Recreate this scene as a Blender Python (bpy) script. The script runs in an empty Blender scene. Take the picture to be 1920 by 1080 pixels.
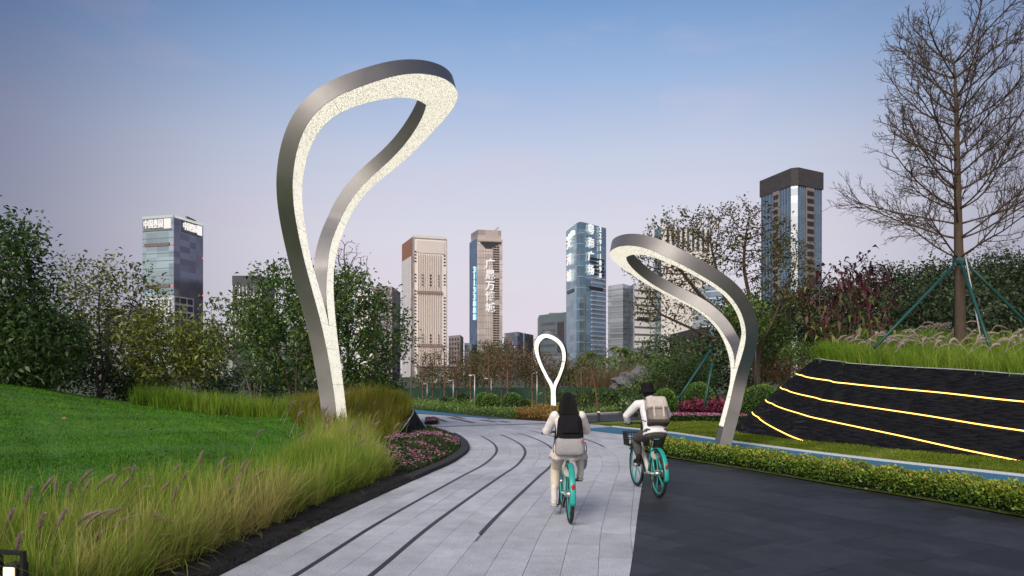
import bpy, bmesh, math, random
import numpy as np
from mathutils import Vector, Matrix
R = math.radians
PI = math.pi
rng = np.random.default_rng(7)
random.seed(7)
sc = bpy.context.scene
COL = sc.collection

# ---------------------------------------------------------------- camera
FPX, HZ, EYE = 1300.0, 702.0, 1.8          # focal length and horizon row of the 1920 px wide photograph, eye height
cd = bpy.data.cameras.new('camera')
cam = bpy.data.objects.new('camera', cd)
COL.objects.link(cam)
sc.camera = cam
cam.location = (0, 0, EYE)
cam.rotation_euler = (R(90), 0, 0)
cd.sensor_width = 36
cd.lens = FPX / 1920 * 36
cd.shift_y = (HZ - 540) / 1920
cd.clip_start = 0.1
cd.clip_end = 6000

# ---------------------------------------------------------------- sky
SUN_AZ, SUN_EL = 205, 38        # degrees, clockwise from +Y (the sun side is behind the camera)
w = bpy.data.worlds.new('World')
sc.world = w
w.use_nodes = True
nt = w.node_tree
N_ = nt.nodes
L_ = nt.links.new
bg = N_['Background']
def lin(c):
    return [((v / 255) / 12.92 if v / 255 < .04045 else ((v / 255 + .055) / 1.055) ** 2.4) for v in c]
tc = N_.new('ShaderNodeTexCoord')
sky = N_.new('ShaderNodeTexSky')
sky.sky_type = 'NISHITA'
sky.sun_disc = False
sky.sun_elevation = R(6)
sky.sun_rotation = R(SUN_AZ)
sky.ozone_density = 4
sky.dust_density = 1
sep = N_.new('ShaderNodeSeparateXYZ')
L_(tc.outputs['Generated'], sep.inputs[0])
ramp = N_.new('ShaderNodeValToRGB')
L_(sep.outputs['Z'], ramp.inputs[0])
SKYC = [(0.0, (230, 219, 230)), (.08, (229, 220, 231)), (.19, (225, 221, 232)), (.295, (205, 211, 231)), (.39, (164, 189, 226)), (.475, (124, 163, 213)), (.62, (110, 148, 198)), (1.0, (104, 142, 194))]
el = ramp.color_ramp.elements
while len(el) < len(SKYC):
    el.new(.5)
for e, (p, c) in zip(el, SKYC):
    e.position = p
    e.color = lin(c) + [1]
# thin pinkish cloud wisps
mp = N_.new('ShaderNodeMapping')
mp.inputs['Scale'].default_value = (1.2, 1.2, 4.5)
mp.inputs['Rotation'].default_value = (R(14), R(8), 0)
mp.inputs['Location'].default_value = (3.7, 1.9, .6)
L_(tc.outputs['Generated'], mp.inputs[0])
nz = N_.new('ShaderNodeTexNoise')
nz.inputs['Scale'].default_value = 3.2
nz.inputs['Detail'].default_value = 5
nz.inputs['Roughness'].default_value = .55
L_(mp.outputs[0], nz.inputs['Vector'])
cr = N_.new('ShaderNodeValToRGB')
cr.color_ramp.elements[0].position = .52
cr.color_ramp.elements[1].position = .78
cr.color_ramp.elements[0].color = (0, 0, 0, 1)
cr.color_ramp.elements[1].color = (.30, .30, .30, 1)
L_(nz.outputs[0], cr.inputs[0])
mx = N_.new('ShaderNodeMix')
mx.data_type = 'RGBA'
L_(cr.outputs[0], mx.inputs['Factor'])
L_(ramp.outputs[0], mx.inputs[6])
mx.inputs[7].default_value = lin((232, 205, 220)) + [1]
# twilight glow: the sky is brightest low ahead and fades evenly away from it
dt = N_.new('ShaderNodeVectorMath')
dt.operation = 'DOT_PRODUCT'
L_(tc.outputs['Generated'], dt.inputs[0])
dt.inputs[1].default_value = Vector((.06, 1, .22)).normalized()
mr = N_.new('ShaderNodeMapRange')
mr.interpolation_type = 'SMOOTHSTEP'
mr.inputs['From Min'].default_value = .73
mr.inputs['From Max'].default_value = 1.0
L_(dt.outputs['Value'], mr.inputs[0])
fall = N_.new('ShaderNodeMix')
fall.data_type = 'RGBA'
fall.inputs[6].default_value = (.33, .35, .43, 1)
fall.inputs[7].default_value = (1, 1, 1, 1)
L_(mr.outputs[0], fall.inputs['Factor'])
gl = N_.new('ShaderNodeVectorMath')
gl.operation = 'MULTIPLY'
L_(mx.outputs[2], gl.inputs[0])
L_(fall.outputs[2], gl.inputs[1])
# afterglow of the set sun behind the camera, warm and broad
db = N_.new('ShaderNodeVectorMath')
db.operation = 'DOT_PRODUCT'
L_(tc.outputs['Generated'], db.inputs[0])
db.inputs[1].default_value = Vector((-.35, -1, .22)).normalized()
mb_ = N_.new('ShaderNodeMapRange')
mb_.interpolation_type = 'SMOOTHSTEP'
mb_.inputs['From Min'].default_value = .05
mb_.inputs['From Max'].default_value = 1.0
mb_.inputs['To Max'].default_value = 1.0
L_(db.outputs['Value'], mb_.inputs[0])
wg = N_.new('ShaderNodeVectorMath')
wg.operation = 'SCALE'
wg.inputs[0].default_value = (.95, .74, .60)
L_(mb_.outputs[0], wg.inputs['Scale'])
ag = N_.new('ShaderNodeVectorMath')
L_(gl.outputs[0], ag.inputs[0])
L_(wg.outputs[0], ag.inputs[1])
k1 = N_.new('ShaderNodeVectorMath')
k1.operation = 'SCALE'
k1.inputs['Scale'].default_value = 7.3
L_(ag.outputs[0], k1.inputs[0])
ad = N_.new('ShaderNodeVectorMath')
ad.operation = 'MULTIPLY_ADD'
L_(sky.outputs[0], ad.inputs[0])
ad.inputs[1].default_value = (.10, .10, .10)
L_(k1.outputs[0], ad.inputs[2])
L_(ad.outputs[0], bg.inputs[0])
bg.inputs[1].default_value = 0.1

# ---------------------------------------------------------------- the soft light of the sky behind the camera
sd = bpy.data.lights.new('sun', 'SUN')
sd.energy = 2.2
sd.angle = R(30)
sd.color = (1, .93, .84)
so = bpy.data.objects.new('sun', sd)
COL.objects.link(so)
dv = Vector((math.sin(R(SUN_AZ)) * math.cos(R(SUN_EL)), math.cos(R(SUN_AZ)) * math.cos(R(SUN_EL)), math.sin(R(SUN_EL))))
so.rotation_euler = dv.to_track_quat('Z', 'Y').to_euler()
so.location = (0, -20, 30)

vs = sc.view_settings
vs.view_transform = 'Standard'
vs.look = 'None'
vs.exposure = 0.35
vs.gamma = 1
vs.use_curve_mapping = False
sc.cycles.use_denoising = True
sc.cycles.max_bounces = 6
sc.cycles.diffuse_bounces = 3
sc.cycles.glossy_bounces = 3
sc.cycles.transmission_bounces = 4
sc.cycles.transparent_max_bounces = 6
sc.cycles.caustics_reflective = False
sc.cycles.caustics_refractive = False
sc.cycles.sample_clamp_indirect = 4

# ---------------------------------------------------------------- helpers
def px(x, y, Y):
    """point of the photograph (pixel x, y) at depth Y"""
    return Vector(((x - 960) * Y / FPX, Y, EYE - (y - HZ) * Y / FPX))
def gr(x, y):
    Y = FPX * EYE / (y - HZ)
    return Vector(((x - 960) * Y / FPX, Y, 0))

def tag(o, label=None, cat=None, group=None, kind=None):
    if label: o['label'] = label
    if cat: o['category'] = cat
    if group: o['group'] = group
    if kind: o['kind'] = kind
    return o
def empty(name, loc=(0, 0, 0), rz=0, label=None, cat=None, group=None):
    o = bpy.data.objects.new(name, None)
    COL.objects.link(o)
    o.location = loc
    o.rotation_euler = (0, 0, rz)
    o.empty_display_size = .2
    return tag(o, label, cat, group)
def link(name, me, mat=None, parent=None):
    o = bpy.data.objects.new(name, me)
    COL.objects.link(o)
    if parent is not None:
        o.parent = parent
    if mat is not None and not me.materials:
        me.materials.append(mat)
    return o
def local(parent, pts):
    """world points -> the frame of a parent made by empty() (no scale)"""
    c, s = math.cos(-parent.rotation_euler.z), math.sin(-parent.rotation_euler.z)
    p = np.asarray(pts, float) - np.array(parent.location)
    q = p.copy()
    q[:, 0] = c * p[:, 0] - s * p[:, 1]
    q[:, 1] = s * p[:, 0] + c * p[:, 1]
    return q
def copy_tree(o, parent=None):
    c = o.copy()
    COL.objects.link(c)
    c.parent = parent
    for ch in [k for k in o.children]:
        copy_tree(ch, c)
    return c

class MB:
    """collects shapes, builds one mesh object"""
    def __init__(s):
        s.v = []; s.f = []; s.n = 0
    def add(s, v, f):
        b = s.n
        v = [tuple(p) for p in v]
        s.v += v
        s.n += len(v)
        s.f += [tuple(i + b for i in q) for q in f]
        return s
    def box(s, c, d, m=None, taper=1.0):
        x, y, z = d[0] / 2, d[1] / 2, d[2] / 2
        t = taper
        p = [(-x, -y, -z), (x, -y, -z), (x, y, -z), (-x, y, -z), (-x * t, -y * t, z), (x * t, -y * t, z), (x * t, y * t, z), (-x * t, y * t, z)]
        c = Vector(c)
        p = [(m @ Vector(q) if m else Vector(q)) + c for q in p]
        return s.add(p, [(3, 2, 1, 0), (4, 5, 6, 7), (0, 1, 5, 4), (1, 2, 6, 5), (2, 3, 7, 6), (3, 0, 4, 7)])
    def bar(s, a, b, wd, hg, up=(0, 0, 1)):
        a, b = Vector(a), Vector(b)
        d = (b - a)
        l = d.length
        d.normalize()
        u = Vector(up)
        x = d.cross(u)
        if x.length < 1e-4: x = d.cross(Vector((1, 0, 0)))
        x.normalize()
        u = x.cross(d)
        m = Matrix((x, d, u)).transposed()
        return s.box((a + b) / 2, (wd, l, hg), m)
    def tube(s, pts, r, n=8, cap=True, flat=None, closed=False):
        pts = [Vector(p) for p in pts]
        k = len(pts)
        rr = [r] * k if not hasattr(r, '__len__') else list(r)
        vs_, fs = [], []
        x = None
        for i in range(k):
            if closed:
                t = pts[(i + 1) % k] - pts[i - 1]
            else:
                t = pts[min(i + 1, k - 1)] - pts[max(i - 1, 0)]
            if t.length < 1e-9: t = Vector((0, 0, 1))
            t.normalize()
            if x is None:
                x = t.orthogonal().normalized() if flat is None else Vector(flat)
            x = (x - t * x.dot(t))
            if x.length < 1e-6: x = t.orthogonal()
            x.normalize()
            y = t.cross(x)
            ri = rr[i]
            ra, rb = (ri if not isinstance(ri, tuple) else ri[0]), (ri if not isinstance(ri, tuple) else ri[1])
            for j in range(n):
                a = 2 * PI * j / n
                vs_.append(pts[i] + x * (ra * math.cos(a)) + y * (rb * math.sin(a)))
        for i in range(k if closed else k - 1):
            for j in range(n):
                a, b = i * n + j, i * n + (j + 1) % n
                c, d = ((i + 1) % k) * n + (j + 1) % n, ((i + 1) % k) * n + j
                fs.append((a, b, c, d))
        if cap and not closed:
            fs.append(tuple(range(n - 1, -1, -1)))
            fs.append(tuple((k - 1) * n + j for j in range(n)))
        return s.add(vs_, fs)
    def lathe(s, prof, n=16, m=None, c=(0, 0, 0)):
        vs_, fs = [], []
        for r, z in prof:
            for j in range(n):
                a = 2 * PI * j / n
                p = Vector((r * math.cos(a), r * math.sin(a), z))
                vs_.append((m @ p if m else p) + Vector(c))
        k = len(prof)
        for i in range(k - 1):
            for j in range(n):
                fs.append((i * n + j, i * n + (j + 1) % n, (i + 1) * n + (j + 1) % n, (i + 1) * n + j))
        fs.append(tuple(range(n - 1, -1, -1)))
        fs.append(tuple((k - 1) * n + j for j in range(n)))
        return s.add(vs_, fs)
    def ball(s, c, r, n=12, k=8, m=None):
        r = (r, r, r) if not hasattr(r, '__len__') else r
        vs_, fs = [], []
        for i in range(k + 1):
            th = PI * i / k
            for j in range(n):
                a = 2 * PI * j / n
                p = Vector((r[0] * math.sin(th) * math.cos(a), r[1] * math.sin(th) * math.sin(a), -r[2] * math.cos(th)))
                vs_.append((m @ p if m else p) + Vector(c))
        for i in range(k):
            for j in range(n):
                fs.append((i * n + j, i * n + (j + 1) % n, (i + 1) * n + (j + 1) % n, (i + 1) * n + j))
        return s.add(vs_, fs)
    def prism(s, poly, z0, z1):
        n = len(poly)
        vs_ = [(p[0], p[1], z0) for p in poly] + [(p[0], p[1], z1) for p in poly]
        fs = [tuple(range(n - 1, -1, -1)), tuple(range(n, 2 * n))]
        fs += [(i, (i + 1) % n, n + (i + 1) % n, n + i) for i in range(n)]
        return s.add(vs_, fs)
    def mesh(s, name, smooth=False, weld=0):
        me = bpy.data.meshes.new(name)
        me.from_pydata([tuple(p) for p in s.v], [], s.f)
        if weld:
            bm = bmesh.new(); bm.from_mesh(me)
            bmesh.ops.remove_doubles(bm, verts=bm.verts, dist=weld)
            bm.to_mesh(me); bm.free()
        if smooth:
            me.polygons.foreach_set('use_smooth', [True] * len(me.polygons))
        me.update()
        return me
    def build(s, name, mat, parent=None, smooth=False, weld=0, world=False):
        if world and parent is not None:
            s.v = [tuple(p) for p in local(parent, s.v)]
        return link(name, s.mesh(name, smooth, weld), mat, parent)

def np_mesh(name, V, F, rnd=None, smooth=False):
    """V (n,3) vertices, F (m,k) faces all with k corners; rnd per-vertex float attribute"""
    me = bpy.data.meshes.new(name)
    V = np.ascontiguousarray(V, np.float32)
    F = np.ascontiguousarray(F, np.int32)
    m, k = F.shape
    me.vertices.add(len(V))
    me.vertices.foreach_set('co', V.ravel())
    me.loops.add(m * k)
    me.loops.foreach_set('vertex_index', F.ravel())
    me.polygons.add(m)
    me.polygons.foreach_set('loop_start', np.arange(0, m * k, k, dtype=np.int32))
    if smooth:
        me.polygons.foreach_set('use_smooth', np.ones(m, bool))
    me.update(calc_edges=True)
    if rnd is not None:
        a = me.attributes.new('rnd', 'FLOAT', 'POINT')
        a.data.foreach_set('value', np.ascontiguousarray(rnd, np.float32))
    return me

# ---------------------------------------------------------------- materials
MATS = {}
def M(name, col, rough=.6, metal=0, var=.12, scale=6, bump=0, bscale=80, spec=.5, emit=None, estr=0, var2=0, scale2=.7, stretch=None):
    """plain procedural surface: base colour with two octaves of patchy variation and fine bump"""
    if name in MATS: return MATS[name]
    m = bpy.data.materials.new(name)
    m.use_nodes = True
    t = m.node_tree
    b = t.nodes['Principled BSDF']
    b.inputs['Roughness'].default_value = rough
    b.inputs['Metallic'].default_value = metal
    b.inputs['Specular IOR Level'].default_value = spec
    g = t.nodes.new('ShaderNodeNewGeometry')
    src = g.outputs['Position']
    if stretch:
        mpn = t.nodes.new('ShaderNodeMapping')
        mpn.inputs['Scale'].default_value = stretch
        t.links.new(src, mpn.inputs[0]); src = mpn.outputs[0]
    n = t.nodes.new('ShaderNodeTexNoise')
    n.inputs['Scale'].default_value = scale
    n.inputs['Detail'].default_value = 6
    n.inputs['Roughness'].default_value = .65
    t.links.new(src, n.inputs['Vector'])
    r = t.nodes.new('ShaderNodeMapRange')
    r.inputs['From Min'].default_value = .25
    r.inputs['From Max'].default_value = .75
    r.inputs['To Min'].default_value = 1 - var
    r.inputs['To Max'].default_value = 1 + var
    t.links.new(n.outputs[0], r.inputs[0])
    out = r.outputs[0]
    if var2:
        n2 = t.nodes.new('ShaderNodeTexNoise')
        n2.inputs['Scale'].default_value = scale2
        n2.inputs['Detail'].default_value = 3
        t.links.new(src, n2.inputs['Vector'])
        r2 = t.nodes.new('ShaderNodeMapRange')
        r2.inputs['From Min'].default_value = .3
        r2.inputs['From Max'].default_value = .7
        r2.inputs['To Min'].default_value = 1 - var2
        r2.inputs['To Max'].default_value = 1 + var2
        t.links.new(n2.outputs[0], r2.inputs[0])
        mm = t.nodes.new('ShaderNodeMath'); mm.operation = 'MULTIPLY'
        t.links.new(out, mm.inputs[0]); t.links.new(r2.outputs[0], mm.inputs[1])
        out = mm.outputs[0]
    s = t.nodes.new('ShaderNodeVectorMath'); s.operation = 'SCALE'
    s.inputs[0].default_value = col[:3]
    t.links.new(out, s.inputs['Scale'])
    t.links.new(s.outputs[0], b.inputs['Base Color'])
    if bump:
        nb = t.nodes.new('ShaderNodeTexNoise')
        nb.inputs['Scale'].default_value = bscale
        nb.inputs['Detail'].default_value = 4
        t.links.new(src, nb.inputs['Vector'])
        bp = t.nodes.new('ShaderNodeBump')
        bp.inputs['Strength'].default_value = bump
        bp.inputs['Distance'].default_value = .02
        t.links.new(nb.outputs[0], bp.inputs['Height'])
        t.links.new(bp.outputs[0], b.inputs['Normal'])
    if emit:
        b.inputs['Emission Color'].default_value = list(emit) + [1]
        b.inputs['Emission Strength'].default_value = estr
    MATS[name] = m
    return m
def LEAF(name, cols, trans=.35, rough=.5, spec=.35, k=1.0):
    """leaf: colour ramp over the per-leaf attribute, partly translucent"""
    if name in MATS: return MATS[name]
    m = bpy.data.materials.new(name)
    m.use_nodes = True
    t = m.node_tree
    b = t.nodes['Principled BSDF']
    b.inputs['Roughness'].default_value = rough
    b.inputs['Specular IOR Level'].default_value = spec
    a = t.nodes.new('ShaderNodeAttribute'); a.attribute_name = 'rnd'
    r = t.nodes.new('ShaderNodeValToRGB')
    e = r.color_ramp.elements
    while len(e) < len(cols): e.new(.5)
    for i, c in enumerate(cols):
        e[i].position = i / (len(cols) - 1)
        e[i].color = [min(q * k, .8) for q in c] + [1]
    t.links.new(a.outputs['Fac'], r.inputs[0])
    t.links.new(r.outputs[0], b.inputs['Base Color'])
    if trans:
        tr = t.nodes.new('ShaderNodeBsdfTranslucent')
        t.links.new(r.outputs[0], tr.inputs[0])
        mxs = t.nodes.new('ShaderNodeMixShader'); mxs.inputs[0].default_value = trans
        t.links.new(b.outputs[0], mxs.inputs[1]); t.links.new(tr.outputs[0], mxs.inputs[2])
        t.links.new(mxs.outputs[0], t.nodes['Material Output'].inputs['Surface'])
    MATS[name] = m
    return m
def EMIT(name, col, s):
    if name in MATS: return MATS[name]
    m = bpy.data.materials.new(name); m.use_nodes = True
    t = m.node_tree; t.nodes.remove(t.nodes['Principled BSDF'])
    e = t.nodes.new('ShaderNodeEmission')
    e.inputs[0].default_value = list(col) + [1]; e.inputs[1].default_value = s
    t.links.new(e.outputs[0], t.nodes['Material Output'].inputs['Surface'])
    MATS[name] = m
    return m
def smooth(a, b, x):
    t = np.clip((np.asarray(x, float) - a) / (b - a), 0, 1)
    return t * t * (3 - 2 * t)
def spline(P, n):
    """Catmull-Rom through points, n samples evenly by length"""
    P = np.array(P, float)
    Q = np.vstack([2 * P[0] - P[1], P, 2 * P[-1] - P[-2]])
    out = []
    for i in range(1, len(Q) - 2):
        for t in np.linspace(0, 1, 24, endpoint=False):
            a, b, c, d = Q[i - 1], Q[i], Q[i + 1], Q[i + 2]
            out.append(.5 * (2 * b + (c - a) * t + (2 * a - 5 * b + 4 * c - d) * t * t + (3 * b - a - 3 * c + d) * t ** 3))
    out.append(P[-1])
    out = np.array(out)
    L = np.r_[0, np.cumsum(np.linalg.norm(np.diff(out, axis=0), axis=1))]
    s = np.linspace(0, L[-1], n)
    return np.stack([np.interp(s, L, out[:, k]) for k in range(out.shape[1])], 1)

# ================================================================ THE GROUND
EDGE = spline([(-4.1, -2.0), (-3.6, .5), (-3.1, 3.2), (-2.62, 6.19), (-2.32, 8.27), (-2.0, 10.04), (-1.53, 12.45), (-1.19, 14.2), (-1.03, 16.4), (-1.25, 18.6), (-1.9, 21.2), (-3.1, 23.2), (-5.2, 24.9), (-9, 26.6), (-14, 28)], 500)
_t = np.gradient(EDGE, axis=0)
_t /= np.linalg.norm(_t, axis=1)[:, None]
EDGE_N = np.stack([_t[:, 1], -_t[:, 0]], 1)          # points to the path side
EDGE_S = np.r_[0, np.cumsum(np.linalg.norm(np.diff(EDGE, axis=0), axis=1))]
def edge_at(s, d):
    """point at arc length s along the planted edge, d metres onto the path"""
    x = np.interp(s, EDGE_S, EDGE[:, 0]) + d * np.interp(s, EDGE_S, EDGE_N[:, 0])
    y = np.interp(s, EDGE_S, EDGE[:, 1]) + d * np.interp(s, EDGE_S, EDGE_N[:, 1])
    return np.stack([x, y], -1)
def edge_s_of_y(Y):
    i = int(np.argmin(np.abs(EDGE[:380, 1] - Y)))
    return EDGE_S[i]
def left_of_edge(X, Y):
    """signed distance to the edge, positive on the planted side"""
    X = np.asarray(X, float); Y = np.asarray(Y, float)
    sh = X.shape
    P = np.stack([X.ravel(), Y.ravel()], 1)
    out = np.empty(len(P))
    E2 = EDGE[::4]; N2 = EDGE_N[::4]
    for i in range(0, len(P), 20000):
        q = P[i:i + 20000]
        dd = q[:, None, :] - E2[None]
        j = np.argmin((dd ** 2).sum(-1), 1)
        v = q - E2[j]
        dist = np.sqrt((v ** 2).sum(1))
        out[i:i + 20000] = np.where((v * N2[j]).sum(1) > 0, -dist, dist)
    return out.reshape(sh)
def H(X, Y):
    """height of the planted ground left of the path"""
    X = np.asarray(X, float); Y = np.asarray(Y, float)
    d = left_of_edge(X, Y)
    h = .50 * smooth(.9, 5.2, d) + .30 * smooth(4.5, 10, d)
    h = h + .80 * np.exp(-((X + 15.5) / 4.2) ** 2 - ((Y - 20) / 7) ** 2)
    h = h + .42 * np.exp(-((X + 4.7) / 1.5) ** 2 - ((Y - 20.6) / 2.4) ** 2)
    h = h + .5 * np.exp(-((X + 3.7) / .95) ** 2 - ((Y - 20.4) / 1.7) ** 2)
    h = h * (1 - .85 * smooth(22.5, 33, Y))
    h = h + .03 * np.sin(X * 1.3 + Y * .7) * smooth(3, 6, d)
    return np.where(d < .05, -.25, h)
def inpoly(P, poly):
    x, y = P[:, 0], P[:, 1]
    ins = np.zeros(len(P), bool)
    n = len(poly)
    for i in range(n):
        x1, y1 = poly[i]; x2, y2 = poly[(i + 1) % n]
        c = ((y1 > y) != (y2 > y)) & (x < (x2 - x1) * (y - y1) / (y2 - y1 + 1e-12) + x1)
        ins ^= c
    return ins
def scatter(poly, n):
    poly = np.array(poly, float)
    lo, hi = poly.min(0), poly.max(0)
    out = []
    k = 0
    while k < n:
        p = rng.uniform(lo, hi, (n * 2, 2))
        p = p[inpoly(p, poly)]
        out.append(p); k += len(p)
    return np.vstack(out)[:n]

soil = M('soil', (.055, .05, .035), .95, var=.3, scale=3, bump=.6, bscale=12)
far_ground = M('far_ground', (.05, .062, .03), .95, var=.35, scale=.2, bump=.3, bscale=4)
lawn_m = M('lawn_base', (.055, .16, .014), 1, var=.35, scale=5, bump=.8, bscale=40, var2=.2, scale2=.8)
lawn_b = M('lawn_base_pale', (.11, .16, .022), .9, var=.3, scale=5, bump=.8, bscale=40, var2=.2, scale2=.8)

# the one sheet that reaches the horizon
mb = MB()
rr_ = [0, 60, 160, 400, 1000, 3200]
vv = [(0, 0, -.12)]
for r in rr_[1:]:
    for j in range(48):
        vv.append((r * math.cos(2 * PI * j / 48), r * math.sin(2 * PI * j / 48), -.12))
ff = [(0, 1 + j, 1 + (j + 1) % 48) for j in range(48)]
for i in range(len(rr_) - 2):
    for j in range(48):
        a = 1 + i * 48
        ff.append((a + j, a + 48 + j, a + 48 + (j + 1) % 48, a + (j + 1) % 48))
mb.add(vv, ff)
tag(mb.build('ground', far_ground), 'dark green park ground stretching to the skyline', kind='structure')

# left lawn: a gently mounded height field
gx = np.arange(-46, .6, .4); gy = np.arange(-2, 36, .4)
GX, GY = np.meshgrid(gx, gy, indexing='ij')
GZ = H(GX, GY)
idx = np.arange(GX.size).reshape(GX.shape)
F = np.stack([idx[:-1, :-1], idx[1:, :-1], idx[1:, 1:], idx[:-1, 1:]], -1).reshape(-1, 4)
keep = (GZ.ravel()[F] > -.2).any(1)
lawn = link('lawn', np_mesh('lawn', np.stack([GX.ravel(), GY.ravel(), GZ.ravel()], 1), F[keep], smooth=True), lawn_m)
tag(lawn, 'mounded deep green lawn beside the curving path', kind='structure')

# ---------------------------------------------------------------- light granite path
DARK_L = spline([(-.9, -2), (-.1, 1.5), (.5, 3.9), (1.05, 6.19), (1.65, 9.07), (2.1, 11.2), (2.5, 13.1), (2.86, 15), (3.14, 17)], 160)
LAWN_R = spline([(3.14, 17), (3.45, 19.2), (3.7, 21.3), (3.76, 22.6), (3.45, 24.0), (2.85, 24.9), (2.0, 25.8), (1.27, 26.6), (-.3, 28.0), (-.71, 28.1), (-2.2, 29.6), (-4.0, 31.4), (-9, 36)], 160)
BOUND = np.vstack([DARK_L, LAWN_R[1:]])
_b = np.gradient(BOUND, axis=0); _b /= np.linalg.norm(_b, axis=1)[:, None]
BOUND_N = np.stack([-_b[:, 1], _b[:, 0]], 1)        # to the light path side
def clip_half(poly, p0, n, off=0.0):
    out = []
    k = len(poly)
    for i in range(k):
        a, b = poly[i], poly[(i + 1) % k]
        da, db = np.dot(a - p0, n) - off, np.dot(b - p0, n) - off
        if da >= 0: out.append(a)
        if (da >= 0) != (db >= 0):
            out.append(a + (b - a) * (da / (da - db)))
    return out
def clip_bound(poly, side=1, off=.003, curve=None, cn=None):
    C = BOUND if curve is None else curve
    CN = BOUND_N if cn is None else cn
    c = np.mean(poly, 0)
    j = int(np.argmin(((C - c) ** 2).sum(1)))
    r = max(np.linalg.norm(p - c) for p in poly)
    dist = np.dot(c - C[j], CN[j]) * side
    if dist > r * 1.3: return poly
    if dist < -r * 1.3: return []
    for jj in (max(j - 2, 0), min(j + 2, len(C) - 1)):
        poly = clip_half(poly, C[jj], CN[jj] * side, off)
        if len(poly) < 3: return []
    return poly
def area(poly):
    p = np.array(poly); q = np.roll(p, -1, 0)
    return abs((p[:, 0] * q[:, 1] - p[:, 1] * q[:, 0]).sum()) / 2

def stone(name, col, var, speck, rough, bump=.25, objvar=.12):
    m = M(name, col, rough, var=var, scale=3.5, bump=bump, bscale=160, var2=.13, scale2=.7)
    t = m.node_tree
    b = t.nodes['Principled BSDF']
    src = b.inputs['Base Color'].links[0].from_socket
    oi = t.nodes.new('ShaderNodeObjectInfo')
    at = t.nodes.new('ShaderNodeAttribute'); at.attribute_name = 'rnd'
    ad2 = t.nodes.new('ShaderNodeMath'); ad2.operation = 'ADD'
    t.links.new(oi.outputs['Random'], ad2.inputs[0]); t.links.new(at.outputs['Fac'], ad2.inputs[1])
    fr = t.nodes.new('ShaderNodeMath'); fr.operation = 'FRACT'; t.links.new(ad2.outputs[0], fr.inputs[0])
    mr2 = t.nodes.new('ShaderNodeMapRange')
    mr2.inputs['To Min'].default_value = 1 - objvar; mr2.inputs['To Max'].default_value = 1 + objvar * .6
    t.links.new(fr.outputs[0], mr2.inputs[0])
    g = t.nodes.new('ShaderNodeNewGeometry')
    vn = t.nodes.new('ShaderNodeTexNoise'); vn.inputs['Scale'].default_value = 75; vn.inputs['Detail'].default_value = 3; vn.inputs['Roughness'].default_value = .8
    t.links.new(g.outputs['Position'], vn.inputs['Vector'])
    mr3 = t.nodes.new('ShaderNodeMapRange')
    mr3.inputs['From Min'].default_value = .3; mr3.inputs['From Max'].default_value = .7
    mr3.inputs['To Min'].default_value = 1 - speck; mr3.inputs['To Max'].default_value = 1 + speck
    t.links.new(vn.outputs[0], mr3.inputs[0])
    mu = t.nodes.new('ShaderNodeMath'); mu.operation = 'MULTIPLY'
    t.links.new(mr2.outputs[0], mu.inputs[0]); t.links.new(mr3.outputs[0], mu.inputs[1])
    s = t.nodes.new('ShaderNodeVectorMath'); s.operation = 'SCALE'
    t.links.new(src, s.inputs[0]); t.links.new(mu.outputs[0], s.inputs['Scale'])
    t.links.new(s.outputs[0], b.inputs['Base Color'])
    return m
granite = stone('pale_granite', (.455, .475, .515), .20, .55, .62)
basalt = stone('dark_slate_paving', (.024, .0265, .033), .45, .3, .58, objvar=.4)
joint = M('joint_sand', (.20, .20, .205), .95, var=.3, scale=20)
joint_d = M('dark_joint', (.02, .02, .022), .95, var=.3, scale=20)
black_inlay = M('black_granite', (.022, .022, .025), .5, var=.3, scale=30)

def in_view(c, margin=.12):
    return c[1] > 1 and abs(c[0]) < c[1] * (960 / FPX + margin)
def lay(name, polys, base, mat, top=0.0, depth=.03, limit=300):
    """each slab of a paving an object, past the limit the rest joined as one part"""
    order = sorted(range(len(polys)), key=lambda i: (not in_view(np.mean(polys[i], 0)) or np.mean(polys[i], 0)[1] < 5.6, np.mean(polys[i], 0)[1]))
    rest = MB()
    rnds = []
    for k, i in enumerate(order):
        p = polys[i]
        c = np.mean(p, 0)
        z = top + random.uniform(-.0012, .0012)
        if k < limit:
            MB().prism([(q[0] - c[0], q[1] - c[1]) for q in p], z - depth, z).build('slab', mat, base).location = (c[0], c[1], 0)
        else:
            rest.prism(p, z - depth, z)
            rnds += [random.random()] * (2 * len(p))
    if rest.n:
        o = rest.build('slab_field', mat, base)
        a = o.data.attributes.new('rnd', 'FLOAT', 'POINT')
        a.data.foreach_set('value', np.array(rnds, np.float32))
        tag(o, kind='stuff')

def strip_mesh(mb, s0, s1, d0, d1, z0, z1, step=.25):
    n = max(2, int((s1 - s0) / step))
    ss = np.linspace(s0, s1, n)
    a, b = edge_at(ss, d0), edge_at(ss, d1)
    v, f = [], []
    for i in range(n):
        v += [(*a[i], z1), (*b[i], z1), (*b[i], z0), (*a[i], z0)]
    for i in range(n - 1):
        q = i * 4
        for k in range(4):
            f.append((q + k, q + (k + 1) % 4, q + 4 + (k + 1) % 4, q + 4 + k))
    f += [(3, 2, 1, 0), (4 * n - 4, 4 * n - 3, 4 * n - 2, 4 * n - 1)]
    mb.add(v, [tuple(reversed(q)) for q in f])

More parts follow.
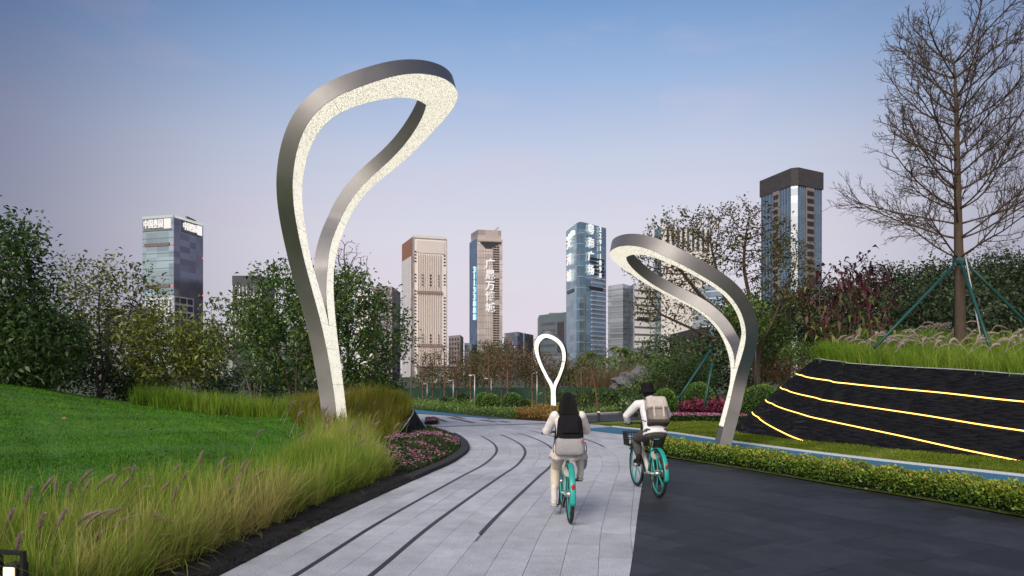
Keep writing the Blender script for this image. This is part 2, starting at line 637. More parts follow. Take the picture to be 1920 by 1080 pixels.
CW = .335
lines = [.67, 1.34, 2.01, 2.68, 3.35]
lext = [(-1, 19.6), (-1, 19.9), (8.15, 20.2), (13.8, 20.8), (17.2, 21.4)]
IW = .029
smin, smax = 1.5, EDGE_S[-1] - 3
polys = []
nc = 27
sy = {y: edge_s_of_y(y) for y in (-1, 8.15, 13.8, 17.2)}
lsr = []
for k, (y0, y1) in enumerate(lext):
    s0 = edge_s_of_y(y0) if y0 > 0 else smin
    s1 = edge_s_of_y(y1) + .5
    lsr.append((s0, s1))
for j in range(nc):
    d0, d1 = j * CW, (j + 1) * CW
    s = smin + random.uniform(-.9, 0)
    while s < smax:
        ln = random.choice((.8, 1.0, 1.0, 1.2))
        a, b = s, s + ln
        s = b
        mid = (a + b) / 2
        e0, e1 = d0 + .0025, d1 - .0025
        for li, dl in enumerate(lines):
            if lsr[li][0] < mid < lsr[li][1]:
                if abs(d0 - dl) < .01: e0 = d0 + IW + .002
                if abs(d1 - dl) < .01: e1 = d1 - IW - .002
        n = 4
        ss = np.linspace(a + .0025, b - .0025, n)
        poly = [p for p in edge_at(ss, e0)] + [p for p in edge_at(ss[::-1], e1)]
        poly = poly[::-1]
        poly = clip_bound(poly, 1)
        if len(poly) > 2 and area(poly) > .004:
            c = np.mean(poly, 0)
            if -1.5 < c[1] < 36 and c[0] > -11:
                polys.append(poly)
path_v = [tuple(p) for p in edge_at(np.linspace(smin - 1, smax, 120), -.02)] + [tuple(p) for p in BOUND[::-1][4:]]
path = MB()
path.add([(x, y, -.012) for x, y in path_v], [tuple(range(len(path_v)))[::-1]])
path = path.build('path', joint)
tag(path, 'pale granite path sweeping around the planted bed', kind='structure')
lay('slab', polys, path, granite)
for li, dl in enumerate(lines):
    mb = MB()
    strip_mesh(mb, *lsr[li], dl - IW, dl + IW, -.02, .0015)
    mb.build('inlay_strip', black_inlay, path)
# grey cross band where the path meets the plaza, and the short dark dashes beyond it
mb = MB()
mb.bar((-3.9, 23.35, .003), (1.75, 25.55, .003), .42, .004)
mb.build('cross_band', M('mid_granite', (.17, .17, .18), .6, var=.2, scale=20), path)
for (x0, y0, x1, y1) in [(809, 783, 830, 788), (842, 783, 889, 793), (827, 788, 838, 791), (905, 788, 928, 791), (938, 790, 955, 792), (850, 781, 870, 785)]:
    a, b = gr(x0, y0), gr(x1, y1)
    MB().bar((a.x, a.y, .003), (b.x, b.y, .003), .22, .005).build('inlay_strip', black_inlay, path)

# ---------------------------------------------------------------- dark slate paving
HEDGE = spline([(2.95, 17.1), (3.1, 16.2), (3.36, 15), (4.39, 13.07), (5.18, 11.3), (5.83, 10.04), (6.4, 8.73), (7.3, 6.5), (8.1, 4), (9, 0)], 200)
_h = np.gradient(HEDGE, axis=0); _h /= np.linalg.norm(_h, axis=1)[:, None]
HEDGE_N = np.stack([-_h[:, 1], _h[:, 0]], 1)      # away from the paving (to the hedge)
HEDGE_S = np.r_[0, np.cumsum(np.linalg.norm(np.diff(HEDGE, axis=0), axis=1))]
def hedge_at(s, d):
    return np.stack([np.interp(s, HEDGE_S, HEDGE[:, k]) + d * np.interp(s, HEDGE_S, HEDGE_N[:, k]) for k in (0, 1)], -1)
pav_v = [tuple(p) for p in DARK_L] + [tuple(p) for p in HEDGE]
mb = MB()
mb.add([(x, y, -.012) for x, y in pav_v], [tuple(range(len(pav_v)))[::-1]])
paving = mb.build('pavement', joint_d)
tag(paving, 'dark slate pavement between the pale path and the hedge', kind='structure')
# straight courses, parallel to the far stretch of the hedge
u = np.array([.55, -.835]); v_ = np.array([-u[1], u[0]])
o0 = np.array([3.0, 17.0])
polys = []
CWD, CLD = .45, .9
pavpoly = np.array(pav_v)
for i in range(-20, 30):
    off = random.uniform(0, CLD)
    for k in range(-4, 28):
        a = o0 + v_ * (-i * CWD) + u * (k * CLD + off)
        q = [a + u * .002 + v_ * .002, a + u * (CLD - .002) + v_ * .002, a + u * (CLD - .002) + v_ * (CWD - .002), a + u * .002 + v_ * (CWD - .002)]
        c = np.mean(q, 0)
        if not (-1 < c[1] < 17.5): continue
        q = clip_bound(q, -1, .003, DARK_L, BOUND_N[:160])
        if len(q) > 2: q = clip_bound(q, -1, .0, HEDGE, HEDGE_N)
        if len(q) > 2 and area(q) > .004:
            c = np.mean(q, 0)
            if inpoly(np.array([c]), pavpoly)[0]:
                polys.append(q)
lay('slab', polys, paving, basalt)

# ---------------------------------------------------------------- blue cycle track, asphalt road, right lawn
BT = spline([(3.4, 23.6), (4.3, 22.0), (4.9, 20.9), (5.58, 18.9), (5.95, 17.9), (7.23, 15), (8.95, 12.1), (10.6, 9), (12.5, 5), (14.4, 0)], 80)
_bt = np.gradient(BT, axis=0); _bt /= np.linalg.norm(_bt, axis=1)[:, None]
BTN = np.stack([_bt[:, 1], -_bt[:, 0]], 1)   # towards the camera side
def ribbon(name, C, CN, d0, d1, z, mat, parent=None, zz=None):
    a, b = C + CN * d0, C + CN * d1
    n = len(C)
    v = [(*p, z) for p in a] + [(*p, z) for p in b]
    f = [(i, n + i, n + i + 1, i + 1) for i in range(n - 1)]
    o = MB().add(v, f).build(name, mat, parent)
    if o.data.polygons[0].normal.z < 0:
        o.data.flip_normals()
    return o
blue = M('blue_rubber', (.035, .16, .27), .75, var=.12, scale=30, bump=.3, bscale=300)
white_line = M('white_line', (.62, .63, .66), .6, var=.1, scale=20)
tr = ribbon('cycle_track', BT, BTN, 0, 1.5, .012, blue)
tag(tr, 'blue rubber cycle track running along behind the hedge', kind='structure')
a, b = BT, BT - BTN * .09
n = len(BT)
kb = MB().add([(*p, .05) for p in a] + [(*p, .05) for p in b] + [(*p, -.02) for p in a] + [(*p, -.02) for p in b],
              [(i, i + 1, n + i + 1, n + i) for i in range(n - 1)] + [(i, 2 * n + i, 2 * n + i + 1, i + 1) for i in range(n - 1)] + [(n + i, n + i + 1, 3 * n + i + 1, 3 * n + i) for i in range(n - 1)])
kb.build('kerb', white_line, tr)
BT2 = np.array([(-.3, 28.25), (-.71, 28.25), (-2.2, 29.8), (-4.0, 31.6), (-9, 36.2), (-14, 40.5), (-15, 44), (-9.0, 39.8), (-4.75, 35.0), (-2.4, 31.2)])
t2 = MB().add([(*p, .006) for p in BT2], [tuple(range(len(BT2)))])
t2 = t2.build('cycle_track', blue)
if t2.data.polygons[0].normal.z < 0: t2.data.flip_normals()
tag(t2, 'blue cycle track curving off beyond the pale plaza', kind='structure')
asph = M('asphalt', (.05, .052, .06), .85, var=.2, scale=40, bump=.3, bscale=200)
rd = np.array([(1.9, 26.6), (2.7, 25.9), (4.2, 26.9), (7, 29.6), (12, 34), (20, 40), (20, 44), (12, 38), (7, 33.2), (4.6, 31.2), (2.2, 29)])
o = MB().add([(*p, .004) for p in rd], [tuple(range(len(rd)))]).build('road', asph)
if o.data.polygons[0].normal.z < 0: o.data.flip_normals()
tag(o, 'strip of dark asphalt road crossing behind the cyclists', kind='structure')
MB().tube([(2.15, 29.05, .03), (4.55, 31.25, .03), (7, 33.25, .03), (12, 38.05, .03), (20, 44.05, .03)], .09, 6).build('kerb', M('kerb_stone', (.36, .36, .37), .8), o)
LR = np.array([(3.16, 17.05), (3.47, 19.2), (3.72, 21.3), (3.79, 22.6), (3.5, 24.0), (2.9, 24.9), (2.7, 25.6), (4.2, 26.75), (7, 29.45), (12, 33.8), (20, 39.8), (40, 34), (40, -3), (9.2, -1), (8.2, 4), (7.4, 6.5), (6.5, 8.73), (5.93, 10.04), (5.28, 11.3), (4.49, 13.07), (3.46, 15), (3.2, 16.2)])
o = MB().add([(*p, 0) for p in LR], [tuple(range(len(LR)))]).build('lawn', lawn_b)
if o.data.polygons[0].normal.z < 0: o.data.flip_normals()
tag(o, 'bright lawn between the cycle track and the slate wall', kind='structure')

# black mulch along the planted edge
mulch = M('black_mulch', (.012, .011, .011), .9, var=.6, scale=30, bump=1, bscale=60)
ss = np.linspace(smin, edge_s_of_y(20.5), 150)
ks = np.linspace(0, 1, 7)
v = []
for k in ks:
    p = edge_at(ss, -1.15 * k)
    h = H(p[:, 0], p[:, 1])
    z = np.maximum(h, -.02) * smooth(.0, .5, k) + .018 + .03 * smooth(0, .3, k) * (1 - k) - .08 * smooth(.75, 1, k)
    if k == 0: z = np.full(len(ss), -.02)
    v.append(np.column_stack([p, z + (rng.normal(0, .008, len(z)) if 0 < k < 1 else 0)]))
V = np.vstack(v)
idx = np.arange(len(V)).reshape(len(ks), -1)
F = np.stack([idx[:-1, :-1], idx[1:, :-1], idx[1:, 1:], idx[:-1, 1:]], -1).reshape(-1, 4)
o = link('mulch', np_mesh('mulch', V, F, smooth=True), mulch)
tag(o, 'strip of black mulch between the grasses and the path', 'mulch', kind='stuff')
# loose chips on it
n = 9000
sc_ = rng.uniform(edge_s_of_y(4.5), edge_s_of_y(20), n); dd_ = -rng.uniform(.01, .8, n) ** 1.3
p = edge_at(sc_, dd_)
z = np.maximum(H(p[:, 0], p[:, 1]), 0) * smooth(0, .5, -dd_ / 1.15) + .03
sz = rng.uniform(.006, .02, n)
T4 = np.array([(1, 0, -.4), (-.5, .87, -.4), (-.5, -.87, -.4), (0, 0, .7)])
V = (rng.normal(0, .35, (n, 4, 3)) + T4[None]) * sz[:, None, None] + np.column_stack([p, z])[:, None, :]
F = (np.array([(0, 1, 3), (1, 2, 3), (2, 0, 3)])[None] + (np.arange(n) * 4)[:, None, None]).reshape(-1, 3)
link('chips', np_mesh('chips', V.reshape(-1, 3), F), mulch, o)['kind'] = 'stuff'

# ================================================================ THE LOOP LAMPS
steel = M('brushed_steel', (.29, .285, .28), .58, metal=1, var=.10, scale=2.2, bump=.04, bscale=30, var2=.12, scale2=.5)
def mosaic(name, lo, hi, scale=26):
    if name in MATS: return MATS[name]
    m = bpy.data.materials.new(name); m.use_nodes = True
    t = m.node_tree
    b = t.nodes['Principled BSDF']
    b.inputs['Roughness'].default_value = .35
    b.inputs['Base Color'].default_value = (.3, .29, .25, 1)
    g = t.nodes.new('ShaderNodeNewGeometry')
    vo = t.nodes.new('ShaderNodeTexVoronoi'); vo.feature = 'DISTANCE_TO_EDGE'; vo.inputs['Scale'].default_value = scale
    nz_ = t.nodes.new('ShaderNodeTexNoise'); nz_.inputs['Scale'].default_value = 9; nz_.inputs['Detail'].default_value = 3
    t.links.new(g.outputs['Position'], nz_.inputs['Vector'])
    va = t.nodes.new('ShaderNodeVectorMath'); va.operation = 'MULTIPLY_ADD'
    t.links.new(nz_.outputs[1], va.inputs[0]); va.inputs[1].default_value = (.05, .05, .05); t.links.new(g.outputs['Position'], va.inputs[2])
    t.links.new(va.outputs[0], vo.inputs['Vector'])
    r = t.nodes.new('ShaderNodeMapRange')
    r.inputs['From Min'].default_value = .02; r.inputs['From Max'].default_value = .22
    r.inputs['To Min'].default_value = lo; r.inputs['To Max'].default_value = hi
    t.links.new(vo.outputs[0], r.inputs[0])
    b.inputs['Emission Color'].default_value = (1, .94, .78, 1)
    t.links.new(r.outputs[0], b.inputs['Emission Strength'])
    MATS[name] = m
    return m

NT, NW = 9, 8
def hermite(x, k):
    k = np.asarray(k, float)
    kn = np.linspace(0, 1, len(k)); m = np.gradient(k, kn)
    i = np.clip(np.searchsorted(kn, x) - 1, 0, len(k) - 2); h = kn[1]; t = (x - kn[i]) / h
    return (2 * t**3 - 3 * t**2 + 1) * k[i] + (t**3 - 2 * t**2 + t) * h * m[i] + (-2 * t**3 + 3 * t**2) * k[i + 1] + (t**3 - t**2) * h * m[i + 1]

def loop_lamp(label, base, phi, sgn, Ls, band, thick, th, w, tipband, panel_mat, wscale=1.0, scale=1.0, nseg=9, foot=.5, fork_s=.28):
    """a bent teardrop ring: lean angle th and half width w along the profile; the inner face is the light"""
    root = empty('loop_lamp', base, 0, label, 'lamp post', 'loop lamps beside the path')
    L = Ls * scale
    band *= scale; thick *= scale; tipband *= scale; foot *= scale
    n = 260
    st = 1 - tipband / L
    uu = np.linspace(0, 1, n)
    s = np.unique(np.r_[1 - (1 - uu) ** 1.7, st - (st * .35) * (1 - uu[::4]) ** 2, st])
    ths = hermite(s, th)
    # integrate the profile finely
    sf = np.linspace(0, 1, 3000); tf = hermite(sf, th)
    fz = np.cumsum(np.stack([np.sin(tf), np.cos(tf)], 1) * (L / 2999), 0)
    f = np.interp(s, sf, fz[:, 0]); z = np.interp(s, sf, fz[:, 1])
    base_w = hermite(s, w) * wscale * scale
    W = base_w * np.sqrt(np.clip(1 - s ** 6, 0, 1))
    slope = np.gradient(base_w, s * L)
    nr = np.clip(np.sqrt(1 + slope ** 2), 1, 1.8)
    Wi = base_w * np.sqrt(np.clip(1 - (s / st) ** 6, 0, 1)) - band * nr
    Wi = np.where(s < fork_s, 0, np.maximum(Wi, 0) * smooth(fork_s - .02, fork_s + .16, s) ** .8)
    Fd = np.array([sgn * math.cos(phi), -math.sin(phi), 0]); A = np.array([sgn * math.sin(phi), math.cos(phi), 0])
    P = f[:, None] * Fd + z[:, None] * np.array([0, 0, 1.])
    Nn = np.cos(ths)[:, None] * Fd - np.sin(ths)[:, None] * np.array([0, 0, 1.])
    k = len(s)
    body = MB()
    rim = .012 * scale / .9
    def grid(mb, rows_a, rows_b, flip, idx0=0, idx1=None):
        idx1 = idx1 or k
        m = idx1 - idx0
        v = [tuple(p) for p in rows_a[idx0:idx1]] + [tuple(p) for p in rows_b[idx0:idx1]]
        fs = [(i, i + 1, m + i + 1, m + i) for i in range(m - 1)]
        if flip: fs = [q[::-1] for q in fs]
        mb.add(v, fs)
    hole = Wi > 1e-6
    h0 = int(np.argmax(hole)); h1 = k - int(np.argmax(hole[::-1]))
    for sd in (-1, 1):
        fo, fi = P + (sd * W)[:, None] * A, P + (sd * Wi)[:, None] * A
        bo, bi = fo - thick * Nn, fi - thick * Nn
        grid(body, bo, bi, sd > 0)                     # back
        grid(body, fo, bo, sd > 0)                     # outer wall
        grid(body, fi, bi, sd < 0, max(h0 - 1, 0), min(h1 + 1, k))     # inner wall
        # rim lips around the light
        fo2, fi2 = P + (sd * np.maximum(W - rim, Wi * .5 + W * .5))[:, None] * A, P + (sd * (Wi + np.where(hole, rim, 0)))[:, None] * A
        grid(body, fo, fo2, sd < 0)
        grid(body, fi2, fi, sd < 0, max(h0 - 1, 0), min(h1 + 1, k))
        # recessed steel floor under the light
        grid(body, fo2 - .012 * Nn, fi2 - .012 * Nn, sd < 0)
    # bottom cap and the plain steel foot
    c = [P[0] - W[0] * A, P[0] + W[0] * A, P[0] + W[0] * A - thick * Nn[0], P[0] - W[0] * A - thick * Nn[0]]
    body.add(c, [(0, 1, 2, 3)])
    b = body.build('body', steel, root, weld=.0005)
    bm = bmesh.new(); bm.from_mesh(b.data); bmesh.ops.recalc_face_normals(bm, faces=bm.faces); bm.to_mesh(b.data); bm.free()
    # shade smooth over the run of the ring, sharp at its four edges
    b.data.polygons.foreach_set('use_smooth', [True] * len(b.data.polygons))
    b.data.set_sharp_from_angle(angle=R(35))
    i0 = int(np.searchsorted(s, foot / L))
    ft = MB()
    for sd in (-1, 1):
        grid(ft, P + (sd * np.maximum(W - rim, 0))[:, None] * A + .002 * Nn, P + .002 * Nn, sd < 0, 0, i0)
    ft.build('foot_plate', steel, root, smooth=True)
    # the light: panels between the seams, left and right arm apart above the fork
    cuts = [i0] + [int(np.searchsorted(s, q)) for q in np.linspace(foot / L, 1, nseg + 1)[1:-1]]
    cuts += [k]
    fork = h0
    cuts = sorted(set([q for q in cuts if abs(q - fork) > 6] + [fork]))
    for a, e in zip(cuts[:-1], cuts[1:]):
        last = e == k
        g0 = P + .004 * Nn
        def arm(mb, sd, a=a, e=e):
            o = g0 + (sd * np.maximum(W - rim, 0))[:, None] * A
            i = g0 + (sd * (Wi + np.where(hole, rim, 0)))[:, None] * A
            o, i = o.copy(), i.copy()
            for arr in (o, i):                       # leave a hair of a seam
                if a > i0: arr[a] += (arr[a + 1] - arr[a]) / max(np.linalg.norm(arr[a + 1] - arr[a]), 1e-6) * .007 * scale
            grid(mb, o, i, sd < 0, a, min(e + 1, k))
        if e <= fork or last:
            mb = MB(); arm(mb, -1); arm(mb, 1)
            mb.build('light_panel', panel_mat, root, smooth=True, weld=.0003)
        else:
            for sd in (-1, 1):
                mb = MB(); arm(mb, sd)
                mb.build('light_panel', panel_mat, root, smooth=True)
    return root

QL = [-0.0043, 10.38, 0.5609, 0.3482, -0.1113, -0.1248, -0.1647, -0.1516, 0.0532, 0.4267, 0.9709, 1.007, 1.2876, 0.5292, 0.525, 0.7438, 1.3933, 2.4361, 3.0762, 3.0102, 2.6098, 20.947]
QR = [-0.0638, 6.377, 0.281, 0.2751, -0.2375, -0.2566, -0.1876, 0.0363, 0.6062, 1.0237, 1.0679, 1.0632, 1.3812, 0.2585, 0.2265, 0.2747, 1.1132, 1.7593, 2.1726, 2.4445, 2.6338, -15.0625]
lit = mosaic('lamp_mosaic', .34, .98, 23)
def lamp_from(q, base_px, base_y, base_z, label, sgn, tip, nseg):
    bx = base_px + q[-1]
    loop_lamp(label, ((bx - 960) * base_y / FPX, base_y, base_z), q[0], sgn, q[1], q[2], q[3], q[4:4 + NT], q[4 + NT:4 + NT + NW], tip, lit, nseg=nseg)
lamp_from(QL, 626, 17.0, .1, 'tallest steel loop lamp, rising from the yellow grasses beside the lawn', 1, .76, 11)
lamp_from(QR, 1357, 16.5, .05, 'steel loop lamp bending left over the hedge and the black-hatted cyclist', -1, .40, 8)
pf = px(1038, 771, 34.0)
far_lamp = loop_lamp('small far loop lamp glowing among orange ground cover at the path bend', (pf.x, pf.y, -.02), R(62), -1, QL[1], .42, .55, [-.12, -.12, -.15, -.1, .0, .15, .35, .55, .8], [.32, .30, .34, .95, 1.55, 1.95, 2.1, 1.9], .55, EMIT('lamp_glow', (1, .95, .8), 1.15), scale=.385, nseg=5, wscale=1.16)
far_lamp.rotation_euler = (0, R(-4), 0)

# ================================================================ FOLIAGE TOOLS
def unit(v):
    return v / np.maximum(np.linalg.norm(v, axis=-1, keepdims=True), 1e-9)
def rand_dirs(n, up=0.0):
    d = unit(rng.normal(0, 1, (n, 3)))
    d[:, 2] += up
    return unit(d)
def leaves(P, D, ln, wd, fold=.25, droop=0.0):
    """one kite-shaped leaf per point P, growing along D"""
    n = len(P)
    ln = np.broadcast_to(np.asarray(ln, float), (n,))[:, None]
    wd = np.broadcast_to(np.asarray(wd, float), (n,))[:, None]
    s = unit(np.cross(D, unit(rng.normal(0, 1, (n, 3)) + np.array([0, 0, 1.2]))))
    u = np.cross(s, D)
    tip = P + D * ln - np.array([0, 0, 1.]) * (droop * ln)
    mid = P + D * ln * .5
    V = np.stack([P, mid + s * wd / 2 + u * wd * fold, tip, mid - s * wd / 2 + u * wd * fold], 1).reshape(-1, 3)
    F = np.arange(4 * n).reshape(-1, 4)
    return V, F
def blades(P, az, ln, lean, wd, curl=1.0, segs=3):
    """grass blades: rise, lean towards azimuth az and curl over"""
    n = len(P)
    ln = np.broadcast_to(ln, (n,)); lean = np.broadcast_to(lean, (n,)); wd = np.broadcast_to(wd, (n,))
    h = np.stack([np.cos(az), np.sin(az), np.zeros(n)], 1)
    sv = np.stack([-np.sin(az), np.cos(az), np.zeros(n)], 1)
    rot = rng.uniform(-.9, .9, n)
    sv = unit(sv + h * rot[:, None])
    pos = P.copy()
    rows = []
    for k in range(segs + 1):
        t = k / segs
        ww = wd * (1 - .85 * t ** 1.5) * .5
        rows.append(pos - sv * ww[:, None]); rows.append(pos + sv * ww[:, None])
        a = lean * (.25 + curl * 1.5 * (k + .5) / segs)
        stp = (ln / segs)[:, None]
        pos = pos + stp * (np.sin(a)[:, None] * h + np.cos(a)[:, None] * np.array([0, 0, 1.]))
    V = np.stack(rows, 1).reshape(-1, 3)
    m = 2 * (segs + 1)
    f = np.array([(2 * k, 2 * k + 1, 2 * k + 3, 2 * k + 2) for k in range(segs)])
    F = (f[None] + (np.arange(n) * m)[:, None, None]).reshape(-1, 4)
    return V, F, m
def noise2(P, sc_=1.0, seed=0):
    x, y = P[:, 0] * sc_, P[:, 1] * sc_
    return (np.sin(x * 1.7 + seed) * np.cos(y * 1.3 - seed * 2) + np.sin(x * .6 - y * .9 + seed * 3) + .5 * np.sin(x * 3.1 + y * 2.7 + seed)) / 2.5

turf = LEAF('turf', [(.035, .10, .008), (.062, .18, .014), (.10, .25, .024), (.19, .30, .06)], .28, .9, .03, k=1.28)
turf_r = LEAF('turf_pale', [(.07, .11, .012), (.13, .19, .022), (.20, .26, .035), (.3, .31, .08)], .25, .9, .03)
tallg = LEAF('fountain_grass', [(.085, .17, .015), (.17, .31, .03), (.28, .42, .055), (.42, .46, .10), (.55, .46, .2)], .38, .8, .08)
tallg2 = LEAF('grass_bank', [(.12, .14, .015), (.20, .23, .028), (.30, .30, .05), (.40, .34, .09), (.5, .38, .17)], .38, .8, .08)

# ---------------------------------------------------------------- lawns: short blades over the two lawns
BED = [(-5.9, 2.5), (-5.3, 5.0), (-4.9, 6.6), (-4.45, 8.2), (-4.0, 9.8), (-3.8, 11.2), (-3.8, 13), (-4.35, 15.5), (-5.6, 18), (-6.2, 19.8)]
LAWNPOLY = [(-30, 4)] + BED[1:] + [(-6.3, 20.6), (-11, 21.4), (-30, 24)]
def lawn_blades(poly, n, hfun, lo, hi, wd, wgt):
    p = scatter(poly, n * 3)
    keep = rng.random(len(p)) < wgt(p)
    p = p[keep][:n]
    n = len(p)
    z = hfun(p[:, 0], p[:, 1])
    dist = p[:, 1]
    ln = rng.uniform(lo, hi, n) * (.8 + .4 * noise2(p, 2.2))
    V, F, m = blades(np.column_stack([p, z - .004]), rng.uniform(0, 2 * PI, n), ln, rng.uniform(.2, .8, n), wd * (.6 + dist / 16), 1, 1)
    t = np.clip(.38 + .26 * noise2(p, .55, 2) + .26 * noise2(p, 1.9, 4) + .24 * noise2(p, 4.3, 1) + rng.normal(0, .17, n), 0, 1)
    return V, F, np.repeat(t, m)
V, F, r = lawn_blades(LAWNPOLY, 230000, H, .025, .06, .010, lambda p: np.clip((9.0 / p[:, 1]) ** 1.3, 0, 1) * (np.abs(p[:, 0]) < p[:, 1] * .86))
o = link('turf', np_mesh('turf', V, F, r), turf, lawn)
o['kind'] = 'stuff'
lr = [ob for ob in bpy.data.objects if ob.name == 'lawn.001'][0]
RP = [(3.9, 22.6), (4.9, 21.0), (5.7, 18.9), (6.05, 17.9), (7.33, 15), (9.05, 12.1), (10.9, 8.8), (13, 9), (11, 14.4), (9.9, 15.7), (9.1, 17), (8.05, 18.6), (7.6, 19.5), (7.1, 21.1), (7.6, 23.5), (9, 25.5), (7, 26.5), (3.6, 25.2), (2.9, 25.2)]
V, F, r = lawn_blades(RP, 70000, lambda x, y: x * 0, .03, .07, .012, lambda p: np.clip((10.0 / p[:, 1]) ** 1.2, 0, 1))
o = link('turf', np_mesh('turf_pale', V, F, r), turf_r, lr)
o['kind'] = 'stuff'
# fallen leaves on the mound
fl = LEAF('fallen_leaf', [(.12, .06, .03), (.24, .13, .06), (.32, .2, .12)], .2)
p = scatter([(-15, 13), (-6.5, 14), (-6.5, 20), (-15.5, 20.5)], 46)
V, F = leaves(np.column_stack([p, H(p[:, 0], p[:, 1]) + .05]), rand_dirs(46) * np.array([1, 1, .2]), .12, .08)
o = link('fallen_leaves', np_mesh('fallen_leaves', V, F, np.repeat(rng.random(46), 4)), fl)
tag(o, 'scattered brown fallen leaves lying on the mounded lawn', 'leaves', kind='stuff')

# ---------------------------------------------------------------- tall fountain grass
def grass_bed(name, p, hgt, mat, hfun, label, az0=None, tone=0, wd=.009, lean=(.35, 1.0), clump=.35, spread=.09, per=30, segs=3, dry=None):
    """p: clump centres; 'per' arching blades from each"""
    n = len(p)
    hg = hgt * rng.uniform(.6, 1.3, n)
    c = np.repeat(p, per, 0)
    a = rng.uniform(0, 2 * PI, n * per)
    rr = np.abs(rng.normal(0, spread, n * per))
    q = c + np.stack([np.cos(a), np.sin(a)], 1) * rr[:, None]
    z = hfun(q[:, 0], q[:, 1])
    q3 = np.column_stack([q, z - .02])
    az = a + rng.normal(0, .5, len(a))
    if az0 is not None:
        az = np.where(rng.random(len(a)) < .22, az0 + rng.normal(0, .7, len(a)), az)
    ln = np.repeat(hg, per) * rng.uniform(.6, 1.25, len(a))
    le = rng.uniform(*lean, len(a)) * (.4 + rr / spread * .35)
    V, F, m = blades(q3, az, ln, le, wd * rng.uniform(.6, 1.3, len(a)), 1.0, segs)
    t = .36 + tone + .22 * np.repeat(noise2(p, .9, 3), per) + np.repeat(rng.normal(0, .12, n), per) + rng.normal(0, .16, len(a))
    if dry is not None: t = t + np.repeat(dry(p), per) + .18 * (rng.random(len(a)) < .12)  # extra tone from the caller: dry straw and painted lamp glow
    o = link(name, np_mesh(name, V, F, np.repeat(np.clip(t, 0, 1), m)), mat)
    return tag(o, label, 'grass', kind='stuff')
bed_poly = BED + [tuple(q) for q in edge_at(np.linspace(edge_s_of_y(19.2), edge_s_of_y(2.5), 60), -.50)]
fl_poly = [(-2.45, 12.4), (-2.95, 14.3), (-3.35, 16.4), (-3.4, 19.7), (-2.4, 21), (-.6, 20), (-.6, 12)]
pp = scatter(bed_poly, 1900)
keepw = np.clip((9 / np.maximum(pp[:, 1], 4)) ** .6, 0, 1)
pp = pp[(rng.random(len(pp)) < keepw) & ~inpoly(pp, np.array(fl_poly))]
# the bank behind the slate planter wall is another bed
WALLCUT = [(-3.25, 16.2), (-3.35, 17.2), (-3.3, 19.6), (-3.65, 21.5), (-6.4, 24), (-6.2, 19.8), (-5.6, 18), (-4.45, 15.9)]
inb = inpoly(pp, np.array(WALLCUT))
front = pp[~inb]
front = front[~((np.abs(front[:, 0] + 3.6) < .42) & (front[:, 1] > 3.6) & (front[:, 1] < 5.15))]      # room for the floodlight
dl = left_of_edge(front[:, 0], front[:, 1])
g1 = grass_bed('fountain_grass', front, .56, tallg, H, 'long green and straw fountain grass along the black mulch edge', az0=-.6, dry=lambda p: .26 * smooth(1.3, .6, left_of_edge(p[:, 0], p[:, 1])) + .22 * np.exp(-((p[:, 1] - 15.5) / 2.6) ** 2), per=90, spread=.055, lean=(.1, 1.25), wd=.0085, tone=.09)  # straw edge, plus the tall lamp's glow painted in as a golden bump
bank = scatter(WALLCUT, 1100)
g2 = grass_bed('grass_bank', bank, .58, tallg2, H, 'bank of yellow-green grass behind the small slate planter wall', az0=-.4, tone=.08, per=26, wd=.011)
st_p = scatter([(-11.6, 21.0), (-8.5, 20.6), (-6.4, 20.4), (-6.0, 22.0), (-8.6, 22.3), (-11.4, 22.3)], 620)
g3 = grass_bed('grass_strip', st_p, .55, tallg, H, 'strip of tall upright grass along the far edge of the lawn', per=24, tone=.0, lean=(.15, .6), wd=.014)

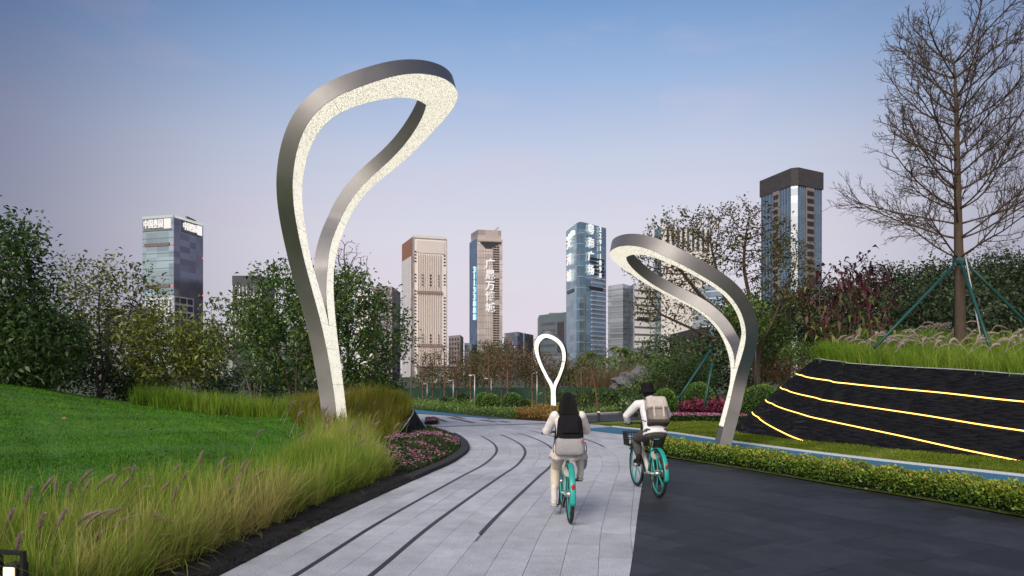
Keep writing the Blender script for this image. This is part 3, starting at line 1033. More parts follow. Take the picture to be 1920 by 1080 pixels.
# purple-brown seed plumes standing in the near bed: bristly spindles on thin stalks
plume_m = LEAF('seed_plume', [(.24, .15, .14), (.42, .30, .28), (.58, .46, .42), (.72, .62, .56)], .45, .9, .05)
def plume_mesh(seed, ln, bend):
    g = np.random.default_rng(seed)
    nb = 190
    t = np.linspace(0, 1, 14)
    cx_ = bend * t ** 2 * ln; cz = ln * t * (1 - .25 * bend * t)
    V, F, rn = [], [], []
    # core
    for i in range(13):
        for k in range(4):
            pass
    tt = g.uniform(0.02, 1, nb)
    P = np.stack([np.interp(tt, t, cx_), np.zeros(nb), np.interp(tt, t, cz)], 1)
    tan = unit(np.stack([np.gradient(cx_)[np.minimum((tt * 13).astype(int), 13)], np.zeros(nb), np.gradient(cz)[np.minimum((tt * 13).astype(int), 13)]], 1))
    a = g.uniform(0, 2 * PI, nb)
    sd = np.stack([np.cos(a), np.sin(a), np.zeros(nb)], 1)
    rad = .017 * np.sin(PI * np.clip(tt * .92 + .08, 0, 1)) ** .6 + .004
    D = unit(sd * .55 + tan)
    side = unit(np.cross(D, sd + .01))
    l = rad * 2.4
    w_ = .0028
    V = np.stack([P - side * w_, P + side * w_, P + D * l[:, None] + side * w_ * .3, P + D * l[:, None] - side * w_ * .3], 1).reshape(-1, 3)
    Fq = np.arange(nb * 4).reshape(-1, 4)
    r_ = np.repeat(np.clip(.3 + .5 * g.random(nb) - .2 * (tt < .2), 0, 1), 4)
    # core spindle and stalk
    prof = np.r_[[-.42, -.2, 0], t[2::2]]
    b0 = len(V)
    vs2 = []
    for q in prof:
        if q < 0:
            c0 = np.array([0, 0, q]); rad_ = .0035
        else:
            c0 = np.array([np.interp(q, t, cx_), 0, np.interp(q, t, cz)]); rad_ = .012 * math.sin(PI * min(q * .92 + .08, .999)) ** .6
        for k in range(5):
            vs2.append(c0 + np.array([math.cos(k * 1.2566), math.sin(k * 1.2566), 0]) * rad_)
    vs2 = np.array(vs2)
    f2 = np.array([(b0 + i * 5 + k, b0 + i * 5 + (k + 1) % 5, b0 + (i + 1) * 5 + (k + 1) % 5, b0 + (i + 1) * 5 + k) for i in range(len(prof) - 1) for k in range(5)])
    r2 = np.repeat(np.where(prof < 0, .75, .15), 5)
    return np_mesh('plume', np.vstack([V, vs2]), np.vstack([Fq, f2]), np.r_[r_, r2])
pm = [plume_mesh(i, l, b) for i, (l, b) in enumerate([(.22, .2), (.2, .45), (.25, .7), (.17, .1), (.26, 1.0), (.2, .3)])]
for me in pm: me.materials.append(plume_m)
# the plumes one can pick out, from the photograph (tip pixel, depth)
PL = [(10, 935, 8.2, 3), (35, 945, 7.6, 3), (70, 905, 8.6, 3), (95, 890, 8.8, 0), (122, 895, 9.2, 3), (150, 898, 8.8, 3), (165, 875, 8.8, 0), (175, 890, 8.6, 3), (195, 885, 8.6, 0), (205, 880, 8.4, 1), (222, 885, 8.6, 3), (240, 860, 8.9, 2), (238, 890, 8.2, 0), (262, 868, 9.0, 3), (270, 890, 8.3, 1), (297, 884, 9.2, 3), (312, 897, 8.8, 0), (335, 865, 8.9, 0), (355, 873, 9.2, 3), (345, 905, 8.4, 3), (390, 848, 9.6, 0), (420, 855, 9.6, 0), (432, 865, 9.5, 1), (465, 858, 10.2, 3), (475, 865, 10.2, 0), (492, 866, 10.3, 1), (460, 880, 9.6, 3), (440, 895, 9.2, 1), (505, 905, 9.6, 3), (535, 870, 11, 3), (555, 880, 11.2, 3), (578, 884, 11.4, 3), (590, 890, 11, 0), (560, 915, 10.2, 1), (165, 940, 8.0, 1), (180, 950, 7.8, 2), (230, 955, 7.8, 2), (215, 935, 8, 1), (290, 930, 7.9, 4), (300, 945, 7.9, 4), (330, 955, 7.9, 4), (380, 960, 7.9, 4), (320, 985, 7.4, 4), (265, 985, 7.3, 4), (250, 1000, 7.1, 2), (195, 978, 7.2, 1), (215, 985, 7.2, 4), (130, 945, 7.8, 3), (95, 950, 7.7, 3), (55, 990, 7.2, 3), (420, 985, 7.9, 4), (370, 990, 7.5, 2), (355, 1000, 7.3, 2), (250, 1030, 6.7, 4), (128, 1015, 6.8, 3), (92, 1060, 6.5, 3), (520, 950, 9, 4), (430, 950, 8.5, 1)]
for i, (x, y, Y, kd) in enumerate(PL):
    ys_ = np.linspace(5.0, 13.5, 120)
    xs_ = (x - 960) * ys_ / FPX
    over = EYE - (y + 14 - HZ) * ys_ / FPX - H(xs_, ys_)
    over = np.where(left_of_edge(xs_, ys_) > .75, over, 99)
    Y = float(ys_[np.argmin(np.abs(over - .65))])
    q = px(x, y, Y)
    o = link('plume', pm[kd], None, g1)
    a = random.gauss(.1, .35)
    o.rotation_euler = (random.gauss(0, .12), random.gauss(.42, .2) if kd != 3 else random.gauss(.12, .15), a)
    sca = random.uniform(.9, 1.25)
    o.scale = (sca, sca, sca)
    o.location = (q.x - .1 * sca, q.y, q.z - .2 * sca)
# smaller plumes in the lamp's own grasses
for i in range(60):
    Y = random.uniform(12, 19)
    x = random.uniform(-4.6, -2.4) if Y < 16 else random.uniform(-5.5, -3.3)
    o = link('plume', pm[random.choice((0, 1, 3, 5))], None, g1 if Y < 16 else g2)
    o.rotation_euler = (random.gauss(0, .2), random.gauss(.35, .2), random.gauss(0, .5))
    o.location = (x, Y, float(H(np.array([x]), np.array([Y]))[0]) + random.uniform(.38, .6))

# ---------------------------------------------------------------- pink flower beds
bedleaf = LEAF('bedding_leaf', [(.02, .045, .012), (.04, .08, .018), (.07, .12, .03)], .3)
petal = LEAF('pink_petal', [(.55, .12, .30), (.72, .26, .45), (.80, .45, .60), (.85, .78, .80)], .35, .6, .2)
def flower_bed(label, poly, n, hf, height, nfl, patch=None, lsz=.05):
    p = scatter(poly, n)
    z = hf(p) + rng.uniform(0, height, n)
    V, F = leaves(np.column_stack([p, z]), rand_dirs(n, .4), rng.uniform(.7, 1.2, n) * lsz, lsz * .55)
    o = link('flower_bed', np_mesh('bed_leaves', V, F, np.repeat(np.clip(rng.normal(.45, .25, n), 0, 1), 4)), bedleaf)
    tag(o, label, 'flower bed', kind='stuff')
    q = scatter(poly, nfl * 3)
    wgt = np.clip(.35 + .9 * noise2(q, 1.6, 5), .03, 1) if patch is None else patch(q)
    q = q[rng.random(len(q)) < wgt][:nfl]
    m = len(q)
    c = np.column_stack([q, hf(q) + height + rng.uniform(-.01, .04, m)])
    # five round petals each
    k = 5
    a = (np.arange(k) * 2 * PI / k)[None] + rng.uniform(0, 2 * PI, (m, 1))
    D = np.stack([np.cos(a), np.sin(a), rng.uniform(.1, .5, (m, 1)) + 0 * a], -1).reshape(-1, 3)
    s = lsz * .42
    V, F = leaves(np.repeat(c, k, 0), unit(D), s, s * .95, .05)
    r = np.repeat(np.clip(np.repeat(rng.beta(1.2, 1.6, m), k), 0, 1), 4)
    f = link('flowers', np_mesh('flowers', V, F, r), petal, o)
    f['kind'] = 'stuff'
    return o
FB = [(-2.3, 12.5), (-2.85, 14.3), (-3.05, 16.8), (-2.35, 19.5), (-2.6, 21.0)] + [tuple(q) for q in edge_at(np.linspace(edge_s_of_y(21.3), edge_s_of_y(12.3), 30), -.24)]
def fbh(p):
    d = left_of_edge(p[:, 0], p[:, 1])
    return .02 + .17 * smooth(.2, .9, d)
flower_bed('bed of pink and white flowers rounding the path bend below the slate wall', FB, 15000, fbh, .1, 1000, patch=lambda q: np.clip(.28 + 1.0 * noise2(q, 1.9, 5) - .5 * smooth(17.5, 19.5, q[:, 1]), .04, 1))
FB2 = [tuple(gr(798, 797))[:2], tuple(gr(822, 796))[:2], tuple(gr(818, 791))[:2], tuple(gr(800, 790))[:2]]
flower_bed('small patch of pink flowers on the plaza beyond the slate wall', FB2, 900, lambda p: p[:, 0] * 0 + .02, .12, 260, patch=lambda q: np.ones(len(q)), lsz=.09)
# black kerb round the flower bed
mb = MB(); strip_mesh(mb, edge_s_of_y(11.8), edge_s_of_y(20.6), -.2, .0, -.02, .07)
tag(mb.build('bed_kerb', M('black_kerb', (.018, .017, .018), .75, var=.3, scale=25, bump=.4, bscale=60)), 'low black kerb curving around the pink flower bed', 'kerb')

# ---------------------------------------------------------------- slate walls
slate = M('stacked_slate', (.0055, .007, .011), .75, var=.38, scale=7, bump=.4, bscale=40, var2=.15, scale2=.8, stretch=(.7, .7, 30), spec=.25)
slate2 = M('slate_base', (.010, .012, .016), .8, var=.4, scale=10)
coping = M('pale_coping', (.42, .44, .49), .5, var=.1, scale=10)
def slate_wall(base_pts, lean, ztop, course, label, strips=(), clen=.7, led=None, cop=.028, copw=.035):
    """battered wall of thin slate courses: base curve, lean (m back per m up), ztop(t) height"""
    B = spline(base_pts, 260)
    t_ = np.gradient(B, axis=0); t_ /= np.linalg.norm(t_, axis=1)[:, None]
    Nn = np.stack([-t_[:, 1], t_[:, 0]], 1)       # into the wall
    S = np.r_[0, np.cumsum(np.linalg.norm(np.diff(B, axis=0), axis=1))]
    T = S / S[-1]
    def at(t, z, out=0.0):
        b = np.array([np.interp(t, T, B[:, k]) for k in (0, 1)]); n_ = np.array([np.interp(t, T, Nn[:, k]) for k in (0, 1)])
        n_ /= np.linalg.norm(n_)
        q = b + n_ * (lean * z - out)
        return (q[0], q[1], z)
    c = B.mean(0)
    root = empty('slate_wall', (*at(.4, 0)[:2], 0), 0, label, 'slate wall')
    # backing
    ts = np.linspace(0, 1, 90)
    mb = MB()
    v = []
    for t in ts:
        v += [at(t, -.1, -.012), at(t, max(ztop(t) - .004, -.09), -.012)]
    mb.add(v, [(2 * i, 2 * i + 2, 2 * i + 3, 2 * i + 1) for i in range(len(ts) - 1)])
    mb.build('backing', slate2, root, world=True)
    # courses of split stones, each a wedge proud of the backing by its own amount
    Vs, Fs = [], []
    nb = 0
    zmax = max(ztop(t) for t in ts)
    z = -.02
    while z < zmax:
        ch = course * random.uniform(.6, 1.5)
        t = random.uniform(-.02, 0)
        while t < 1:
            l = clen * random.uniform(.4, 1.5) / S[-1]
            t0, t1 = max(t, 0), min(t + l, 1)
            t = t + l
            if t1 - t0 < 1e-4: continue
            z1a, z1b = min(z + ch - .0015, ztop(t0)), min(z + ch - .0015, ztop(t1))
            if z1a <= z and z1b <= z: continue
            o_ = random.uniform(.0, .009); o2 = o_ + random.uniform(-.004, .004)
            q = [at(t0, z, o_), at(t1, z, o_), at(t1, max(z1b, z), o2), at(t0, max(z1a, z), o2),
                 at(t0, z, -.02), at(t1, z, -.02), at(t1, max(z1b, z), -.02), at(t0, max(z1a, z), -.02)]
            Vs += q
            Fs += [(nb, nb + 1, nb + 2, nb + 3), (nb + 3, nb + 2, nb + 6, nb + 7), (nb + 1, nb, nb + 4, nb + 5), (nb, nb + 3, nb + 7, nb + 4), (nb + 2, nb + 1, nb + 5, nb + 6)]
            nb += 8
        z += ch
    o = link('slate_courses', np_mesh('slate_courses', local(root, np.array(Vs)), np.array(Fs)), slate, root)
    o['kind'] = 'stuff'
    # coping
    mb = MB()
    pts = [Vector(at(t, ztop(t) + cop * .5, .0)) for t in ts if ztop(t) > .01]
    mb.tube(pts, [(copw, cop * .6)] * len(pts), 6, flat=(1, 0, 0))
    mb.build('coping', coping, root, smooth=False, world=True)
    for zf in strips:
        tv = [t for t in np.linspace(0, 1, 260) if zf(t) > -.02 and zf(t) < ztop(t)]
        pts = [Vector(at(t, zf(t), .020)) for t in tv]
        k0 = min(range(len(pts)), key=lambda i: pts[i].x / pts[i].y)
        pts = pts[k0:]
        if len(pts) > 2:
            MB().tube(pts, .015, 6).build('light_strip', led, root, world=True)
    return root, at
led = EMIT('led_strip', (1, .56, .11), 3.4)
base = [(9.6, 26.0), (8.1, 24.6), (7.3, 23.0), (7.05, 21.3), (7.5, 19.55), (8.0, 18.6), (9.05, 17.0), (9.86, 15.6), (10.72, 14.4), (11.9, 12.6), (13.6, 10.2), (15.8, 7.2)]
_B = spline(base, 260); _S = np.r_[0, np.cumsum(np.linalg.norm(np.diff(_B, axis=0), axis=1))]
tl = _S[np.argmin(((_B - np.array([7.05, 21.3])) ** 2).sum(1))] / _S[-1]
tr_ = _S[np.argmin(((_B - np.array([10.72, 14.4])) ** 2).sum(1))] / _S[-1]
def zline(a, b, lk=.35, minv=-9):
    return lambda t: max(a + (b - a) * (t - tl) / (tr_ - tl), minv) if t > tl else a + (a - b) / (tr_ - tl) * lk * (tl - t)
ZT = zline(2.28, 1.74, 0)
slate_root, slate_at = slate_wall(base, 1.1, ZT, .021, 'long battered slate wall with glowing yellow strips beside the right lawn',
    strips=[zline(1.77, 1.15), zline(1.32, .55), zline(.90, -.03), zline(.49, -.95)], led=led)
bs2 = [(-3.02, 16.3), (-2.75, 17.7), (-2.42, 19.0), (-2.33, 19.8), (-2.55, 20.9), (-3.3, 22.2), (-4.4, 23.2)]
def ZS(t): return max(.02, .92 * float(smooth(-.05, .62, t)))
sm_root, sm_at = slate_wall(bs2, .62, ZS, .02, 'small dark slate planter wall curving up between the grass bank and the pink flowers', clen=.25, cop=.014, copw=.016)
# soil banked up behind it, and grass rooted right to its edge
def fill(t, b):
    q = sm_at(t, ZS(t), -b)
    h = float(H(np.array([q[0]]), np.array([q[1]]))[0])
    k = float(smooth(.35, 1.5, b))
    return (q[0], q[1], (ZS(t) - .03) * (1 - k) + max(h, 0) * k + .004)
ts_ = np.linspace(0, 1, 40); bs_ = (.01, .25, .5, .8, 1.1, 1.5)
V = np.array([fill(t, b_) for b_ in bs_ for t in ts_])
idx = np.arange(len(V)).reshape(len(bs_), len(ts_))
F = np.stack([idx[:-1, :-1], idx[:-1, 1:], idx[1:, 1:], idx[1:, :-1]], -1).reshape(-1, 4)
link('soil_fill', np_mesh('soil_fill', local(sm_root, V), F, smooth=True), soil, sm_root)
n = 330; per = 26
P3 = np.array([fill(t, b_) for t, b_ in zip(rng.uniform(.08, 1, n), rng.uniform(.06, 1.3, n))])
c = np.repeat(P3, per, 0)
a = rng.uniform(0, 2 * PI, n * per); rr = np.abs(rng.normal(0, .07, n * per))
q = c + np.stack([np.cos(a) * rr, np.sin(a) * rr, np.full(n * per, -.03)], 1)
V, F, m = blades(q, a + rng.normal(0, .5, n * per), .48 * rng.uniform(.55, 1.2, n * per), rng.uniform(.15, .8, n * per), .011 * rng.uniform(.6, 1.3, n * per), 1, 3)
t_ = np.clip(.42 + .2 * np.repeat(noise2(P3, .9, 3), per) + rng.normal(0, .17, n * per), 0, 1)
link('edge_grass', np_mesh('edge_grass', V, F, np.repeat(t_, m)), tallg2, g2)['kind'] = 'stuff'

# plateau of soil and grass behind the long wall
tsx = np.linspace(.06, 1, 60); bk = np.r_[0.02, .3, .8, 1.6, 3, 5, 8, 12, 18, 30]
V = []
_Bn = np.gradient(_B, axis=0); _Bn /= np.linalg.norm(_Bn, axis=1)[:, None]
def plateau(t, b):
    p = np.array(slate_at(t, ZT(t)))
    d = np.array([.92, .39]) * (1 - .0) if t > tl else np.array([.75, .66])
    z = ZT(t) - .06 + .75 * float(smooth(0, 6, b)) + .6 * float(smooth(5, 20, b))
    return (p[0] + d[0] * b, p[1] + d[1] * b, z)
for b in bk:
    for t in tsx:
        V.append(plateau(t, b))
idx = np.arange(len(V)).reshape(len(bk), len(tsx))
F = np.stack([idx[:-1, :-1], idx[:-1, 1:], idx[1:, 1:], idx[1:, :-1]], -1).reshape(-1, 4)
o = link('terrace', np_mesh('terrace', np.array(V), F, smooth=True), soil)
tag(o, 'raised planted terrace behind the slate wall', kind='structure')
def plat_bed(n, b0, b1, t0, t1, hgt, per, tone, name, label, mat=None, az0=2.2, lean=(.15, .7), wd=.012):
    tt = rng.uniform(t0, t1, n); bb = b0 + (b1 - b0) * rng.random(n) ** 1.2
    P3 = np.array([plateau(t, b) for t, b in zip(tt, bb)])
    c = np.repeat(P3, per, 0)
    a = rng.uniform(0, 2 * PI, n * per); rr = np.abs(rng.normal(0, .1, n * per))
    q = c + np.stack([np.cos(a) * rr, np.sin(a) * rr, np.full(n * per, -.03)], 1)
    ln = hgt * rng.uniform(.55, 1.25, n * per)
    az = np.where(rng.random(n * per) < .5, az0 + rng.normal(0, .8, n * per), a)
    V, F, m = blades(q, az, ln, rng.uniform(*lean, n * per), wd * rng.uniform(.6, 1.3, n * per), 1, 3)
    t_ = np.clip(.34 + tone + .2 * np.repeat(noise2(P3, .8, 1), per) + rng.normal(0, .17, n * per), 0, 1)
    o = link(name, np_mesh(name, V, F, np.repeat(t_, m)), mat or tallg)
    return tag(o, label, 'grass', kind='stuff')
g4 = plat_bed(1700, .1, 4.5, tl - .06, .86, .62, 26, -.02, 'terrace_grass', 'tall grass with pale plumes on the terrace behind the slate wall')
# pale nodding plumes along it
pale = LEAF('pale_plume', [(.45, .36, .32), (.6, .5, .46), (.72, .63, .58)], .45, .8, .1)
pm2 = []
for me in pm:
    m2 = me.copy(); m2.materials.clear(); m2.materials.append(pale); pm2.append(m2)
for i in range(190):
    t = random.uniform(tl - .04, .72); b = random.choice((random.uniform(.8, 2.6), random.uniform(2, 4.8)))
    q = plateau(t, b)
    o = link('plume', pm2[random.choice((1, 2, 4, 2))], None, g4)
    o.rotation_euler = (random.gauss(0, .2), random.gauss(.75, .25), random.gauss(.3, .5))
    sc1 = random.uniform(1.3, 2.0)
    o.scale = (sc1,) * 3
    o.location = (q[0], q[1], q[2] + random.uniform(.46, .68))

# ---------------------------------------------------------------- clipped hedge of glossy leaves
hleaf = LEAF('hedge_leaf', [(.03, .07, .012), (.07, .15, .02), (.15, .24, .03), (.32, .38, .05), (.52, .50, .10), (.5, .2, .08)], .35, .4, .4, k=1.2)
hr = empty('hedge', (*hedge_at(4, .35), 0), 0, 'low clipped hedge of glossy yellow-green leaves edging the dark pavement', 'hedge')
n = 46000
s = rng.uniform(0, HEDGE_S[-1] - 4, n)
wgt = np.clip(8.5 / np.maximum(np.interp(s, HEDGE_S, HEDGE[:, 1]), 5), .45, 1)
s = s[rng.random(n) < wgt]; n = len(s)
# mostly in the outer shell of a rounded box section
a = rng.uniform(0, PI, n)
shell = 1 - np.abs(rng.normal(0, .13, n))
lump = 1 + .09 * np.sin(s * 5.3) * np.sin(s * 2.1 + 1) + .06 * np.sin(s * 11)
u_ = np.sign(np.cos(a)) * np.abs(np.cos(a)) ** .6 * shell
v2 = np.abs(np.sin(a)) ** .55 * shell
d = .36 + .36 * u_
zz = .02 + .32 * v2 * lump * (.9 + .2 * rng.random(n))
p = hedge_at(s, d)
D = unit(np.stack([rng.normal(0, .8, n), rng.normal(0, .8, n), rng.uniform(-.1, 1.3, n)], 1))
sz = rng.uniform(.035, .065, n)
V, F = leaves(np.column_stack([p, zz]), D, sz, sz * .5, .3)
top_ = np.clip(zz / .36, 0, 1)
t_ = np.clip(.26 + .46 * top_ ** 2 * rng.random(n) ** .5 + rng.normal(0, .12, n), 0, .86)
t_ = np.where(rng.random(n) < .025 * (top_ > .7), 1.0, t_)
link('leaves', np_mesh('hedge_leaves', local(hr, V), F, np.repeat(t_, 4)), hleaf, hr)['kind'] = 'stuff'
# woody core
mb = MB()
for k in range(230):
    s0 = random.uniform(0, HEDGE_S[-1] - 4); q = hedge_at(s0, random.uniform(.1, .6)); q2 = hedge_at(s0 + random.uniform(-.1, .1), random.uniform(.05, .65))
    mb.tube([(q[0], q[1], -.02), ((q[0] + q2[0]) / 2, (q[1] + q2[1]) / 2, .14), (q2[0], q2[1], .28)], [.006, .004, .002], 4)
mb.build('stems', M('twig', (.06, .045, .03), .9, var=.3), hr, world=True)['kind'] = 'stuff'
pts = hedge_at(np.linspace(0, HEDGE_S[-1] - 4, 90), .37)
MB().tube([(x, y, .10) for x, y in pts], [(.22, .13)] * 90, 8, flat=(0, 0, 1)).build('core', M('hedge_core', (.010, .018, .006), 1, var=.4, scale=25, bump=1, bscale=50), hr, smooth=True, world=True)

# ================================================================ TREES
bark = M('bark_brown', (.11, .075, .05), .9, var=.35, scale=14, bump=.6, bscale=60, stretch=(1, 1, .35))
bark_d = M('bark_dark', (.055, .042, .034), .9, var=.35, scale=14, bump=.6, bscale=60, stretch=(1, 1, .35))
bark_g = M('bark_grey_brown', (.16, .115, .085), .9, var=.35, scale=14, bump=.6, bscale=60, stretch=(1, 1, .35))
bark_pale = M('bark_tan', (.22, .145, .09), .9, var=.3, scale=10, bump=.6, bscale=50, stretch=(1, 1, .3))
green_paint = M('green_paint', (.006, .06, .055), .5, var=.15, scale=10)

def colonize(nodes, par, pts, step, infl, kill, bias=(0, 0, 0), iters=90, wob=.12):
    nodes = [np.array(n, float) for n in nodes]; par = list(par)
    pts = np.array(pts, float)
    nd = np.full(len(pts), 1e9); ni = np.zeros(len(pts), int)
    new0 = 0
    bias = np.array(bias, float)
    grown = {}
    for it in range(iters):
        A = np.array(nodes[new0:])
        if len(A) and len(pts):
            for c in range(0, len(A), 400):
                B = A[c:c + 400]
                d = ((pts[:, None, :] - B[None]) ** 2).sum(-1)
                j = d.argmin(1); m = d[np.arange(len(pts)), j]
                b = m < nd
                nd[b] = m[b]; ni[b] = j[b] + new0 + c
        new0 = len(nodes)
        alive = nd > kill * kill
        pts, nd, ni = pts[alive], nd[alive], ni[alive]
        if not len(pts): break
        act = nd < infl * infl
        if not act.any(): break
        own = ni[act]
        NN = np.array(nodes)
        v = unit(pts[act] - NN[own])
        acc = np.zeros((len(nodes), 3)); np.add.at(acc, own, v)
        for i in np.unique(own):
            if grown.get(i, 0) > 3: continue
            dirn = acc[i] / max(np.linalg.norm(acc[i]), 1e-6) + bias + rng.normal(0, wob, 3)
            dirn /= np.linalg.norm(dirn)
            nodes.append(nodes[i] + dirn * step); par.append(i)
            grown[i] = grown.get(i, 0) + 1
    return np.array(nodes), np.array(par)
def radii(nodes, par, rt, ex=2.3, rmax=None):
    n = len(nodes)
    acc = np.zeros(n)
    r = np.full(n, rt)
    for i in range(n - 1, -1, -1):
        r[i] = max(rt, acc[i] ** (1 / ex)) if acc[i] > 0 else rt
        if par[i] >= 0: acc[par[i]] += r[i] ** ex
    if rmax: r = np.minimum(r, rmax)
    return r
def seg_mesh(A, B, ra, rb, k):
    d = unit(B - A)
    ref = np.where(np.abs(d[:, 2:3]) > .9, np.array([[1., 0, 0]]), np.array([[0, 0, 1.]]))
    x = unit(np.cross(d, ref)); y = np.cross(d, x)
    rows = []
    for P, r in ((A, ra), (B, rb)):
        for j in range(k):
            a = 2 * PI * j / k
            rows.append(P + (x * math.cos(a) + y * math.sin(a)) * r[:, None])
    V = np.stack(rows, 1).reshape(-1, 3)
    f = np.array([(j, (j + 1) % k, k + (j + 1) % k, k + j) for j in range(k)])
    F = (f[None] + (np.arange(len(A)) * 2 * k)[:, None, None]).reshape(-1, 4)
    return V, F
def wood_mesh(nodes, par, r):
    i = np.where(par >= 0)[0]
    A, B, ra, rb = nodes[par[i]], nodes[i], r[par[i]], r[i]
    ra = np.minimum(ra, rb * 1.6)
    # reach back a little so joints close
    A = A - (B - A) * .06
    big = rb > .022
    out = []
    n = 0
    Vs, Fs = [], []
    for msk, k in ((big, 7), (~big, 3)):
        if msk.any():
            V, F = seg_mesh(A[msk], B[msk], ra[msk], rb[msk], k)
            Vs.append(V); Fs.append(F + n); n += len(V)
    return np.vstack(Vs), np.vstack(Fs)
def ell(c, r, n, shell=.0, low=-1.0):
    """n points in an ellipsoid, pushed outwards by 'shell'"""
    out = []
    while sum(map(len, out)) < n:
        p = rng.uniform(-1, 1, (n * 3, 3))
        q = np.linalg.norm(p, axis=1)
        p = p[(q < 1) & (q > shell) & (p[:, 2] > low)]
        out.append(p)
    p = np.vstack(out)[:n]
    return p * np.array(r) + np.array(c)
def chain(pts, step):
    """trunk polyline -> nodes, parents"""
    P = spline(pts, max(3, int(sum(np.linalg.norm(np.subtract(pts[i + 1], pts[i])) for i in range(len(pts) - 1)) / step)))
    return list(P)
def tree(name, label, base, trunks, pts, step=.22, infl=1.6, kill=.3, bias=(0, 0, .1), rt=.006, ex=2.3, rmax=None, leaf=None, nleaf=6, lsz=.1, lw=.45, thr=.012, spread=.12, bmat=None, group=None, cat='tree', up=.2, tone=None, wob=.12, iters=90, droop=.2, dark=.0, cname='crown', keep=1.0):
    root = empty(name, base, 0, label, cat, group)
    nodes, par = [], []
    for tk in trunks:
        c = chain(tk, step)
        b = len(nodes)
        nodes += c
        near = -1 if not b else int(np.argmin(((np.array(nodes[:b]) - c[0]) ** 2).sum(1)))
        par += [near if (i == 0) else b + i - 1 for i in range(len(c))]
    nodes, par = colonize(nodes, par, pts, step, infl, kill, bias, iters, wob)
    r = radii(nodes, par, rt, ex, rmax)
    V, F = wood_mesh(nodes, par, r)
    link('trunk', np_mesh('trunk', local(root, V), F, smooth=True), bmat or bark, root)
    if leaf is not None:
        tips = np.where((r < thr) & (par >= 0))[0]
        if keep < 1: tips = tips[rng.random(len(tips)) < keep]
        m = nleaf
        P = np.repeat(nodes[tips], m, 0) + rng.normal(0, spread, (len(tips) * m, 3))
        dirs = np.repeat(unit(nodes[tips] - nodes[par[tips]]), m, 0)
        D = unit(dirs * .7 + rand_dirs(len(P), up))
        sz = lsz * rng.uniform(.65, 1.25, len(P))
        V, F = leaves(P, D, sz, sz * lw, .22, droop)
        c = nodes[tips].mean(0)
        t = np.clip(.45 + .25 * noise2(P, 1.3, 2) + rng.normal(0, .2, len(P)), 0, 1)
        if tone is not None: t = np.clip(tone(P, t), 0, 1)
        o = link(cname, np_mesh(cname, local(root, V), F, np.repeat(t, 4)), leaf, root)
    return root
def Hz(x, y):
    return float(H(np.array([x]), np.array([y]))[0])

lf_dark = LEAF('leaf_dark', [(.014, .030, .010), (.030, .06, .018), (.055, .10, .03), (.10, .15, .05)], .3, .4, .5, k=1.75)
lf_ever = LEAF('leaf_evergreen', [(.022, .05, .014), (.045, .09, .024), (.08, .14, .034), (.16, .22, .05)], .3, .42, .4, k=1.6)
lf_olive = LEAF('leaf_olive', [(.04, .05, .012), (.08, .10, .02), (.13, .15, .03), (.21, .22, .05)], .3, .45, .4, k=1.75)
lf_mid = LEAF('leaf_mid', [(.03, .055, .014), (.06, .10, .022), (.10, .15, .035), (.18, .21, .06)], .3, .45, .4, k=1.75)
lf_red = LEAF('leaf_wine', [(.045, .014, .018), (.10, .022, .035), (.085, .09, .03), (.14, .19, .035)], .4, .45, .4, k=1.75)
lf_wood = LEAF('leaf_wood', [(.012, .020, .010), (.024, .040, .018), (.045, .07, .03), (.08, .11, .05)], .2, .5, .3, k=1.75)
lf_rust = LEAF('leaf_rust', [(.05, .045, .02), (.09, .07, .03), (.13, .09, .045), (.17, .13, .07)], .3, .6, .2, k=1.75)
lf_brown = LEAF('leaf_brown_green', [(.04, .04, .015), (.07, .065, .024), (.10, .10, .035), (.13, .14, .05)], .3, .6, .2, k=1.75)

# the dense evergreen pair behind the tall lamp
Y = 21.5
def cpx(x, y, Yd=None): return tuple(px(x, y, Yd or Y))
b0 = (cpx(548, 760)[0], Y, Hz(cpx(548, 760)[0], Y)); 
pts = np.vstack([ell(cpx(545, 600), (1.75, 1.5, 1.9), 420, .25), ell(cpx(500, 640), (1.1, 1.2, 1.5), 160, .2)])
tree('evergreen_tree', 'dense evergreen tree with two leaning stems, on the lawn side of the tall lamp', b0,
     [[b0, cpx(540, 720), cpx(520, 660), cpx(505, 600)], [(b0[0] + .1, Y, b0[2] - .02), cpx(556, 700), cpx(565, 620), cpx(560, 540)]], pts, .2, 1.6, .28, leaf=lf_ever, nleaf=26, lsz=.15, thr=.016, spread=.16, keep=.72, group='trees round the lawn')
Y = 22.3
b0 = (cpx(622, 765)[0], Y, Hz(cpx(622, 765)[0], Y))
pts = np.vstack([ell(cpx(670, 630), (1.75, 1.5, 1.9), 420, .25), ell(cpx(640, 560), (1.2, 1.2, 1.2), 160, .2), ell(cpx(700, 680), (1.1, 1.1, 1.1), 130, .2)])
tree('evergreen_tree', 'dense evergreen tree right behind the tall lamp, its leaves catching the lamplight', b0,
     [[b0, cpx(624, 720), cpx(632, 640), cpx(640, 560)], [(b0[0] + .15, Y, b0[2]), cpx(650, 690), cpx(690, 620)], [(b0[0] + .2, Y + .1, b0[2]), cpx(672, 715), cpx(715, 670)]], pts, .2, 1.6, .28, leaf=lf_ever, nleaf=26, lsz=.15, thr=.016, spread=.16, keep=.72, group='trees round the lawn')
Y = 23.5
b0 = (cpx(655, 745)[0], Y, .5)
pts = ell(cpx(648, 510), (.9, .8, 1.2), 300, .0)
tree('bare_twig_tree', 'leafless twiggy treetop poking up behind the evergreens', b0, [[b0, cpx(652, 640), cpx(648, 540)]], pts, .16, 1.3, .16, rt=.008, bmat=bark_d, leaf=lf_dark, nleaf=1, lsz=.08, keep=.25)
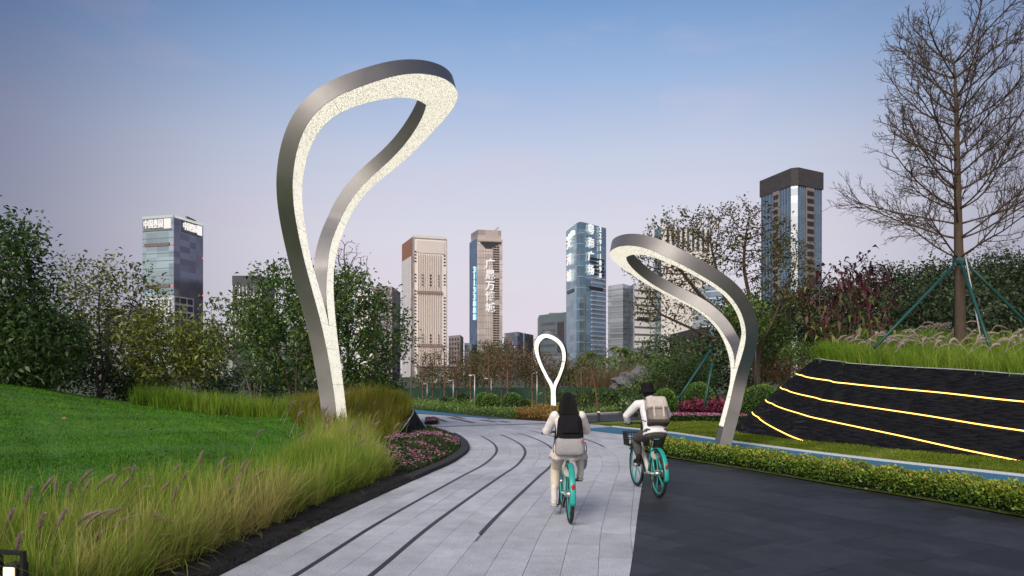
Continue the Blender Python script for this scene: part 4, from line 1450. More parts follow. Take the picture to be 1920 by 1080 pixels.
# the trees at the back of the lawn
Y = 25.0
b0 = (cpx(186, 735)[0], Y, .6)
pts = np.vstack([ell(cpx(150, 590), (1.5, 1.4, 2.0), 300, .2), ell(cpx(235, 580), (1.5, 1.4, 1.8), 300, .2), ell(cpx(190, 560), (1.5, 1.3, 1.6), 160, .1)])
tree('broad_tree', 'open-crowned tree with many upright twigs left of the glass tower', b0,
     [[b0, cpx(180, 690), cpx(155, 620), cpx(140, 550)], [b0, cpx(192, 690), cpx(185, 600), cpx(188, 520)], [b0, cpx(200, 700), cpx(230, 640), cpx(250, 560)], [b0, cpx(215, 705), cpx(255, 670)]], pts, .22, 1.6, .26, bias=(0, 0, .35), leaf=lf_olive, nleaf=12, lsz=.17, thr=.016, spread=.2, bmat=bark_d, keep=.5, group='trees round the lawn')
Y = 23.8
b0 = (cpx(330, 752)[0], Y, .45)
pts = np.vstack([ell(cpx(300, 650), (1.5, 1.3, 1.35), 330, .2), ell(cpx(375, 660), (1.1, 1.2, 1.1), 220, .2)])
tree('broad_tree', 'low spreading tree with two brown trunks beside the grass strip', b0,
     [[b0, cpx(318, 715), cpx(300, 660), cpx(285, 610)], [(b0[0] + .3, Y, .45), cpx(352, 710), cpx(368, 660), cpx(385, 620)], [(b0[0] + .15, Y + .2, .45), cpx(335, 705), cpx(330, 620)]], pts, .2, 1.5, .26, leaf=lf_olive, nleaf=15, lsz=.17, thr=.016, spread=.2, bmat=bark, tone=lambda P, t: t + .06, group='trees round the lawn')
Y = 23.0
b0 = (cpx(478, 738)[0], Y, .6)
pts = np.vstack([ell(cpx(420, 620), (.9, .9, 1.2), 90, .2), ell(cpx(480, 610), (1.0, 1.0, 1.3), 110, .2)])
tree('broad_tree', 'thin-leaved tree with a fan of brown stems before the dark narrow tower', b0,
     [[b0, cpx(455, 690), cpx(425, 650), cpx(408, 610)], [b0, cpx(475, 680), cpx(462, 600)], [(b0[0] + .1, Y, .6), cpx(495, 680), cpx(500, 600)], [b0, cpx(485, 690), cpx(482, 620)]], pts, .2, 1.5, .26, bias=(0, 0, .3), leaf=lf_mid, nleaf=10, lsz=.18, thr=.013, spread=.16, bmat=bark_g, keep=.7, group='trees round the lawn')
Y = 21.0
b0 = (-19.0, Y + 1, 1.0)
pts = np.vstack([ell(cpx(-20, 560), (1.9, 1.6, 2.0), 380, .25), ell(cpx(30, 640), (1.9, 1.8, 1.8), 330, .2), ell(cpx(20, 450), (1.0, 1.0, .9), 120, .1)])
tree('dark_tree', 'big dark tree cut off by the photo edge, looming over the mound', b0,
     [[b0, cpx(-160, 620), cpx(-70, 560), cpx(0, 500)], [b0, cpx(-120, 650), cpx(0, 660), cpx(60, 620)]], pts, .22, 1.8, .3, leaf=lf_dark, nleaf=22, lsz=.19, thr=.016, spread=.24, bmat=bark_d, group='trees round the lawn')
Y = 26
b0 = (cpx(90, 740)[0], Y, .7)
pts = np.vstack([ell(cpx(60, 660), (2.4, 1.5, 1.3), 380, .1), ell(cpx(150, 680), (1.4, 1.2, .9), 200, .1)])
tree('dark_bush', 'dark bushy undergrowth tree behind the top of the mound', b0, [[b0, cpx(80, 690), cpx(60, 640)], [b0, cpx(120, 700), cpx(160, 660)]], pts, .25, 1.8, .3, leaf=lf_dark, nleaf=16, lsz=.2, thr=.02, spread=.26, bmat=bark_d, group='trees round the lawn')
# dark shrubs under them
for i, (x, y, rx, Yd, lab) in enumerate([(30, 715, 1.7, 24, 'dark shrub on the crest of the mound, at the photo edge'), (225, 735, 1.3, 27, 'dark shrub behind the open-crowned tree'), (270, 742, 1.2, 26.5, 'dark shrub left of the two brown trunks'), (405, 735, 1.3, 27.5, 'shadowed shrub behind the strip of tall grass'), (500, 730, 1.3, 27, 'dark shrub beneath the fan-stemmed tree'), (560, 735, 1.4, 26, 'dark shrub under the leaning evergreen stems'), (700, 735, 1.2, 25, 'dark shrub filling the foot of the lamplit evergreen')]):
    Y = Yd
    c = cpx(x, y - 18)
    b0 = (c[0], Y, .2)
    tree('shrub', lab, b0, [[b0, (c[0] - .2, Y, c[2])], [b0, (c[0] + .3, Y, c[2] - .1)]], ell(c, (rx, .9, .8), 150, .1), .2, 1.5, .3, leaf=lf_dark, nleaf=15, lsz=.17, thr=.02, spread=.2, bmat=bark_d, cat='shrub', group='undergrowth behind the lawn', cname='foliage')

# ---------------------------------------------------------------- right side
# tall leafless tree on the terrace, whorls of rising branches
Y = 20.5
tb = px(1801, 642, Y)
trunk = [(tb.x, Y, tb.z - .25), px(1800, 560, Y), px(1797, 430, Y), px(1795, 300, Y), px(1793, 190, Y), px(1788, 110, Y)]
root = empty('leafless_tree', (tb.x, Y, tb.z - .2), 0, 'tall leafless tree propped by green poles on the terrace', 'tree')
nodes, par = [], []
c = chain([tuple(q) for q in trunk], .14)
nodes += c; par += [i - 1 for i in range(len(c))]
tn = len(c)
k0 = 0
rs = random.Random(5)
def shoot(i0, d, ln, level):
    """a limb leaving node i0; side shoots leave it in turn, each level finer"""
    nseg_ = (9, 5, 3, 2)[level]
    st = ln / nseg_
    cur = i0
    d = np.array(d, float)
    ids = []
    for q in range(nseg_):
        d = unit(d + np.array([rs.gauss(0, .07), rs.gauss(0, .07), (.055, .04, .03, .02)[level] + rs.gauss(0, .05)]))
        nodes.append(nodes[cur] + d * st); par.append(cur)
        cur = len(nodes) - 1
        ids.append((cur, d))
    if level == 3: return
    kids = (11, 6, 3)[level]
    for q in range(kids):
        f = .18 + .82 * (q + rs.random()) / kids
        j, dj = ids[min(int(f * nseg_), nseg_ - 1)]
        ax = unit(np.array([rs.gauss(0, 1), rs.gauss(0, 1), rs.gauss(0, .7)]))
        sd_ = np.cross(dj, ax); sd_ = sd_ / max(np.linalg.norm(sd_), 1e-6)
        nd_ = unit(dj * .80 + sd_ * rs.uniform(.5, .95) + np.array([0, 0, .12]))
        shoot(j, nd_, (ln * .36, ln * .42, ln * .5)[level] * (1.1 - .45 * f) * rs.uniform(.7, 1.25), level + 1)
for wv in range(13):
    f = .33 + .66 * wv / 12
    i0 = min(int(f * (tn - 1)), tn - 1)
    nb = 4
    for j in range(nb):
        a = 2 * PI * (j + rs.random() * .7) / nb + wv * .85
        lnb = (3.05 - 1.1 * max(0, f - .55) / .45) * rs.uniform(.75, 1.12)
        rise = .02 + .62 * f + rs.uniform(-.12, .15)
        shoot(i0, unit(np.array([math.cos(a), math.sin(a), rise])), lnb, 0)
nodes = np.array(nodes); par = np.array(par)
r = radii(nodes, par, .0045, 3.1)
# the trunk keeps its own taper
for i in range(tn):
    r[i] = .15 * (1 - i / tn) ** .85 + .02
V, F = wood_mesh(nodes, par, r)
zs = V[:, 2]
tk = link('trunk', np_mesh('trunk', local(root, V), F, smooth=True), M('bark_bare', (.085, .06, .042), .9, var=.3, scale=12, bump=.6, bscale=50, stretch=(1, 1, .3)), root)
# a few dry leaves still hanging
tp = rng.choice(len(nodes), 260)
V, F = leaves(nodes[tp], rand_dirs(260, -.5), .07, .035)
link('dry_leaves', np_mesh('dry_leaves', local(root, V), F, np.repeat(rng.random(260), 4)), lf_rust, root)['kind'] = 'stuff'
# clamp ring and green props
joint_p = px(1800, 490, Y)
MB().lathe([(.19, -.09), (.2, 0), (.19, .09)], 12, c=joint_p).build('clamp', green_paint, root, world=True)
def prop(a, b, label, r_=.045, mat=None, grp='green poles propping young trees'):
    a, b = Vector(a), Vector(b)
    o = empty('tree_prop', b, 0, label, 'support pole', grp)
    m = MB().tube([a, a.lerp(b, .33), a.lerp(b, .66), b], r_, 8)
    m.build('pole', mat or green_paint, o, smooth=True, world=True)
    MB().lathe([(r_ * 1.3, -.05), (r_ * 1.3, .05)], 8, c=a.lerp(b, .04)).build('sleeve', mat or green_paint, o, world=True)
    return o
prop(px(1796, 490, Y - .2), px(1640, 652, Y - 1.2), 'dark green pole slanting left from the leafless tree trunk')
prop(px(1803, 495, Y - .2), px(1862, 668, Y - 2.2), 'dark green pole slanting down towards the slate wall from the leafless tree')
prop(px(1810, 492, Y), px(1960, 640, Y - .3), 'dark green pole slanting right from the leafless tree to the photo edge')
prop(px(1796, 490, Y + .2), px(1786, 634, Y + 1.5), 'dark pole leaning on the leafless tree from behind')
prop(px(1808, 470, Y - .1), px(1842, 650, Y - 1.2), 'thin pale pole between the leafless tree and its green prop', .02, M('pale_pole', (.5, .47, .45), .6))

# sparse tree behind the right lamp
Y = 29.0
b0 = (px(1425, 735, Y).x, Y, .0)
pts = np.vstack([ell(px(1290, 470, Y), (2.25, 1.8, 1.9), 460, .15), ell(px(1400, 450, Y), (1.9, 1.8, 1.8), 330, .1), ell(px(1470, 520, Y), (1.55, 1.6, 1.9), 240, .1), ell(px(1250, 560, Y), (1.55, 1.5, 1.4), 250, .1), ell(px(1225, 500, Y), (1.2, 1.2, 1.2), 120, .1)])
tree('sparse_tree', 'big spreading tree with sparse small leaves behind the bending loop lamp', b0,
     [[b0, px(1412, 660, Y), px(1380, 610, Y), px(1320, 560, Y), px(1270, 500, Y)], [b0, px(1418, 650, Y), px(1410, 580, Y), px(1395, 500, Y), px(1400, 430, Y)], [b0, px(1425, 660, Y), px(1450, 600, Y), px(1475, 540, Y)], [b0, px(1400, 650, Y + .3), px(1330, 630, Y + .3), px(1240, 590, Y + .3)], [b0, px(1415, 640, Y), px(1360, 560, Y), px(1335, 470, Y)]],
     pts, .17, 1.5, .2, rt=.009, leaf=lf_brown, nleaf=5, lsz=.16, thr=.016, spread=.15, bmat=M('bark_sparse', (.085, .058, .04), .9, var=.3, scale=12, bump=.6, bscale=50), bias=(-.02, 0, .2), keep=.8, tone=lambda P, t: t * .8)
# wine-red leaved shrub
Y = 23.0
b0 = tuple(px(1590, 650, Y))
stems = []
for i in range(13):
    x = 1590 + (i - 6) * 15
    stems.append([tuple(px(1590 + (i - 6) * 9, 652, Y + rng.normal(0, .3))), tuple(px(1590 + (i - 6) * 12 + rng.normal(0, 6), 590, Y)), tuple(px(x + rng.normal(0, 10), 500 + abs(i - 6) * 7 + rng.normal(0, 12), Y + rng.normal(0, .3)))])
pts = np.vstack([ell(px(1570, 545, Y), (1.1, 1, 1.1), 100, .0), ell(px(1625, 510, Y), (.9, .9, .7), 60, .0), ell(px(1590, 610, Y), (1.5, 1, .7), 60)])
tree('wine_leaved_shrub', 'tall upright shrub with wine-red upper leaves before the right tower', b0, stems, pts, .18, 1.2, .24, rt=.008, leaf=lf_red, nleaf=4, lsz=.24, lw=.4, thr=.010, spread=.14, bmat=bark, cat='shrub', droop=.7, up=-.3,
     tone=lambda P, t: np.clip(.95 - .42 * (P[:, 2] - 2.6) + rng.normal(0, .3, len(P)), 0, 1), keep=.85)
# bright light-green bush by the lamp and low greenery on the terrace end
for (x, y, rx, rz, Yd, mat, lab, nm, cat_, ls) in [
    (1395, 600, 1.0, 1.1, 28.0, 'mid', 'leafy green sapling just behind the bending lamp', 'leafy_sapling', 'tree', .15),
    (1440, 632, 1.0, 1.15, 30.5, 'mid', 'leafy bush with light green sprays right of the bending lamp', 'leafy_bush', 'shrub', .15),
    (1492, 658, .65, .45, 27.5, 'pale', 'small bright green bush at the top corner of the slate wall', 'leafy_bush', 'shrub', .12),
    (1466, 690, 1.25, .75, 30.5, 'dry', 'dry tan grassy bush beside the slate wall corner', 'dry_bush', 'shrub', .2),
    (1272, 705, 2.0, 1.3, 35.0, 'dark', 'big dark evergreen bush behind the black-hatted cyclist', 'evergreen_bush', 'shrub', .13),
    (1195, 742, .9, .8, 33.0, 'dark', 'dark shrub just left of the black-hatted cyclist', 'evergreen_bush', 'shrub', .13)]:
    Y = Yd
    c = px(x, y, Y)
    b0 = (c.x, Y, 0 if y > 600 else .0)
    mt = {'mid': lf_mid, 'pale': LEAF('leaf_fresh', [(.06, .14, .02), (.12, .24, .04), (.2, .34, .07)], .35), 'dry': LEAF('leaf_straw', [(.14, .08, .03), (.25, .15, .06), (.34, .23, .11)], .35), 'dark': lf_ever}[mat]
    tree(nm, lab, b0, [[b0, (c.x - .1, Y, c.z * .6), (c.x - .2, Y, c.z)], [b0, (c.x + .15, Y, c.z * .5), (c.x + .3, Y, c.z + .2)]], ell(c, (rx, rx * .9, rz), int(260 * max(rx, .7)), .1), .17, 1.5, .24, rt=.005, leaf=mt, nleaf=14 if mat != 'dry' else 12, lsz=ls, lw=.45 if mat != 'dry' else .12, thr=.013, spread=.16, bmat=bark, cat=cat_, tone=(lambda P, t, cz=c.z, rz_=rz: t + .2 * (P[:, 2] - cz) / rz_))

# dark wood behind the terrace: each crown a tree of its own
WOOD = [(1395, 600, 40, 2.4), (1470, 590, 44, 2.6), (1535, 560, 46, 2.6), (1600, 552, 52, 2.2), (1662, 518, 50, 2.0), (1708, 540, 46, 2.0), (1757, 512, 52, 2.1), (1815, 528, 48, 2.2), (1866, 495, 54, 2.4), (1918, 515, 44, 2.2), (1740, 575, 38, 2.0), (1880, 580, 36, 2.2), (1640, 590, 40, 2.2), (1980, 520, 46, 3.0)]
words = ['above the dry tan bush', 'rising above the bright corner bush', 'left of the wine-leaved shrub', 'behind the wine-leaved shrub', 'right of the wine-leaved shrub', 'under the leftmost branches of the leafless tree', 'left of the leafless trunk', 'right of the leafless trunk', 'the tallest right of the leafless trunk', 'near the right photo edge', 'low, left of the leafless trunk', 'low, right of the leafless trunk', 'low, by the left green pole', 'at the very edge of the photo']
for (x, y, Yd, rr0), wd_ in zip(WOOD, words):
    Y = Yd
    c = px(x, y + 18, Y)
    b0 = (c.x, Y, 0)
    pts = np.vstack([ell(c, (rr0, rr0 * .8, rr0 * .75), 210, .3, -.7)] + [ell((c.x + rng.normal(0, rr0 * .6), Y + rng.normal(0, .5), c.z - rr0 * rng.uniform(.4, 1.2)), (rr0 * .7, rr0 * .6, rr0 * .5), 70, .2) for _ in range(3)])
    tree('wood_tree', 'dark evergreen of the wood, ' + wd_, b0, [[b0, (c.x + .2, Y, c.z * .45), (c.x - .1, Y, c.z * .8), tuple(c)]], pts, .45, 3.2, .55, rt=.02, leaf=lf_wood, nleaf=26, lsz=.27, lw=.5, thr=.04, spread=.42, bmat=bark_g if x in (1535, 1705) else bark_d, group='dark trees of the wood')

# ================================================================ THE TOWERS
def glass(name, col, rough=.16, metal=.7, var=.16, bands=.25, sx=.12, sz=.26):
    """curtain wall glass: tinted, reflecting the sky, panes tilted a little differently from each other"""
    if name in MATS: return MATS[name]
    m = M(name, col, rough, metal, var=var, scale=.02, spec=.6)
    t = m.node_tree
    b = t.nodes['Principled BSDF']
    src = b.inputs['Base Color'].links[0].from_socket
    g = t.nodes.new('ShaderNodeNewGeometry')
    mpn = t.nodes.new('ShaderNodeMapping'); mpn.inputs['Scale'].default_value = (sx, sx, sz)
    t.links.new(g.outputs['Position'], mpn.inputs[0])
    sn = t.nodes.new('ShaderNodeVectorMath'); sn.operation = 'FLOOR'
    t.links.new(mpn.outputs[0], sn.inputs[0])
    wn = t.nodes.new('ShaderNodeTexWhiteNoise'); t.links.new(sn.outputs[0], wn.inputs['Vector'])
    r = t.nodes.new('ShaderNodeMapRange'); r.inputs['To Min'].default_value = 1 - bands; r.inputs['To Max'].default_value = 1 + bands
    t.links.new(wn.outputs['Value'], r.inputs[0])
    s = t.nodes.new('ShaderNodeVectorMath'); s.operation = 'SCALE'
    t.links.new(src, s.inputs[0]); t.links.new(r.outputs[0], s.inputs['Scale'])
    t.links.new(s.outputs[0], b.inputs['Base Color'])
    # each pane leans by a hair
    vm = t.nodes.new('ShaderNodeVectorMath'); vm.operation = 'MULTIPLY_ADD'
    sub = t.nodes.new('ShaderNodeVectorMath'); sub.operation = 'SUBTRACT'
    t.links.new(wn.outputs['Color'], sub.inputs[0]); sub.inputs[1].default_value = (.5, .5, .5)
    t.links.new(sub.outputs[0], vm.inputs[0]); vm.inputs[1].default_value = (.05, .05, .05)
    t.links.new(g.outputs['Normal'], vm.inputs[2])
    t.links.new(vm.outputs[0], b.inputs['Normal'])
    return m

class Face:
    def __init__(s, a, b, ztop, out):
        s.a, s.b, s.z = np.array(a), np.array(b), ztop
        d = s.b - s.a
        s.w = np.linalg.norm(d); s.u = d / s.w
        n = np.array([s.u[1], -s.u[0]])
        s.n = n if np.dot(n, out) > 0 else -n
    def pt(s, f, z, o=0):
        p = s.a + s.u * (f * s.w) + s.n * o
        return (p[0], p[1], z)
    def rect(s, mb, f0, f1, z0, z1, o=.25, back=.3):
        """box proud of the face by o"""
        q = [s.pt(f0, z0, o), s.pt(f1, z0, o), s.pt(f1, z1, o), s.pt(f0, z1, o), s.pt(f0, z0, -back), s.pt(f1, z0, -back), s.pt(f1, z1, -back), s.pt(f0, z1, -back)]
        mb.add(q, [(0, 1, 2, 3), (5, 4, 7, 6), (4, 0, 3, 7), (1, 5, 6, 2), (3, 2, 6, 7), (4, 5, 1, 0)])
class Tower:
    def __init__(s, label, pix, near, Y0, mats, z0=0, band=None, fl=4.0, name='tower', back=None, body='walls', proud=.25, bh=.5):
        """pix: visible roof corners left to right (x, y); depths follow from the roof slope"""
        k = HZ - pix[near][1]
        ys = [Y0 * k / (HZ - p[1]) for p in pix]
        s.top = EYE + k * Y0 / FPX
        s.c = [np.array([(p[0] - 960) * y / FPX, y]) for p, y in zip(pix, ys)]
        L, N, Rr = s.c[0], s.c[near], s.c[-1]
        bk = L + Rr - N if back is None else np.array(back)
        if len(s.c) == 2: bk = None
        ctr = (L + Rr) / 2
        s.foot = s.c + ([bk] if bk is not None else [Rr + np.array([0, 25.]), L + np.array([0, 25.])])
        s.root = empty(name, (N[0], N[1], z0), 0, label, 'building', 'towers on the skyline')
        inner = np.mean(s.foot, 0)
        s.f = [Face(s.c[i], s.c[i + 1], s.top, (s.c[i] + s.c[i + 1]) / 2 - inner) for i in range(len(s.c) - 1)]
        s.z0 = z0
        s.inner = inner
        MB().prism(s.foot, z0, s.top).build(body, mats, s.root, world=True)
        if band:
            n = int((s.top - z0) / fl)
            me = None
            ring = [tuple(p + (p - inner) / np.linalg.norm(p - inner) * proud * 1.4) for p in s.foot]
            for i in range(1, n + 1):
                zz = s.top - i * fl
                if zz < z0 + 10: break
                if me is None:
                    mb = MB().prism(ring, 0, bh)
                    mb.v = [tuple(v) for v in local(s.root, [(x, y, z + s.root.location.z) for x, y, z in mb.v])]
                    me = mb.mesh('floor_band'); me.materials.append(band)
                o = link('floor_band', me, None, s.root); o.location = (0, 0, zz - z0)
    def part(s, name, mat, face, rects, o=.25, each=False, back=.3):
        if each:
            for r in rects:
                mb = MB(); s.f[face].rect(mb, *r, o, back); mb.build(name, mat, s.root, world=True)
        else:
            mb = MB()
            for r in rects: s.f[face].rect(mb, *r, o, back)
            ob = mb.build(name, mat, s.root, world=True)
            if len(rects) > 1: ob['kind'] = 'stuff'
    def z(s, y, face=0, f=.5):
        """height of photo row y on a face"""
        p = s.f[face].pt(f, 0)
        return EYE - (y - HZ) * p[1] / FPX
    def text(s, face, txt, f, z, size, mat, o=.8, name='sign_letter', sx=1.0):
        fc = s.f[face]
        cu = bpy.data.curves.new('letter', 'FONT')
        cu.body = txt; cu.size = size; cu.align_x = 'CENTER'; cu.align_y = 'CENTER'; cu.extrude = .05 * size; cu.offset = .012 * size
        tmp = bpy.data.objects.new('tmp', cu); COL.objects.link(tmp)
        bpy.context.view_layer.update()
        me = bpy.data.meshes.new_from_object(tmp.evaluated_get(bpy.context.evaluated_depsgraph_get()))
        bpy.data.objects.remove(tmp)
        me.materials.clear(); me.materials.append(mat)
        ob = link(name, me, None, s.root)
        X = Vector((fc.u[0], fc.u[1], 0)); Z = Vector((fc.n[0], fc.n[1], 0)); Yv = Vector((0, 0, 1))
        m = Matrix((X, Yv, X.cross(Yv))).transposed().to_4x4()
        for i in range(3): m[i][0] *= sx
        p = fc.pt(f, z, o)
        m.translation = Vector(p) - Vector(s.root.location)
        ob.matrix_local = m
        return ob

g_teal = glass('glass_teal', (.30, .42, .47), .2, .75)
g_dusk = glass('glass_dusk', (.36, .36, .41), .22, .7)
g_blue = glass('glass_blue', (.22, .32, .42), .18, .75)
g_cyan = glass('glass_cyan', (.34, .50, .56), .14, .8)
g_warm = glass('glass_warm', (.62, .57, .53), .25, .55)
g_pale = glass('glass_pale', (.55, .62, .66), .2, .6)
wall_w = M('cream_cladding', (.86, .80, .74), .6, var=.05, scale=.1)
wall_w2 = M('pale_cladding', (.72, .72, .74), .6, var=.06, scale=.1)
terra = M('terracotta', (.30, .15, .10), .7, var=.1, scale=.2)
win_d = M('dark_opening', (.03, .032, .038), .35, var=.3, scale=.3)
win_b = M('tinted_window', (.07, .085, .11), .2, var=.4, scale=.3, spec=.8)
band_d = M('brown_band', (.16, .13, .12), .6, var=.2, scale=.5)
band_l = M('pale_band', (.66, .68, .70), .5, var=.1, scale=.3)
band_t = M('teal_band', (.16, .22, .25), .4, var=.2, scale=.3)
grey_c = M('grey_concrete', (.22, .23, .25), .8, var=.15, scale=.2)
sign_w = EMIT('sign_white', (.95, .97, 1), 1.0)
sign_s = EMIT('sign_soft', (1, .95, .92), .78)
sign_b = EMIT('sign_blue', (.45, .78, 1), 1.3)
sign_r = EMIT('beacon_red', (1, .12, .2), 1.2)

# --- glass tower with lit sign under the roof edge
t1 = Tower('teal glass tower with lit white sign along its roof, above the left trees', [(267, 407), (325, 403), (380, 420)], 1, 420, g_teal, band=band_t, fl=4.6, proud=.12, bh=.4)
mb = MB(); t1.f[1].rect(mb, .0, 1, t1.z0, t1.top - .2, .35, -.05); mb.build('dusky_side', g_dusk, t1.root, world=True)
zt = t1.top
for fc, fs in ((0, (.10, .26, .42, .58)), (1, (.30, .42, .54, .66))):
    t1.part('sign_board', M('sign_board', (.16, .18, .19), .5), fc, [(.06 if fc == 0 else .24, .93, zt - 9, zt - 1.6)], .45)
    for ch, f in zip('中国奥园', fs):
        t1.text(fc, ch, f + .05, zt - 5.2, 5.6 if fc == 0 else 5.2, sign_s, 1.0, sx=.62 if fc == 0 else .75)
    t1.part('sign_emblem', sign_s, fc, [((.72, .93) if fc == 0 else (.79, .95)) + (zt - 8.0, zt - 2)], .7)
    t1.part('roof_light', EMIT('roof_glow', (.95, 1, .92), .5), fc, [(.02, .99, zt - 1.3, zt + .1)], .5)
t1.part('service_band', band_d, 0, [(.08, .88, t1.z(462), t1.z(456))], .5)
t1.part('service_band', band_d, 0, [(.08, .88, t1.z(540), t1.z(534))], .5)
t1.part('facade_frame', wall_w2, 0, [(i / 8 - .02, i / 8 + .02, 30, t1.z(559)) for i in range(1, 8)] + [(.0, 1, t1.z(559) - 1 - 5.2 * k, t1.z(559) - 5.2 * k) for k in range(0, 9)], .6)
rows = [(f0, f1, t1.z(561, 1) - k * 4.6 - 3.4, t1.z(561, 1) - k * 4.6) for k in range(9) for f0, f1 in ((.03, .17), (.2, .4), (.44, .62))]
t1.part('facade_frame', wall_w2, 1, [(.0, .66, t1.z(608, 1) - 20, t1.z(559, 1))], .55)
t1.part('window', win_b, 1, rows, .75, each=True)
MB().box((t1.c[2][0] - 4, t1.c[2][1] - 8, zt + 1.2), (1.2, 12, 1.4)).build('roof_rail', grey_c, t1.root, world=True)
for f_, ys in ((0, (460, 538)), (1, (478, 550))):
    for yy in ys:
        t1.part('beacon', sign_r, f_, [(.97, .99, t1.z(yy, f_) - .4, t1.z(yy, f_) + .4)], .8)

# --- narrow dark tower with white grid behind the fan-stemmed tree
t2 = Tower('narrow dark tower with a fine pale window grid', [(436, 517), (490, 517)], 0, 440, M('dark_cladding', (.10, .10, .12), .5, var=.2, scale=.1))
t2.part('crown', M('dark_crown', (.05, .055, .07), .5), 0, [(0, 1, t2.top - 6, t2.top)], .6)
t2.part('mullion', wall_w2, 0, [(i / 8 - .012, i / 8 + .012, 10, t2.top - 6) for i in range(9)], .5, each=True)
t2.part('window_rows', wall_w2, 0, [(0, 1, t2.top - 6 - 7.2 * k - .8, t2.top - 6 - 7.2 * k) for k in range(1, 9)], .35, each=True)

# --- cream tower with fins
t3 = Tower('cream tower with thin vertical fins and terracotta top left side', [(755, 458), (775, 443), (838, 447)], 1, 420, wall_w)
F_ = t3.f[1]
t3.part('fin', M('fin_shadow', (.64, .58, .53), .7), 1, [(.13 + .066 * i, .145 + .066 * i, 5, t3.z(477, 1)) for i in range(11)], .8, each=True)
t3.part('service_band', M('mauve_band', (.32, .22, .20), .7), 1, [(.11, .85, t3.z(551, 1), t3.z(546, 1))], .95)
t3.part('service_band', M('mauve_band', (.32, .22, .20), .7), 1, [(.11, .85, t3.z(650, 1), t3.z(645, 1))], .95)
rr1 = []
k = 0
y = 472
while y < 690:
    if not (491 < y < 513 or 527 < y < 540):
        rr1.append((.035, .085, t3.z(y + 2.2, 1), t3.z(y, 1)))
    if not (495 < y < 506 or 530 < y < 548):
        rr1.append((.90, .955, t3.z(y + 7.2, 1), t3.z(y + 5, 1)))
    y += 6.1
t3.part('window', win_d, 1, rr1, .3, each=True)
rr1 = []
for y0 in (515, 627, 668):
    for kk in range(4 if y0 != 668 else 3):
        for f0 in (.27, .51, .74):
            rr1.append((f0 - .012, f0 + .018, t3.z(y0 + kk * 6.1 + 2.8, 1), t3.z(y0 + kk * 6.1, 1)))
t3.part('window', win_d, 1, rr1, .95, each=True)
t3.part('top_panel', M('upper_cladding', (.74, .69, .64), .6, var=.06, scale=.1), 1, [(.09, .93, t3.z(475, 1), t3.z(452, 1))], .4)
t3.part('corner_strip', g_teal, 1, [(-.02, .012, 0, t3.top + .1)], .5)
t3.part('corner_strip', g_dusk, 1, [(.985, 1.0, 0, t3.top + .1)], .5)
t3.part('roof_edge', M('roof_edge_white', (.75, .74, .72), .5), 1, [(0, 1, t3.top - .8, t3.top + .8)], .6)
t3.part('terracotta_side', terra, 0, [(.0, .96, 0, t3.top - .3)], .5)
t3.part('pale_panel', wall_w2, 0, [(.12, .88, 0, t3.z(486, 0))], 1.0)
t3.part('side_fin', M('fin_grey', (.45, .46, .48), .6), 0, [(.12 + i * .12, .14 + i * .12, 0, t3.z(486, 0)) for i in range(7)], 1.2, each=True)

# --- glass tower with vertical sign and balconies
t4 = Tower('glass tower with vertical white sign characters and blue digits', [(881, 455), (895, 447), (942, 449)], 1, 430, g_warm, fl=4, band=M('warm_band', (.34, .30, .28), .5, var=.2, scale=.3), proud=.08, bh=.35)
mb = MB(); t4.f[0].rect(mb, 0, 1, 0, t4.top - .1, .3, -.02); mb.build('blue_side', g_blue, t4.root, world=True)
up = [np.array(p) * 1.0 for p in t4.foot]
ctr4 = np.mean(t4.foot, 0)
ring = [tuple(ctr4 + (p - ctr4) * .93) for p in up]
zc = EYE + (HZ - 430) * 430 / FPX
MB().prism(ring, t4.top - 1, zc).build('crown', glass('glass_crown', (.50, .45, .42), .25, .5), t4.root, world=True)
MB().tube([(ring[2][0] - 4, ring[2][1], zc), (ring[2][0] - 1.5, ring[2][1], zc + 2.2)], .25, 5).build('roof_crane', grey_c, t4.root, world=True)
t4.part('dark_notch', win_d, 1, [(.12 + .06 * k, .95 - .12 * k, t4.z(454 + 3 * k, 1) - 1.1, t4.z(454 + 3 * k, 1)) for k in range(4)], .4)
t4.part('transfer_beam', M('beam_beige', (.50, .45, .40), .6), 1, [(.0, 1, t4.z(453, 1), t4.z(449, 1))], .7)
bal = []
for k in range(46):
    y0 = 462 + k * 4.6
    if 510 < y0 < 519 or 562 < y0 < 568: continue
    bal.append((.62, .74, t4.z(y0 + 2.3, 1), t4.z(y0, 1))); bal.append((.755, .86, t4.z(y0 + 2.3, 1), t4.z(y0, 1)))
t4.part('balcony_column', M('balcony_wall', (.45, .38, .35), .7), 1, [(.6, .88, 0, t4.z(460, 1))], .3)
t4.part('balcony_opening', win_d, 1, bal, .5, each=True)
t4.part('mullion', M('mullion_warm', (.42, .38, .36), .5), 1, [(f, f + .012, 0, t4.z(460, 1)) for f in (.06, .12, .18, .24, .32, .42, .52)], .35, each=True)
for i, chh in enumerate('广晟万博城'):
    t4.text(1, chh, .50, t4.z(496 + i * 20.5, 1), 6.4, sign_s, 1.0)
for i, chh in enumerate('31133888'):
    t4.text(0, chh, .80, t4.z(508 + i * 12.6, 0), 5.2, sign_b, 1.0, sx=1.7)

